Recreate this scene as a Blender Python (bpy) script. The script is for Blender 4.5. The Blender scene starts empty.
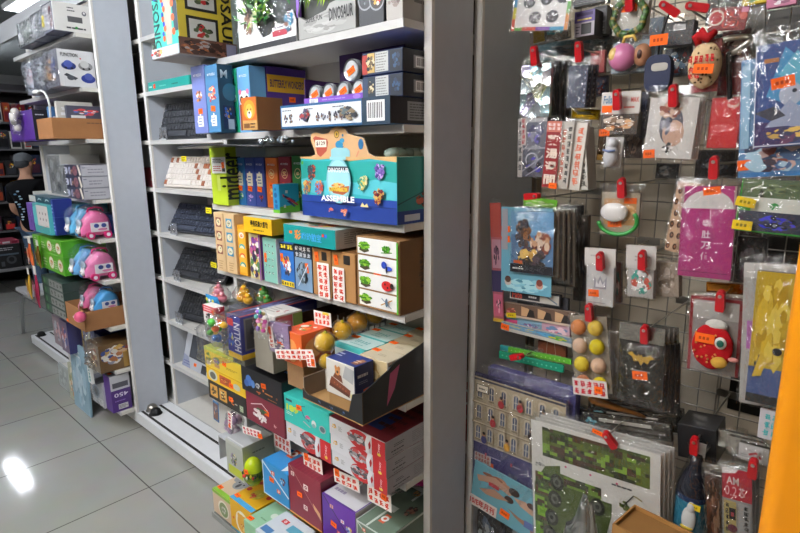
import bpy, math, random
from mathutils import Vector, Matrix, noise
C = bpy.context.scene.collection
SC = bpy.context.scene
# ------------------------------------------------------------------ camera model (world: X along the shelf wall, Y into it, Z up)
F = 547.0
EYE = Vector((0, 0, 1.49))
Zw = -Vector((20, 2594, F)).normalized()
Xw = -Vector((-615, -110.5, F)).normalized()
Xw = (Xw - Zw * Xw.dot(Zw)).normalized()
Yw = Zw.cross(Xw)
RM = Matrix((Xw, Yw, Zw))
def at(u, v, X=None, Y=None, Z=None):
    d = RM @ Vector((u - 400, v - 266.5, F))
    if X is not None: t = X / d.x
    elif Y is not None: t = Y / d.y
    else: t = (Z - EYE.z) / d.z
    return EYE + d * t
def zat(x, y, v):                      # height on the vertical line (x, y) that is seen at image row v
    k = (v - 266.5) / F
    a = Xw.y * x + Yw.y * y; b = Xw.z * x + Yw.z * y
    return EYE.z + (k * b - a) / (Zw.y - k * Zw.z)
cam = bpy.data.cameras.new('camera'); cam.sensor_width = 36; cam.lens = F / 800 * 36; cam.clip_start = .02
co = bpy.data.objects.new('camera', cam); C.objects.link(co)
q = RM @ Matrix(((1, 0, 0), (0, -1, 0), (0, 0, -1)))
co.matrix_world = Matrix.Translation(EYE) @ q.to_4x4()
SC.camera = co
# ------------------------------------------------------------------ materials
def lin(h):
    h = h.lstrip('#'); r = []
    for i in (0, 2, 4):
        c = int(h[i:i + 2], 16) / 255
        r.append(c / 12.92 if c <= .04045 else ((c + .055) / 1.055) ** 2.4)
    return r
_m = {}
FIN = dict(card=(.42, 0, .5), gloss=(.16, 0, .5), plastic=(.3, 0, .5), cloth=(.9, 0, .15), paper=(.7, 0, .25), metal=(.28, 1, .5), foil=(.25, .85, .5), paint=(.35, 0, .4), rubber=(.6, 0, .3))
def mat(h, kind='card'):
    if (h, kind) in _m: return _m[h, kind]
    m = bpy.data.materials.new(kind + '_' + h); m.use_nodes = True
    nt = m.node_tree; N = nt.nodes; L = nt.links; b = N['Principled BSDF']
    ro, me, sp = FIN[kind]; c = lin(h)
    b.inputs['Roughness'].default_value = ro; b.inputs['Metallic'].default_value = me
    b.inputs['Specular IOR Level'].default_value = sp
    tc = N.new('ShaderNodeTexCoord'); tx = N.new('ShaderNodeTexNoise')
    tx.inputs['Scale'].default_value = 26 if kind != 'cloth' else 160; tx.inputs['Detail'].default_value = 3
    L.new(tc.outputs['Object'], tx.inputs['Vector'])
    mx = N.new('ShaderNodeMix'); mx.data_type = 'RGBA'
    k = .1 if kind in ('cloth', 'paper') else .05
    mx.inputs[6].default_value = [x * (1 - k) for x in c] + [1]; mx.inputs[7].default_value = [min(1, x * (1 + k)) for x in c] + [1]
    L.new(tx.outputs['Fac'], mx.inputs[0]); L.new(mx.outputs[2], b.inputs['Base Color'])
    if kind in ('cloth', 'foil'):
        bp = N.new('ShaderNodeBump'); bp.inputs['Strength'].default_value = .4 if kind == 'cloth' else .7; bp.inputs['Distance'].default_value = .004
        L.new(tx.outputs['Fac'], bp.inputs['Height']); L.new(bp.outputs['Normal'], b.inputs['Normal'])
    _m[h, kind] = m; return m
def film(strength=1.0, tint='ffffff', rough=.035, name='clear_film'):
    k = (name, strength, tint)
    if k in _m: return _m[k]
    m = bpy.data.materials.new(name); m.use_nodes = True; nt = m.node_tree; N = nt.nodes; L = nt.links
    for n in list(N): N.remove(n)
    out = N.new('ShaderNodeOutputMaterial'); mix = N.new('ShaderNodeMixShader')
    tr = N.new('ShaderNodeBsdfTransparent'); tr.inputs[0].default_value = lin(tint) + [1]
    gl = N.new('ShaderNodeBsdfGlossy'); gl.inputs['Roughness'].default_value = rough
    lw = N.new('ShaderNodeLayerWeight'); lw.inputs[0].default_value = .35
    mm = N.new('ShaderNodeMath'); mm.operation = 'MULTIPLY_ADD'; mm.inputs[1].default_value = .55 * strength; mm.inputs[2].default_value = .055 * strength
    tc = N.new('ShaderNodeTexCoord'); tx = N.new('ShaderNodeTexNoise'); tx.inputs['Scale'].default_value = 15; tx.inputs['Detail'].default_value = 1.5; tx.inputs['Distortion'].default_value = 3
    bp = N.new('ShaderNodeBump'); bp.inputs['Strength'].default_value = .8; bp.inputs['Distance'].default_value = .02
    L.new(tc.outputs['Object'], tx.inputs['Vector']); L.new(tx.outputs['Fac'], bp.inputs['Height'])
    L.new(bp.outputs['Normal'], gl.inputs['Normal']); L.new(lw.outputs['Facing'], mm.inputs[0]); L.new(mm.outputs[0], mix.inputs[0])
    L.new(tr.outputs[0], mix.inputs[1]); L.new(gl.outputs[0], mix.inputs[2]); L.new(mix.outputs[0], out.inputs[0])
    _m[k] = m; return m
def holo():
    if 'holo' in _m: return _m['holo']
    m = bpy.data.materials.new('rainbow_foil'); m.use_nodes = True; nt = m.node_tree; N = nt.nodes; L = nt.links; b = N['Principled BSDF']
    b.inputs['Metallic'].default_value = .9; b.inputs['Roughness'].default_value = .22
    tc = N.new('ShaderNodeTexCoord'); tx = N.new('ShaderNodeTexVoronoi'); tx.inputs['Scale'].default_value = 30
    rp = N.new('ShaderNodeValToRGB'); e = rp.color_ramp.elements
    e[0].color = (.75, .75, .8, 1); e[1].color = (.8, .78, .7, 1)
    for p, c in ((.2, (.45, .8, .85, 1)), (.4, (.85, .85, .88, 1)), (.6, (.6, .55, .85, 1)), (.8, (.8, .85, .55, 1))):
        x = e.new(p); x.color = c
    sp = N.new('ShaderNodeSeparateColor')
    L.new(tc.outputs['Object'], tx.inputs['Vector']); L.new(tx.outputs['Color'], sp.inputs[0]); L.new(sp.outputs[0], rp.inputs[0]); L.new(rp.outputs[0], b.inputs['Base Color'])
    bp = N.new('ShaderNodeBump'); bp.inputs['Strength'].default_value = .8; bp.inputs['Distance'].default_value = .006
    L.new(tx.outputs['Distance'], bp.inputs['Height']); L.new(bp.outputs['Normal'], b.inputs['Normal'])
    _m['holo'] = m; return m
def emis(c, s):
    m = bpy.data.materials.new('lamp_glow'); m.use_nodes = True; nt = m.node_tree; N = nt.nodes
    for n in list(N): N.remove(n)
    o = N.new('ShaderNodeOutputMaterial'); e = N.new('ShaderNodeEmission'); e.inputs[0].default_value = lin(c) + [1]; e.inputs[1].default_value = s
    nt.links.new(e.outputs[0], o.inputs[0]); return m
def M_(c):
    if isinstance(c, str):
        if ':' in c: h, k = c.split(':'); return mat(h, k)
        return mat(c)
    return c
# ------------------------------------------------------------------ mesh building
_txt = {}
def text_geo(s, bold=0):
    if (s, bold) in _txt: return _txt[s, bold]
    cu = bpy.data.curves.new('t', 'FONT'); cu.body = s; cu.resolution_u = 2; cu.offset = bold
    o = bpy.data.objects.new('t', cu); ts = bpy.data.scenes.new('t'); ts.collection.objects.link(o)
    vl = ts.view_layers[0]; vl.update(); dg = vl.depsgraph
    me = o.evaluated_get(dg).to_mesh()
    vs = [tuple(v.co) for v in me.vertices]; fs = [tuple(p.vertices) for p in me.polygons]
    o.evaluated_get(dg).to_mesh_clear()
    bpy.data.objects.remove(o); bpy.data.curves.remove(cu); bpy.data.scenes.remove(ts)
    if not vs: vs = [(0, 0, 0)]; fs = []
    x0 = min(v[0] for v in vs); x1 = max(v[0] for v in vs); y0 = min(v[1] for v in vs); y1 = max(v[1] for v in vs)
    h = max(y1 - y0, 1e-4)
    vs = [((v[0] - (x0 + x1) / 2) / h, (v[1] - (y0 + y1) / 2) / h) for v in vs]
    _txt[s, bold] = (vs, fs, (x1 - x0) / h); return _txt[s, bold]
class MB:
    def __init__(s): s.v = []; s.f = []; s.m = []; s.mats = []; s.sm = []
    def mi(s, c):
        m = M_(c)
        if m not in s.mats: s.mats.append(m)
        return s.mats.index(m)
    def add(s, vs, fs, c, smooth=False, M=None):
        o = len(s.v); k = s.mi(c)
        s.v += [tuple(M @ Vector(v)) if M else tuple(v) for v in vs]
        for f in fs: s.f.append([i + o for i in f]); s.m.append(k); s.sm.append(smooth)
        return s
    def poly(s, pts, c): return s.add(pts, [list(range(len(pts)))], c)
    def box(s, x0, y0, z0, x1, y1, z1, c, M=None):
        g = c if isinstance(c, dict) else {'*': c}
        V = [(x0, y0, z0), (x1, y0, z0), (x1, y1, z0), (x0, y1, z0), (x0, y0, z1), (x1, y0, z1), (x1, y1, z1), (x0, y1, z1)]
        o = len(s.v); s.v += [tuple(M @ Vector(v)) if M else v for v in V]
        for k, f in dict(F=(0, 1, 5, 4), R=(1, 2, 6, 5), K=(2, 3, 7, 6), L=(3, 0, 4, 7), T=(4, 5, 6, 7), B=(3, 2, 1, 0)).items():
            s.f.append([i + o for i in f]); s.m.append(s.mi(g.get(k, g['*']))); s.sm.append(False)
        return s
    def cyl(s, p0, p1, r0, c, r1=None, n=12, caps=True, smooth=True, capc=None):
        p0 = Vector(p0); p1 = Vector(p1); r1 = r0 if r1 is None else r1
        a = (p1 - p0).normalized(); u = a.orthogonal().normalized(); w = a.cross(u)
        V = []
        for p, r in ((p0, r0), (p1, r1)):
            for i in range(n):
                t = 2 * math.pi * i / n; V.append(p + (u * math.cos(t) + w * math.sin(t)) * r)
        s.add(V, [(i, (i + 1) % n, n + (i + 1) % n, n + i) for i in range(n)], c, smooth)
        if caps: s.add(V, [tuple(range(n - 1, -1, -1)), tuple(range(n, 2 * n))], capc or c)
        return s
    def tube(s, pts, r, c, n=6):
        pts = [Vector(p) for p in pts]; V = []; Fs = []
        for i, p in enumerate(pts):
            a = (pts[min(i + 1, len(pts) - 1)] - pts[max(i - 1, 0)]).normalized()
            if i == 0: u = a.orthogonal().normalized()
            else: u = (u - a * u.dot(a)).normalized()
            w = a.cross(u); rr = r[i] if isinstance(r, (list, tuple)) else r
            for k in range(n):
                t = 2 * math.pi * k / n; V.append(p + (u * math.cos(t) + w * math.sin(t)) * rr)
        for i in range(len(pts) - 1):
            for k in range(n): Fs.append((i * n + k, i * n + (k + 1) % n, (i + 1) * n + (k + 1) % n, (i + 1) * n + k))
        Fs += [tuple(range(n - 1, -1, -1)), tuple(range((len(pts) - 1) * n, len(pts) * n))]
        return s.add(V, Fs, c, True)
    def ell(s, c0, r, c, n=14, m=9, bump=0, seed=0):
        V = []; Fs = []; r = (r, r, r) if not isinstance(r, (tuple, list)) else r
        for j in range(m + 1):
            ph = math.pi * j / m
            for i in range(n):
                t = 2 * math.pi * i / n; d = Vector((math.sin(ph) * math.cos(t), math.sin(ph) * math.sin(t), math.cos(ph)))
                k = 1 + bump * noise.noise(d * 1.7 + Vector((seed, seed, 0)))
                V.append((c0[0] + r[0] * d.x * k, c0[1] + r[1] * d.y * k, c0[2] + r[2] * d.z * k))
        for j in range(m):
            for i in range(n): Fs.append((j * n + i, (j + 1) * n + i, (j + 1) * n + (i + 1) % n, j * n + (i + 1) % n))
        return s.add(V, Fs, c, True)
    def lathe(s, prof, c, n=20, M=None):
        V = []; Fs = []
        for r, z in prof:
            for i in range(n): t = 2 * math.pi * i / n; V.append((r * math.cos(t), r * math.sin(t), z))
        for j in range(len(prof) - 1):
            for i in range(n): Fs.append((j * n + i, j * n + (i + 1) % n, (j + 1) * n + (i + 1) % n, (j + 1) * n + i))
        return s.add(V, Fs, c, True, M)
    def grid(s, fn, nu, nv, c):
        V = [fn(i / nu, j / nv) for j in range(nv + 1) for i in range(nu + 1)]
        Fs = [(j * (nu + 1) + i, j * (nu + 1) + i + 1, (j + 1) * (nu + 1) + i + 1, (j + 1) * (nu + 1) + i) for j in range(nv) for i in range(nu)]
        return s.add(V, Fs, c, True)
    def prism(s, pts, y0, y1, c, side=None, M=None):          # outline in x,z pushed along y
        n = len(pts); V = [(x, y0, z) for x, z in pts] + [(x, y1, z) for x, z in pts]
        s.add(V, [tuple(range(n)), tuple(range(2 * n - 1, n - 1, -1))], c, False, M)
        return s.add(V, [(i + n, (i + 1) % n + n, (i + 1) % n, i) for i in range(n)], side or c, False, M)
    # flat print on a face: O corner, ax full width vector, az full height vector
    def art(s, O, ax, az, items, nrm, e=.0005):
        O = Vector(O); ax = Vector(ax); az = Vector(az); nrm = Vector(nrm); W = ax.length; H = az.length; ux = ax / W; uz = az / H
        k = 0
        def P(x, y): return O + ax * x + az * y + nrm * (e + k * .00006)
        for it in items:
            t = it[0]; k += 1
            if t == 'r': s.poly([P(it[1], it[2]), P(it[3], it[2]), P(it[3], it[4]), P(it[1], it[4])], it[5])
            elif t == 'e':
                n = 18; s.poly([P(it[1] + it[3] * math.cos(i * 2 * math.pi / n), it[2] + it[4] * math.sin(i * 2 * math.pi / n)) for i in range(n)], it[5])
            elif t == 'c':                                  # round, radius in fraction of height
                n = 18; s.poly([P(it[1] + it[3] * H / W * math.cos(i * 2 * math.pi / n), it[2] + it[3] * math.sin(i * 2 * math.pi / n)) for i in range(n)], it[4])
            elif t == 'o':                                  # ring
                n = 20; r0, r1 = it[3], it[4]; f = H / W
                V = [P(it[1] + r * f * math.cos(i * 2 * math.pi / n), it[2] + r * math.sin(i * 2 * math.pi / n)) for r in (r0, r1) for i in range(n)]
                s.add(V, [(i, n + i, n + (i + 1) % n, (i + 1) % n) for i in range(n)], it[5])
            elif t == 'p': s.poly([P(x, y) for x, y in it[1]], it[2])
            elif t == 'l':                                  # stroke x0 y0 x1 y1 width(fraction of H)
                a = Vector((it[1] * W, it[2] * H)); b = Vector((it[3] * W, it[4] * H)); d = (b - a)
                if d.length < 1e-6: continue
                d = Vector((-d.y, d.x)).normalized() * it[5] * H / 2
                s.poly([P(p.x / W, p.y / H) for p in (a - d, b - d, b + d, a + d)], it[6])
            elif t == 't':                                  # text cx cy height colour rot maxwidth bold
                rot = it[6] if len(it) > 6 else 0; mw = it[7] if len(it) > 7 else None; bo = it[8] if len(it) > 8 else .02
                vs, fs, asp = text_geo(it[1], bo); h = it[4] * H; sx = h
                if mw:
                    full = mw * (W if abs(math.cos(rot)) > .7 else H); sx = full / max(asp, .01)
                cr, sr = math.cos(rot), math.sin(rot)
                V = [P(it[2] + (x * sx * cr - y * h * sr) / W, it[3] + (x * sx * sr + y * h * cr) / H) for x, y in vs]
                s.add(V, fs, it[5])
            elif t == 'blob':                               # cluster of coloured shapes: cx cy rx ry colours n seed
                rn = random.Random(it[7])
                for _ in range(int(it[6] * 2.6)):
                    k += .3; a = rn.random() * 6.28; q = math.sqrt(rn.random()); x = it[1] + it[3] * q * math.cos(a) * .75; y = it[2] + it[4] * q * math.sin(a) * .75
                    rr = (.1 + .24 * rn.random()); n = rn.choice((5, 7, 9)); ph = rn.random() * 6
                    s.poly([P(x + it[3] * rr * (.7 + .5 * rn.random()) * math.cos(ph + i * 6.283 / n), y + it[4] * rr * (.7 + .5 * rn.random()) * math.sin(ph + i * 6.283 / n)) for i in range(n)], rn.choice(it[5]))
            elif t == 'scr':                                # rows of unreadable brush characters: x0 y0 x1 y1 colour rows cols seed
                rn = random.Random(it[8]); nr, nc = it[6], it[7]
                for a in range(nr):
                    for b in range(nc):
                        cx0 = it[1] + (it[3] - it[1]) * (b + .1) / nc; cw = (it[3] - it[1]) / nc * .8
                        cy0 = it[2] + (it[4] - it[2]) * (a + .1) / nr; ch = (it[4] - it[2]) / nr * .8
                        for q in range(7):
                            k += .1
                            if q > 4:
                                xa = cx0 + cw * rn.uniform(.1, .8); ya = cy0 + ch * rn.uniform(.05, .8); dx = cw * rn.choice((-1, 1)) * rn.uniform(.2, .4); dy = -ch * rn.uniform(.2, .4); ww = cw * .1; s.poly([P(xa - ww, ya), P(xa + ww, ya), P(xa + dx + ww * .6, ya + dy), P(xa + dx - ww * .6, ya + dy)] if dy > 0 else [P(xa + dx - ww * .6, ya + dy), P(xa + dx + ww * .6, ya + dy), P(xa + ww, ya), P(xa - ww, ya)], it[5])
                            elif q < 3: y = cy0 + ch * (.12 + .3 * q + .12 * rn.random()); x = cx0 + cw * .25 * rn.random(); s.poly([P(x, y - ch * .09), P(x + cw * (.6 + .3 * rn.random()), y - ch * .07), P(x + cw * .75, y + ch * .09), P(x, y + ch * .08)], it[5])
                            else: x = cx0 + cw * (.15 + .7 * rn.random()); y = cy0 + ch * .3 * rn.random(); x2 = x + cw * .3 * (rn.random() - .5); s.poly([P(x - cw * .1, y), P(x + cw * .11, y), P(x2 + cw * .1, y + ch * .7), P(x2 - cw * .09, y + ch * .7)], it[5])
            elif t == 'pix':                                # square camouflage cells: x0 y0 x1 y1 colours nx ny seed
                rn = random.Random(it[8]); nx, ny = it[6], it[7]; fx = (it[3] - it[1]) / nx; fy = (it[4] - it[2]) / ny; k += .5
                pc = [[0] * nx for _ in range(ny)]
                for b in range(ny):
                    for a in range(nx):
                        c = rn.choice(it[5]) if rn.random() < .55 or not (a or b) else (pc[b][a - 1] if a else pc[b - 1][a]); pc[b][a] = c
                        x, y = it[1] + a * fx, it[2] + b * fy; s.poly([P(x, y), P(x + fx, y), P(x + fx, y + fy), P(x, y + fy)], c)
            elif t == 'lines':                              # small print: x0 y0 x1 y1 colour rows seed
                rn = random.Random(it[7])
                for a in range(it[6]):
                    y = it[2] + (it[4] - it[2]) * (a + .25) / it[6]; hh = (it[4] - it[2]) / it[6] * .4; x = it[1]; e1 = it[1] + (it[3] - it[1]) * (.7 + .3 * rn.random())
                    while x < e1 - .01:
                        x2 = min(e1, x + (it[3] - it[1]) * (.08 + .18 * rn.random())); s.poly([P(x, y), P(x2, y), P(x2, y + hh), P(x, y + hh)], it[5]); x = x2 + (it[3] - it[1]) * .03
            elif t == 'bar':                                # barcode
                s.poly([P(it[1], it[2]), P(it[3], it[2]), P(it[3], it[4]), P(it[1], it[4])], 'eeeeee'); k += 1
                rn = random.Random(3); x = it[1] + .06 * (it[3] - it[1])
                while x < it[3] - .08 * (it[3] - it[1]):
                    w = (it[3] - it[1]) * rn.choice((.02, .035, .05)); s.poly([P(x, it[2] + .15 * (it[4] - it[2])), P(x + w, it[2] + .15 * (it[4] - it[2])), P(x + w, it[4] - .1 * (it[4] - it[2])), P(x, it[4] - .1 * (it[4] - it[2]))], '202020'); x += w * 2
        return s
    def obj(s, name, parent=None, bev=0, M=None, sub=0):
        me = bpy.data.meshes.new(name); me.from_pydata(s.v, [], s.f)
        for m in s.mats: me.materials.append(m)
        me.polygons.foreach_set('material_index', s.m); me.polygons.foreach_set('use_smooth', s.sm); me.update()
        o = bpy.data.objects.new(name, me); C.objects.link(o)
        if parent is not None: o.parent = parent
        if M is not None: o.matrix_local = M
        if bev:
            b = o.modifiers.new('bevel', 'BEVEL'); b.width = bev; b.segments = 1; b.limit_method = 'ANGLE'; b.angle_limit = .9
        if sub:
            b = o.modifiers.new('sub', 'SUBSURF'); b.levels = b.render_levels = sub
        return o
def tag(o, label, cat, grp=None):
    o['label'] = label; o['category'] = cat
    if grp: o['group'] = grp
    return o
def thing(name, label, cat, M=None, grp=None):
    o = bpy.data.objects.new(name, None); C.objects.link(o); o.empty_display_size = .02
    if M is not None: o.matrix_world = M
    return tag(o, label, cat, grp)
def struct(o): o['kind'] = 'structure'; return o
class Rec: pass
ORANGE = 'ff6a1a:paper'
def sticker(parent, O, ax, az, n, x, y, col=ORANGE, w=.026, h=.017, rot=.0, name='price_sticker'):
    O = Vector(O); ux = Vector(ax).normalized(); uz = Vector(az).normalized(); n = Vector(n)
    c = O + Vector(ax) * x + Vector(az) * y + n * .0012
    r = rot or random.Random(int(x * 977 + y * 131)).uniform(-.15, .15)
    a = ux * math.cos(r) + uz * math.sin(r); b = uz * math.cos(r) - ux * math.sin(r)
    m = MB(); P = lambda s_, t, k=0: c + a * s_ * w / 2 + b * t * h / 2 + n * k
    V = [P(-1, -1, -.0006), P(1, -1, -.0006), P(1, 1, -.0006), P(-1, 1, -.0006), P(-1, -1), P(1, -1), P(1, 1), P(-1, 1)]
    m.add(V, [(4, 5, 6, 7), (0, 1, 5, 4), (1, 2, 6, 5), (2, 3, 7, 6), (3, 0, 4, 7)], col)
    d = 'b34310:paper' if col == ORANGE else '8a7a10:paper'
    for i in range(3): m.poly([P(-.6 + .4 * i, -.3, .0003), P(-.35 + .4 * i, -.3, .0003), P(-.35 + .4 * i, .3, .0003), P(-.6 + .4 * i, .3, .0003)], d)
    return m.obj(name, parent)
def faces(w, d, h):
    return dict(F=((0, 0, 0), (w, 0, 0), (0, 0, h), (0, -1, 0)), R=((w, 0, 0), (0, d, 0), (0, 0, h), (1, 0, 0)), T=((0, 0, h), (w, 0, 0), (0, d, 0), (0, 0, 1)),
                L=((0, d, 0), (0, -d, 0), (0, 0, h), (-1, 0, 0)), B=((0, d, 0), (w, 0, 0), (0, -d, 0), (0, 0, -1)), K=((w, d, 0), (-w, 0, 0), (0, 0, h), (0, 1, 0)))
def carton(name, label, cat, bl=None, br=None, vt=None, d=.1, cols='ffffff', art={}, Y=None, Z=None, grp=None, stk=(), rot=False, X0=None, X1=None, w=None, h=None, rz=0, bev=.0012, part='carton', window=None, dx=0, empty=False):
    """a printed box; front edge given by two image points on its shelf height (Z) or front plane (Y), or directly"""
    if X0 is None:
        if Z is not None and Y is None:
            a = at(*bl, Z=Z); b = at(*br, Z=Z) if br else None; y = a.y
            if b and not rot: y = (a.y + b.y) / 2; a = at(*bl, Y=y); b = at(*br, Y=y)
            z0 = Z
        else:
            y = Y; a = at(*bl, Y=Y); b = at(*br, Y=Y) if br else None; z0 = Z if Z is not None else a.z
        x0 = a.x
        if rot: rz = math.atan2(b.y - a.y, b.x - a.x); w = math.hypot(b.y - a.y, b.x - a.x)
        elif w is None: w = b.x - a.x
    else: x0 = X0; y = Y; z0 = Z; w = w if w is not None else X1 - X0
    if h is None: h = zat(x0, y, vt) - z0
    x0 += dx
    if d < 0: d = (-d) - y                                    # negative depth: run back to that Y
    M = Matrix.Translation((x0, y, z0)) @ Matrix.Rotation(rz, 4, 'Z')
    m = MB(); c = cols if isinstance(cols, dict) else {'*': cols}
    m.box(0, 0, 0, w, d, h, c); fc = faces(w, d, h)
    for k, it in art.items(): m.art(fc[k][0], fc[k][1], fc[k][2], it, fc[k][3])
    r = Rec(); r.w, r.d, r.h, r.top, r.x0, r.y, r.z0, r.fc, r.x1, r.M = w, d, h, z0 + h, x0, y, z0, fc, x0 + w, M
    if stk or empty or window:
        r.root = thing(name, label, cat, M, grp); r.mesh = m.obj(part, r.root, bev)
        for s in stk:
            f = fc[s[0]]; sticker(r.root, f[0], f[1], f[2], f[3], *s[1:])
        if window:
            f, x0_, y0_, x1_, y1_ = window; f = fc[f]; O, ax, az, n = [Vector(q) for q in f]
            g = MB(); V = [O + ax * p + az * q_ + n * .002 for p, q_ in ((x0_, y0_), (x1_, y0_), (x1_, y1_), (x0_, y1_))]
            g.poly(V, film(1.3, name='clear_window', rough=.06)); g.obj('clear_window', r.root)
    else:
        r.root = tag(m.obj(name, None, bev), label, cat, grp); r.root.matrix_world = M; r.mesh = r.root
    return r
def bagmesh(w, h, dep, seed=0, amp=.006, top=.0, side=.006, bot=.004, nu=20, nv=24, flat=False):
    """clear pouch round something w x h: bulging wrinkled front, flat back, welded edge"""
    m = MB(); fm = film()
    def fn(u, v):
        x = -side + (w + 2 * side) * u; z = -bot + (h + bot + top) * v
        e = min(1, 5 * min(u, 1 - u, v * 1.2, (1 - v) * 1.4))
        k = noise.noise(Vector((x * 42 + seed * 3.1, z * 30, seed))) + .6 * noise.noise(Vector((x * 95 + z * 60, seed * 2.2, z * 70)))
        zz = z + .003 * noise.noise(Vector((x * 30, seed, 0))) * (1 if v > .95 else 0)
        k = 1 - min(1, 2.2 * abs(k))
        return (x, -(dep * .35 + .002) * e - 2.1 * amp * k * e - .0008, zz)
    m.grid(fn, nu, nv, fm)
    m.poly([(-side, dep + .001, -bot), (-side, dep + .001, h + top), (w + side, dep + .001, h + top), (w + side, dep + .001, -bot)], fm)
    return m
def pack(name, label, cat, BL, BR, TL, Y, th=.008, cols='ffffff', art={}, grp=None, stk=(), bag=True, top=.03, rz=0, amp=.004, part='card', n=1, gap=.012, empty=True, seed=None, side=.006, bot=.004):
    """a flat item hanging on a hook, seen square-on from the aisle; tilt is read from its image edges"""
    a = at(*BL, Y=Y); b = at(*BR, Y=Y); c = at(*TL, Y=Y)
    w = math.hypot(b.x - a.x, b.z - a.z); h = math.hypot(c.x - a.x, c.z - a.z)
    t1 = math.atan2(b.z - a.z, b.x - a.x); t2 = math.atan2(-(c.x - a.x), c.z - a.z); t = (t1 + t2) / 2
    M = Matrix.Translation(a) @ Matrix.Rotation(rz, 4, 'Z') @ Matrix.Rotation(-t, 4, 'Y')
    r = Rec(); r.w, r.h, r.d, r.M = w, h, th, M; r.root = thing(name, label, cat, M, grp)
    m = MB(); c = cols if isinstance(cols, dict) else {'*': cols}
    m.box(0, 0, 0, w, th, h, c); fc = faces(w, th, h); r.fc = fc
    for k, it in art.items(): m.art(fc[k][0], fc[k][1], fc[k][2], it, fc[k][3])
    r.mesh = m.obj(part, r.root, .0006)
    for s in stk: f = fc[s[0]]; sticker(r.root, f[0], f[1], f[2], f[3], *s[1:])
    if cat not in ('sign', 'card pack'):
        ht = MB(); ht.box(w / 2 - .014, th * .4, h + .0004, w / 2 + .014, th * .4 + .0006, h + .014, film(1.3, name='clear_tab')); ht.obj('hang_tab', r.root)
    if bag:
        bagmesh(w, h, th, seed if seed is not None else int(BL[0] + BL[1]), amp, top, side, bot).obj('plastic_sleeve', r.root)
    return r
# ================================================================== the shop itself
def floor_mat():
    m = bpy.data.materials.new('polished_floor_tile'); m.use_nodes = True; nt = m.node_tree; N = nt.nodes; L = nt.links; b = N['Principled BSDF']
    tc = N.new('ShaderNodeTexCoord'); mp = N.new('ShaderNodeMapping'); mp.inputs['Location'].default_value = (2.355, -.877, 0)
    br = N.new('ShaderNodeTexBrick'); br.offset = 0; br.squash = 1
    br.inputs['Scale'].default_value = 1; br.inputs['Brick Width'].default_value = .6; br.inputs['Row Height'].default_value = .6; br.inputs['Mortar Size'].default_value = .0028; br.inputs['Mortar Smooth'].default_value = .1
    br.inputs['Color1'].default_value = lin('a09f99') + [1]; br.inputs['Color2'].default_value = lin('9b9b95') + [1]; br.inputs['Mortar'].default_value = lin('56544f') + [1]
    tx = N.new('ShaderNodeTexNoise'); tx.inputs['Scale'].default_value = 7; tx.inputs['Detail'].default_value = 5
    mx = N.new('ShaderNodeMix'); mx.data_type = 'RGBA'; mx.blend_type = 'MULTIPLY'; mx.inputs[0].default_value = .18
    L.new(tc.outputs['Object'], mp.inputs[0]); L.new(mp.outputs[0], br.inputs[0]); L.new(tc.outputs['Object'], tx.inputs[0])
    L.new(br.outputs['Color'], mx.inputs[6]); L.new(tx.outputs['Color'], mx.inputs[7]); L.new(mx.outputs[2], b.inputs['Base Color'])
    b.inputs['Roughness'].default_value = .085; b.inputs['Specular IOR Level'].default_value = .45
    return m
def tile_mat(c1, c2, mo, w, hgt, name, rough=.5):
    m = bpy.data.materials.new(name); m.use_nodes = True; nt = m.node_tree; N = nt.nodes; L = nt.links; b = N['Principled BSDF']
    tc = N.new('ShaderNodeTexCoord'); sp = N.new('ShaderNodeSeparateXYZ'); cb = N.new('ShaderNodeCombineXYZ')
    br = N.new('ShaderNodeTexBrick'); br.offset = 0
    br.inputs['Scale'].default_value = 1; br.inputs['Brick Width'].default_value = w; br.inputs['Row Height'].default_value = hgt; br.inputs['Mortar Size'].default_value = .002
    for i, c in zip(('Color1', 'Color2', 'Mortar'), (c1, c2, mo)): br.inputs[i].default_value = lin(c) + [1]
    L.new(tc.outputs['Object'], sp.inputs[0]); L.new(sp.outputs[0], cb.inputs[0]); L.new(sp.outputs[2], cb.inputs[1]); L.new(cb.outputs[0], br.inputs[0]); L.new(br.outputs['Color'], b.inputs['Base Color'])
    b.inputs['Roughness'].default_value = rough; return m
CEIL = 2.75
m = MB(); m.box(-11, -3, -.1, 2, 5, 0, floor_mat()); struct(m.obj('floor'))
cm = tile_mat('9aa0a0', '959b9b', '6c7070', .6, .6, 'ceiling_panel', .8)
m = MB(); m.box(-11, -3, CEIL, 2, 5, CEIL + .1, mat('a2a7a6', 'paper')); struct(m.obj('ceiling'))
m = MB(); m.box(-4.62, 1.62, 0, 2, 1.70, CEIL, tile_mat('cfc3ae', 'c8bca6', '94887a', .3, .3, 'beige_wall_tile')); struct(m.obj('wall_back'))
wp = 'a3a3a0:paint'
for nm, b in dict(wall_left=(-11.1, -3, 0, -11, 5, CEIL), wall_right=(2, -3, 0, 2.1, 5, CEIL), wall_front=(-11, -3.1, 0, 2, -3, CEIL), wall_far=(-11, 5, 0, 2, 5.1, CEIL)).items():
    m = MB(); m.box(*b, '5a5856:paint' if nm in ('wall_right', 'wall_front') else wp); struct(m.obj(nm))
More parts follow.
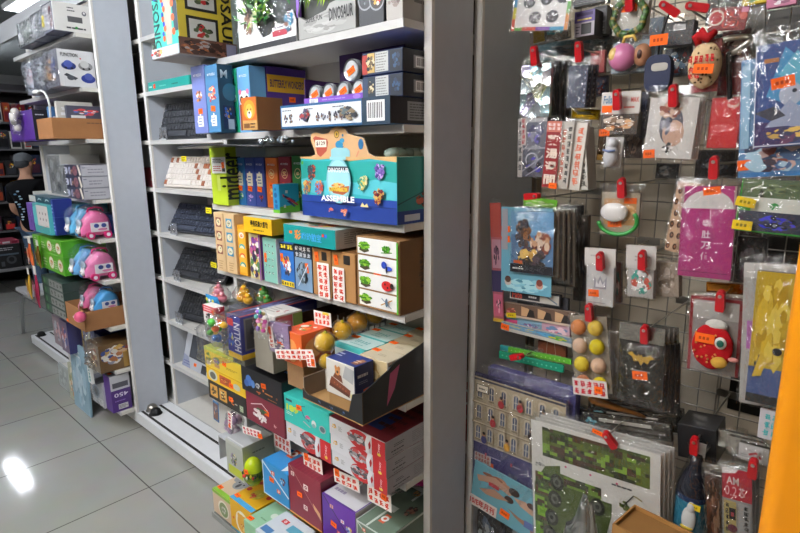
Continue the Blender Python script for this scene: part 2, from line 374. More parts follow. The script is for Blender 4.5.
# ------------------------------------------------------------------ lamps: twin fluorescent battens
LAMP = emis('eef4ff', 105)
def batten(x, y, label, length=1.22, z=CEIL, mt=LAMP):
    t = thing('fluorescent_batten', label, 'light', Matrix.Translation((x, y, z)), 'twin fluorescent battens on the ceiling')
    m = MB(); m.box(-length / 2 - .02, -.07, -.05, length / 2 + .02, .07, 0, 'e8e8e6:paint'); m.obj('housing', t)
    for s in (-1, 1):
        m = MB(); m.cyl((-length / 2, s * .045, -.075), (length / 2, s * .045, -.075), .014, mt, n=10); m.obj('tube', t)
    for s in (-1, 1):
        m = MB(); m.box(s * length / 2 - .012, -.065, -.095, s * length / 2 + .012, .065, -.05, 'dddddd:plastic'); m.obj('lamp_holder', t)
t = thing('ceiling_light_panel', 'bright oblong ceiling light panel past the far end of the shelf wall', 'light', Matrix.Translation((-5.3, 1.545, CEIL)))
m = MB(); m.box(-.64, -.09, -.04, .64, .09, 0, 'e8e8e6:paint'); m.obj('housing', t)
m = MB(); m.box(-.62, -.078, -.046, .62, .07, -.0402, emis('eef4ff', 7)); m.obj('diffuser', t)
batten(-8.25, 1.40, 'farthest twin tube batten, mirrored in the floor tiles', z=CEIL - .05)
batten(-2.55, -.1, 'twin tube batten over the aisle before the left shelf unit')
batten(-1.3, -.25, 'twin tube batten over the aisle before the middle shelf unit')
batten(-6.6, -.4, 'twin tube batten over the aisle past the shelves')
WARM = emis('fff5e8', 70)  # battens of this warm tint are added unseen, for film glints and right-bay light
batten(.35, -1.5, 'added unseen twin tube batten on the ceiling right behind the viewer', mt=emis('fff5e8', 15))
batten(-1.1, -.95, 'added unseen twin tube batten behind the viewer, over the middle of the aisle', mt=WARM)
batten(-1.1, -1.75, 'added unseen twin tube batten farther behind the viewer, before the front wall', mt=WARM)
batten(-2.6, -1.75, 'added unseen twin tube batten farther behind the viewer, towards the left', mt=WARM)
batten(-3.0, -2.1, 'twin tube batten over the neighbouring aisle behind the viewer')
# ------------------------------------------------------------------ plinth with two running tracks
WH = 'dfe0e2:paint'; WG = 'c2c8d2:paint'
t = thing('sliding_track_base', 'low white plinth with two dark running tracks along the shelf wall', 'rail base', Matrix.Translation((-4.9, 1.075, 0)))
L_ = 4.9 - .92
m = MB(); m.box(0, 0, .035, L_, .185, .10, WH); m.obj('deck', t, .002)
m = MB(); m.box(0, .035, 0, L_, .185, .035, 'b9b9b9:paint'); m.obj('kick_board', t)
for y in (.018, .118):
    m = MB(); m.box(.03, y, .1, L_ - .02, y + .013, .1012, '2c2a28:rubber'); m.obj('track_slot', t)
def stopper(x, y, label, cols):
    t = thing('track_stopper', label, 'door stop', Matrix.Translation((x, y, .1012)))
    m = MB(); m.lathe([(.001, .034), (.014, .032), (.024, .024), (.028, .012), (.028, 0)], cols[0]); m.obj('dome', t)
    m = MB(); m.lathe([(.001, .004), (.034, .003), (.034, 0)], cols[1]); m.obj('foot_ring', t)
a = at(152.5, 410, Z=.1); stopper(a.x, a.y, 'chrome dome stopper at the foot of the left grey panel', ('b8b2a8:metal', '8a8a8a:metal'))
a = at(159.5, 412.5, Z=.1); stopper(a.x, a.y - .02, 'black rubber dome stopper beside the chrome one on the plinth', ('18181a:rubber', '222222:rubber'))
stopper(-4.82, 1.125, 'black dome stopper at the far end of the white plinth', ('141414:rubber', '222222:rubber'))
# ------------------------------------------------------------------ shelf units
ZS = [2.045, 1.789, 1.553, 1.313, 1.08, .835, .60, .345, .115]
def unit(name, label, x0, x1, yf, yb, ys, zs, z0, z1, ltrim=True, back='c9c6bc:paint', shelfname='shelf', xr=None):
    t = thing(name, label, 'shelf unit', Matrix.Translation((x0, yf, z0)))
    def P(nm, *b, c=WH, bev=0, par=None):
        m = MB(); m.box(b[0] - x0, b[1] - yf, b[2] - z0, b[3] - x0, b[4] - yf, b[5] - z0, c); return m.obj(nm, par or t, bev)
    for xx in ((x0, x0 + .02), (x1 - .02, x1)):
        p = P('side_panel', xx[0], yf + .004, z0, xx[1], yb, z1, c=WG)
        P('edge_trim', xx[0] - .002, yf, z0, xx[1] + .002, yf + .012, z1, c='dcdad6:paint', par=p, bev=.001)
    P('back_panel', x0 + .02, yb - .012, z0, x1 - .02, yb - .002, z1, c=back)
    for z in zs:
        z -= .0009
        s = P(shelfname, x0 + .021, ys, z - .018, x1 - .021, yb - .013, z, c='d4d1ca:paint')
        P('shelf_lip', x0 + .021, ys - .004, z - .02, x1 - .021, ys, z, c='c0bfbc:paint', par=s)
    return t
centre = unit('sliding_shelf_unit', 'white sliding shelf unit in the middle, packed with toy boxes', -1.83, -.87, 1.071, 1.243, 1.0, ZS[1:-1] + [.125], .1024, 2.42)
leftu = unit('sliding_shelf_unit', 'white sliding shelf unit on the left with tall bare side panel', -4.0, -2.925, 1.071, 1.243, 1.0, [2.045, 1.80, 1.56, 1.265, 1.065, .85, .60, .36, .125], .1024, 2.285)
rear = unit('fixed_shelf_unit', 'white fixed shelving behind the sliding units, holding keyboards', -2.885, -.858, 1.262, 1.56, 1.266, ZS[:-1] + [.10], 0, 2.45)
t = thing('fixed_shelf_unit', 'white fixed shelving hidden behind the left sliding unit', 'shelf unit', Matrix.Translation((-4.6, 1.262, 0)))
for q in (0,):
    m = MB(); m.box(q, 0, 0, q + .02, .3, 2.18, WG); m.obj('side_panel', t)
m = MB(); m.box(.02, .28, 0, 1.712, .29, 2.18, 'c9c6bc:paint'); m.obj('back_panel', t)
for z in ZS:
    m = MB(); m.box(.021, .004, z - .021, 1.712, .279, z - .0009, 'dad8d2:paint'); m.obj('shelf', t)
# white header board above the left units
m = MB(); m.box(-.6, -.02, 2.19 - .1024, 1.06, -.001, 2.30 - .1024, 'b4b6b8:paint'); m.obj('header_board', leftu)
# ------------------------------------------------------------------ wire grid of the hook display
GY = 1.575
t = thing('wire_grid', 'grey wire grid panel on the beige tiled wall at right', 'display grid', Matrix.Translation((-.855, GY, .2)))
for nm, vert in (('upright_wires', True), ('cross_wires', False)):
    m = MB()
    if vert:
        for i in range(25): m.tube([(.02 + i * .05, 0, 0), (.02 + i * .05, 0, 2.2)], .0018, 'a8a39a:metal', n=4)
    else:
        for i in range(45): m.tube([(0, -.004, i * .05), (1.24, -.004, i * .05)], .0018, 'a8a39a:metal', n=4)
    m.obj(nm, t)
m = MB()
for x in (0, 1.24): m.tube([(x, 0, -.01), (x, 0, 2.21)], .004, 'a8a39a:metal', n=6)
for z in (-.01, 2.21): m.tube([(0, 0, z), (1.24, 0, z)], .004, 'a8a39a:metal', n=6)
m.obj('frame', t)
for zz in (.3, 1.1, 1.9):
    for xx in (.12, .62, 1.12):
        m = MB(); m.cyl((xx, .0, zz), (xx, .044, zz), .006, '8a8a88:metal', n=8); m.obj('wall_bracket', t)
# dark openings in the tiled wall
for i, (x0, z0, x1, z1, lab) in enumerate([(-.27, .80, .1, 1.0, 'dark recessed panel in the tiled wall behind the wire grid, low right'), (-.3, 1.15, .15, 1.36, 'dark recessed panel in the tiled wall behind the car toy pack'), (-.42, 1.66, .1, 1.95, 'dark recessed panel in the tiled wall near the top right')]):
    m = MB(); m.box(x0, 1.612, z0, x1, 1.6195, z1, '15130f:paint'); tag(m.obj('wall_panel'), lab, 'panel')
# orange upright close to the viewer
a = at(770.4, 433, Y=.42)
m = MB(); pts = []
w_, d_, r_ = .22, .16, .012
for cx, cy, a0 in ((w_ - r_, r_, -90), (w_ - r_, d_ - r_, 0), (r_, d_ - r_, 90), (r_, r_, 180)):
    for k in range(5):
        t_ = math.radians(a0 + 22.5 * k); pts.append((cx + r_ * math.cos(t_), cy + r_ * math.sin(t_)))
n = len(pts); H_ = 2.2
V = [(x, y, 0) for x, y in pts] + [(x, y, H_) for x, y in pts]
m.add(V, [(i, (i + 1) % n, n + (i + 1) % n, n + i) for i in range(n)], 'e58f08:paint', True)
m.add(V, [tuple(range(n - 1, -1, -1)), tuple(range(n, 2 * n))], 'e58f08:paint')
o = tag(m.obj('orange_post'), 'plain orange post in the right foreground', 'post'); o.matrix_world = Matrix.Translation((a.x, .42, 0))
# ------------------------------------------------------------------ light and view
w = bpy.data.worlds.new('world'); SC.world = w; w.use_nodes = True
w.node_tree.nodes['Background'].inputs[0].default_value = (.8, .9, 1, 1); w.node_tree.nodes['Background'].inputs[1].default_value = .0
SC.view_settings.view_transform = 'Standard'; SC.view_settings.look = 'None'; SC.view_settings.gamma = 1; SC.view_settings.exposure = -.06
SC.cycles.transparent_max_bounces = 24; SC.cycles.use_denoising = True; SC.cycles.max_bounces = 8
# ================================================================== goods on the middle sliding unit
R = lambda *a: ('r',) + a
E_ = lambda *a: ('e',) + a
C_ = lambda *a: ('c',) + a
T = lambda *a: ('t',) + a
BL = lambda x, y, rx, ry, cols, n=10, s=1: ('blob', x, y, rx, ry, cols.split(), n, s)
SCR = lambda x0, y0, x1, y1, c, r, n, s=1: ('scr', x0, y0, x1, y1, c, r, n, s)
LN = lambda x0, y0, x1, y1, c, r, s=1: ('lines', x0, y0, x1, y1, c, r, s)
PI = math.pi
RED = 'd23a20:paper'
# ---- top shelf
A_ = 1.789
r = carton('toy_box', 'teal and yellow dinosaur toy box standing in a low display tray on the top shelf', 'toy box', Y=.875, Z=A_ + .004, X0=-1.875, w=.165, d=.188, h=.34,
    cols={'*': '46c4b0', 'R': 'd3bd3c', 'T': '3a9a8c'},
    art={'F': [E_(.62, .68, .3, .22, 'a9a79c'), E_(.66, .72, .14, .09, '7e7d74'), ('p', [(.45, .5), (.8, .5), (.72, .1), (.5, .1)], 'b6b0a2'), ('p', [(.78, .75), (1, .95), (1, .2), (.84, .2)], '3c4a55'),
               T('DINOSAUR', .14, .42, .13, '1d4a4a', PI / 2, .7)] + [C_(.42 + .06 * (i % 2), .16 + .085 * i, .028, 'e8663c') for i in range(5)] + [C_(.82, .2 + .12 * i, .032, 'e8663c') for i in range(4)] + [C_(.40 + .05 * (i % 2), .2 + .085 * i, .022, '3c56c0') for i in range(5)] + [('l', .1, .52, .38, .53, .02, '3058c0')],
         'R': [R(.14, .1 + .29 * i, .72, .34 + .29 * i, '201f1a') for i in range(3)] + [R(.19, .125 + .29 * i, .67, .315 + .29 * i, 'c9cac4') for i in range(3)] + [BL(.43, .22 + .29 * i, .2, .07, '4c5a3c 6a7a48 2c3424 b82a2a', 8, i) for i in range(3)] + [T('DINOSAUR', .88, .5, .11, '161610', -PI / 2, .86)]})
t = thing('display_tray', 'low patterned display tray under the teal dinosaur box', 'tray', Matrix.Translation((-1.885, .865, A_)))
m = MB(); w_, d_, h_ = .185, .203, .052
m.box(0, 0, 0, w_, d_, .003, '8b8580'); m.obj('floor_panel', t)
for nm, b, c, it in (('front_lip', (0, 0, .003, w_, .003, h_ * .6), 'c9d8e0', [BL(.2, .5, .25, .5, 'f0e6d8 e0b878 d23a3a 6a5040', 10, 4), R(.45, .15, .95, .8, 'd8e6ee')]),
                     ('side_lip', (w_ - .003, .003, .003, w_, d_, h_), '6a4a3c', [BL(.3, .5, .3, .5, '8e5238 4a2e26 b26a3a a8a09c 2e1e1a', 26, 2), BL(.7, .5, .25, .5, '5c3a30 8a5a48 3a2822', 16, 8), R(.8, .1, .98, .9, '8a8aa4')]),
                     ('side_lip', (0, .003, .003, .003, d_, h_), '8b8580', []), ('back_lip', (.003, d_ - .003, .003, w_ - .003, d_, h_), '8b8580', [])):
    m = MB(); m.box(*b, c)
    if nm == 'front_lip': m.art((0, 0, .003), (w_, 0, 0), (0, 0, h_ * .6 - .003), it, (0, -1, 0))
    elif it: m.art((w_, .003, .003), (0, d_ - .003, 0), (0, 0, h_ - .003), it, (1, 0, 0))
    m.obj(nm, t)
# jagged window box with plants
t = thing('dinosaur_playset', 'dinosaur playset box with jagged white window frame and green plants on the top shelf', 'toy box', Matrix.Translation((-1.575, .995, A_)) @ Matrix.Diagonal((.97, 1, 1, 1)), None)
m = MB(); m.box(0, .012, 0, .295, .2, .31, {'*': '1f2124', 'F': '262a2b'}); m.obj('carton', t)
m = MB(); w_ = .295
pts = [(0, 0), (w_, 0), (w_, .055), (.28, .085), (.262, .075), (.245, .05), (.205, .06), (.17, .035), (.13, .03), (.105, .06), (.09, .11), (.06, .075), (.05, .12), (.022, .155), (.03, .23), (.06, .26), (.055, .31), (0, .31)]
m.prism(pts, .004, .008, 'e6e6e6')
m.art((0, .004, 0), (w_, 0, 0), (0, 0, .31), [R(0, 0, 1, .05, '2a2a2e'), BL(.2, .27, .1, .12, '6a5048 3a2a28 8a6a5a d8c8b8', 12, 3), R(.62, .08, .86, .13, 'b03a48'), LN(.66, .14, .84, .17, '3a3a50', 1, 3), BL(.9, .18, .09, .1, '2a7ea0 3a98b8 8a5848 4a6a80', 10, 6), C_(.04, .88, .02, '58b020')], (0, -1, 0))
m.obj('window_frame', t)
m = MB(); rn = random.Random(5)
for i in range(95):
    x = .12 + rn.gauss(0, .045); z = .075 + abs(rn.gauss(0, .045)); a = rn.random() * 6.28; l = .02 + .022 * rn.random(); tl = rn.uniform(-.6, .9)
    d = Vector((math.cos(a), -.0 + .25 * math.sin(a), tl)).normalized() * l; s_ = Vector((-math.sin(a), .2, .3)).normalized() * l * .2
    p = Vector((x, -.002 + .006 * rn.random(), z)); m.poly([p, p + d * .5 + s_, p + d, p + d * .5 - s_], rn.choice(('2e7a2c:plastic', '4a9a38:plastic', '1e5a26:plastic', '8ab83c:plastic', 'd8e0b0:plastic')))
m.obj('plastic_plants', t)
m = MB(); m.ell((.2, .004, .24), (.04, .006, .03), '5c7a6a:plastic'); m.tube([(.17, .004, .22), (.15, .002, .17), (.16, .004, .14)], [.015, .01, .006], '6a8a78:plastic'); m.obj('dinosaur_figure', t)
m = MB(); m.grid(lambda u, v: (.004 + .287 * u, -.0102 + .0006 * math.sin(u * 9), .03 + .28 * v), 8, 6, film(.45, rough=.05, name='clear_window')); m.obj('clear_window', t)
# grey dinosaur display base with fuzzy green toy
t = thing('dinosaur_playset', 'grey rock-look dinosaur box with fuzzy lime toy behind its window', 'toy box', Matrix.Translation((-1.272, .995, A_)))
m = MB(); m.box(0, .02, 0, .225, .2, .31, {'*': '2c2d2a', 'F': '31332c'}); m.obj('carton', t)
m = MB(); m.prism([(0, 0), (.225, 0), (.225, .085), (.13, .072), (.115, .058), (.06, .05), (.03, .045), (0, .06)], 0, .018, '9c9c98')
m.art((0, 0, 0), (.225, 0, 0), (0, 0, .08), [BL(.5, .35, .45, .3, 'a8a8a4 8e8e8a b4b4b0', 22, 5), T('SUPER FUN', .3, .55, .16, '2a2a2a', 0, .3), T('DINOSAUR', .77, .55, .38, '1c1c1c', 0, .4)], (0, -1, 0)); m.obj('rock_base', t)
m = MB(); rn = random.Random(8)
for i in range(150):
    x = .12 + rn.uniform(-.1, .1); z = .10 + .12 * rn.random(); p = Vector((x, .013, z)); d = Vector((rn.uniform(-.3, .3), -.3, -1)).normalized() * .035; s_ = Vector((.004, .001, 0))
    m.poly([p - s_, p + s_, p + d], rn.choice(('6e8a20:cloth', '8aa82c:cloth', '4e6a18:cloth', 'a4bc44:cloth')))
m.ell((.12, .018, .17), (.09, .004, .06), '5e7a1c:cloth'); m.obj('fuzzy_toy', t)
m = MB(); m.tube([(.0, -.001, .06), (.03, -.001, .13)], .002, 'c8d0d4:metal'); m.box(-.012, .004, .06, -.001, .012, .3, '8a5ac0'); m.obj('support_strip', t)
m = MB(); m.grid(lambda u, v: (.225 * u, -.004 + .0006 * math.sin(u * 9), .088 + .22 * v), 8, 5, film(.45, rough=.05, name='clear_window')); m.obj('clear_window', t)
carton('toy_box', 'black toy box with ringed dinosaur pictures on the top shelf', 'toy box', Y=1.0, Z=A_, X0=-1.04, w=.085, d=.2, h=.2, cols='26282c',
    art={'F': [C_(.28, .3, .13, '8a8c90'), C_(.28, .3, .11, '2e3034'), BL(.28, .3, .2, .1, '6a6e74 a0a0a0 3a3c40', 7, 2), C_(.74, .27, .13, '8a8c90'), C_(.74, .27, .11, '30241c'), BL(.74, .27, .2, .09, 'c83a2a d8a03c e8e0c8', 6, 3), R(.1, .62, .9, .9, '3c4248')]})
carton('toy_box', 'pale grey box with sketched dragon at the right end of the top shelf', 'toy box', Y=1.0, Z=A_, X0=-.948, w=.052, d=.2, h=.18, cols='a8a39c',
    art={'F': [BL(.5, .22, .4, .09, '6a5a54 8a7c74', 10, 4), R(.1, .55, .9, .9, 'b8b4ae')], 'R': [LN(.2, .2, .8, .5, '6a6460', 3)]})
# ---- second shelf
B_ = 1.553
def puzzle(label, bl, br, vt, col, Y, art=(), rc=None, R_=(), grp='upright puzzle boxes', d=.2, z=B_, nm='puzzle_box', tx='MY PUZZLE', txc='e8eef4', **k):
    return carton(nm, label, 'puzzle box', bl, br, vt, d, {'*': col, 'R': rc or col}, {'F': [T(tx, .5, .86, .035, txc, 0, .6)] + list(art), 'R': list(R_)}, Y=Y, Z=z, grp=grp, **k)
PZ = lambda c='f0f0ee': [R(.3, .10, .72, .26, c), C_(.51, .275, .02, c), C_(.3, .18, .02, c), LN(.36, .12, .66, .24, '4a6a9a', 3)]
puzzle('lilac blue puzzle box, leftmost on the second shelf', (195.5, 131.6), (208.2, 131), 67, '7482c0', .945, PZ() + [BL(.5, .55, .3, .09, 'd88a4a f0e0d0 7a4a3a', 6, 1)], stk=[('F', .55, .33)])
puzzle('mid blue puzzle box with cartoon animals and dark M side', (209, 131), (221.3, 130), 66, '4d86b4', .945, PZ() + [BL(.5, .6, .35, .1, 'f4f0ea d8504a e8a070', 7, 2), BL(.55, .5, .3, .08, 'c8383c e8c0a8', 5, 3)], d=.054, rc='1f4458', R_=[T('M', .4, .86, .12, 'd8e6ea'), C_(.75, .6, .13, '2f6a80'), R(.2, .05, .95, .4, '1d2a50'), R(.5, .05, .9, .2, 'c8ccd0'), BL(.5, .3, .3, .1, '3a6ac0 d89a3c', 5, 5)], stk=[('F', .5, .36)])
puzzle('green puzzle box with two pale animals on the second shelf', (229.3, 129.5), (239.6, 129), 70, '129a72', 1.005, PZ() + [E_(.3, .58, .15, .07, 'cfe0d0'), E_(.75, .55, .14, .07, 'd8e8d0')], stk=[('F', .5, .36)])
puzzle('sky blue puzzle box with panda above the lion carton', (240.2, 129), (252.2, 128.5), 67.5, '6aa6d4', 1.005, [E_(.5, .52, .4, .12, 'f4f4f0'), E_(.3, .5, .14, .06, '1d1d22'), E_(.72, .5, .14, .06, '1d1d22'), E_(.52, .46, .15, .05, '1f8a80'), C_(.2, .62, .04, 'e878a0'), C_(.8, .62, .04, 'e878a0')], d=.06)
carton('butterfly_kit', 'purple and yellow science kit box marked BUTTERFLY WONDERS', 'toy box', Y=1.069, Z=B_ + .0, X0=-1.606, w=.066, d=.155, h=.205, cols={'*': '50308e', 'R': '4a2c84'},
    art={'F': [BL(.5, .78, .3, .1, 'f4c030 f0a020', 8, 2), R(.42, .1, .6, .5, 'b89a30')],
         'R': [R(0, .62, 1, .88, 'e0ae28'), T('BUTTERFLY WONDERS', .5, .75, .12, '3a2068', 0, .86), R(.0, .05, 1, .3, 'e8e4ec'), BL(.25, .22, .3, .14, 'e85048 f0c030 6a50b0 e8e0e8 48a0c8', 22, 3), BL(.75, .22, .3, .14, 'e88040 e0d8f0 a050a0 f0f0f0', 20, 4)]}, stk=[('F', .5, .58), ('R', .62, .52)])
t = thing('open_carton', 'open brown carton with lion face on the second shelf', 'carton', Matrix.Translation((at(243.2, 129.7, Y=.91).x, .91, B_)))
w_ = at(257.5, 129, Y=.91).x - at(243.2, 129.7, Y=.91).x; d_ = .09; h_ = .09
K_ = '97683f:paper'
m = MB(); m.box(0, 0, 0, w_, .003, h_, 'c99a5c:paper')
m.art((0, 0, 0), (w_, 0, 0), (0, 0, h_), [R(0, .3, 1, 1, 'd06a28'), E_(.52, .62, .4, .3, 'e89a2c'), E_(.52, .58, .26, .22, 'f4b850'), C_(.4, .63, .03, '2a1a10'), C_(.64, .63, .03, '2a1a10'), E_(.52, .48, .15, .12, 'f4ead8'), E_(.52, .53, .06, .04, '3a2218'), R(.1, .06, .5, .2, '7a5028'), LN(.56, .04, .95, .24, '3a2a1a', 2)], (0, -1, 0)); m.obj('front_panel', t)
for nm, b in (('side_panel', (w_ - .003, .003, 0, w_, d_, h_)), ('side_panel', (0, .003, 0, .003, d_, h_)), ('back_panel', (.003, d_ - .003, 0, w_ - .003, d_, h_)), ('bottom_panel', (.003, .003, 0, w_ - .003, d_ - .003, .003))):
    m = MB(); m.box(*b, K_); m.obj(nm, t)
m = MB(); m.box(-.022, -.002, .0, -.001, .001, h_ * .8, '8a4a30:paper', Matrix.Rotation(-.4, 4, 'Z')); m.obj('open_flap', t)
# tin display
t = thing('tin_display_box', 'purple counter display box holding grey round tins', 'display box', Matrix.Translation((at(304, 99, Y=1.0).x, 1.0, B_ + .064)))
w_ = at(365, 99, Y=1.0).x - at(304, 99, Y=1.0).x; TX0 = at(304, 99, Y=1.0).x
m = MB(); m.box(0, 0, 0, w_, .15, .003, '4a2870'); m.obj('floor_panel', t)
m = MB(); m.box(0, 0, .003, w_, .003, .018, '7a4ab0'); m.art((0, 0, .003), (w_, 0, 0), (0, 0, .015), [R(.1, .05, .25, .8, 'e8e8ea'), LN(.12, .1, .23, .75, '4a4a4a', 3), LN(.32, .3, .75, .7, 'a88ad0', 1, 5), E_(.88, .5, .06, .4, '9a70c8')], (0, -1, 0)); m.obj('front_lip', t)
m = MB(); m.box(-.012, .147, .003, w_ + .002, .15, .150, '4a2c66:card'); m.obj('back_card', t)
m = MB(); m.box(0, .003, .003, .003, .147, .07, '43265e:card'); m.obj('side_card', t)
m = MB(); m.box(w_ - .003, .003, .003, w_, .147, .07, '43265e:card'); m.obj('side_card', t)
TR = .0265 * .5 * 1.9
for i, lab in enumerate(['leftmost round grey tin in the lower row of the purple display', 'second round grey tin from the left in the purple display', 'third round grey tin from the left in the purple display', 'rightmost round grey tin in the purple display', 'round grey tin on top of the others in the purple display']):
    if i < 4: x = TX0 + .018 + TR * .92 + i * (w_ - 2 * TR - .02) / 3; z = B_ + .0675 + TR * 1.02; y = 1.006; rr = TR * .93
    else: x = TX0 + w_ * .76; z = B_ + .0675 + TR * 2.95; y = 1.01; rr = TR * 1.1
    t = thing('round_tin', lab, 'tin', Matrix.Translation((x, y, z)), 'round tins in the purple display')
    m = MB(); m.cyl((0, .008, 0), (0, .10, 0), rr * .93, '5c5e62:metal', n=22); m.obj('can_body', t)
    m = MB(); m.cyl((0, 0, 0), (0, .012, 0), rr, 'b4b8bb:paint', n=24); m.lathe([(rr * .82, 0), (rr * .98, .002)], '8c9094:metal', 24, Matrix.Rotation(PI / 2, 4, 'X')); m.obj('lid', t)
    sticker(t, (-rr, 0, -rr), (2 * rr, 0, 0), (0, 0, 2 * rr), (0, -1, 0), .5, .45, w=.028, h=.016, rot=.45)
# navy brick boxes
for i in range(2):
    c = dict(F=[R(.0, .06, .14, .9, 'a03028' if i else '30405a'), R(.14, .1, .32, .95, 'c8a860' if i else '26323c'), BL(.2, .5, .14, .35, '2a2a30 d8c8a0 6a5a40', 7, i), R(.34, .1, .66, .95, 'b9bbb8'), LN(.36, .12, .64, .92, '80807c', 7, 2 + i), R(.7, .05, .98, .95, '16202e'), BL(.85, .5, .12, .35, '2a4a6a 20304a', 5, i)], R=[R(.25, .2, .8, .75, '8a8c8c'), ('bar', .3, .25, .75, .7)], T=[R(0, 0, 1, 1, '20409a')], B=[R(0, 0, 1, 1, '20409a')])
    carton('brick_set_box', ['navy building set box, lower of the two stacked on the second shelf', 'navy building set box, upper of the two stacked on the second shelf'][i], 'toy box', None, None, None, .15, {'*': '1c2c4c', 'R': '15181e'}, c, X0=-1.032, w=.136, Y=1.0, Z=B_ + .0645 + i * .0555, h=.0535, stk=())
carton('long_brick_set_box', 'long blue-edged building set box lying under the tins', 'toy box', (281, 127), (390.3, 124), None, .2, {'*': '245a86', 'R': '16181c'},
    {'F': [R(.015, .1, .775, .9, 'dfe5ea'), R(.78, 0, 1, 1, '1a3448'), ('bar', .82, .12, .96, .88)] + [BL(.06 + .055 * i, .42, .025, .22, '3a3a48 50506a 2a2a34 8a6a50', 6, i) for i in (0, 1, 3, 4, 6, 7, 8, 9, 10, 11)] + [BL(.27, .55, .06, .28, '3a3040 a04040 50506a', 9, 5), BL(.66, .5, .09, .3, '2c3038 5a6a70 8a7a60', 14, 9)] + [LN(.04 + .25 * i, .72, .14 + .25 * i, .82, '404850', 1, i) for i in range(3)],
     'R': [R(.3, .15, .75, .85, '8e9090'), LN(.34, .2, .72, .8, '50524f', 6)]}, Y=.955, Z=B_ + .0, h=.063)
# ---- third shelf
C3 = 1.313
r = carton('puzzle_box', 'lime green puzzle box at the left end of the third shelf', 'puzzle box', (213, 201.3), (228.3, 202), 147, .042, {'*': 'b4cc2c', 'R': 'a4bc26'},
    {'F': [R(.4, .25, .6, .52, 'c8d86a')], 'R': [T('mideer', .4, .5, .42, '23301a', PI / 2, .8)]}, Y=.985, Z=C3)
s = pack('price_sign', 'white printed price sign clipped on the lime green puzzle box', 'sign', (212.3, 173.4), (226.3, 174.3), (210.6, 157.5), .979, .001, 'e4e4e0:paper', {'F': [LN(.1, .62, .9, .92, '3a3a3a', 3, 4), LN(.1, .12, .75, .5, 'b03030', 3, 6), R(.74, .1, .95, .32, '2a2a2a')]}, bag=False, stk=[('F', .82, .5, ORANGE, .016, .02)])
for i, (c, lab, cc) in enumerate([('2c72b8', 'light blue puzzle box with green fish, first of three blue ones', '6ac0a0 e8f0d0 3a8a60'), ('3a50a0', 'blue puzzle box with violet creature, middle of three blue ones', '9a80c8 c8a8e0'), ('35489a', 'blue puzzle box with red ladybird, last of three blue ones', 'd83a3a 302020')]):
    puzzle(lab, (237.5 + 9.6 * i, 202.2 + .9 * i), (246.6 + 9.7 * i, 203.1 + .9 * i), 157.5, c, 1.03, [R(.2, .42, .78, .68, 'ece6cc'), C_(.2, .55, .03, 'ece6cc'), C_(.5, .69, .03, 'ece6cc'), LN(.3, .46, .68, .64, '3a5a90', 3, i), BL(.5, .18, .3, .09, cc, 7, i + 2)], z=C3, stk=[('F', .45, .36)])
for i, (c, lab) in enumerate([('d8702e', 'orange puzzle box beside the three blue ones'), ('93263a', 'maroon puzzle box next to the orange one'), ('2a7a3c', 'dark green puzzle box half behind the assembling display')]):
    puzzle(lab, (267.6 + 13 * i, 206), (279.2 + 13 * i, 207), 157.5 - i, c, 1.035, [('o', .5, .68, .08, .095, 'e8c890'), BL(.5, .68, .2, .05, 'e8c890', 5, i), BL(.5, .3, .3, .1, 'e88a40 f0d080', 5, i)], z=C3, d=.17, stk=[('F', .5, .45)] if i < 2 else ())
# black folded tray lying on the puzzle boxes with a clear bag
zt = zat(at(240, 157, Y=1.04).x, 1.04, 156.5)
t = thing('black_plastic_tray', 'thin black plastic tray lying across the tops of the puzzle boxes', 'tray', Matrix.Translation((-1.79, .85, C3 + .181)))
m = MB(); m.grid(lambda u, v: (.02 + .49 * u, .02 + .2 * v - .03 * math.sin(u * 3), .012 + .006 * math.sin(u * 3.1) + .002 * v), 16, 5, '1b1c1e:plastic'); m.grid(lambda u, v: (.02 + .49 * u, .02 + .2 * v - .03 * math.sin(u * 3), .009 + .006 * math.sin(u * 3.1) + .002 * v), 16, 5, '1b1c1e:plastic'); m.obj('tray_sheet', t)
m = MB(); m.tube([(.02 + .49 * i / 12, .018 - .03 * math.sin(i / 12 * 3), .0115 + .006 * math.sin(i / 12 * 3.1)) for i in range(13)], .0025, '2c2d30:plastic'); m.obj('rim', t)
t = thing('crystal_bag', 'small clear bag of glass-like pieces on the black tray', 'bag', Matrix.Translation((-1.36, .955, C3 + .1935)))
m = MB(); rn = random.Random(2)
for i in range(12): m.ell((rn.uniform(-.05, .06), rn.uniform(-.03, .03), .012 + .012 * rn.random()), rn.uniform(.005, .009), rn.choice(('c8d4dc:gloss', 'a0b0bc:gloss', 'e0e6ea:gloss')), 5, 4)
m.obj('clear_pieces', t)
m = MB(); m.ell((0, 0, .014), (.065, .035, .0135), film(), 14, 8, .25, 3); m.obj('plastic_sleeve', t)
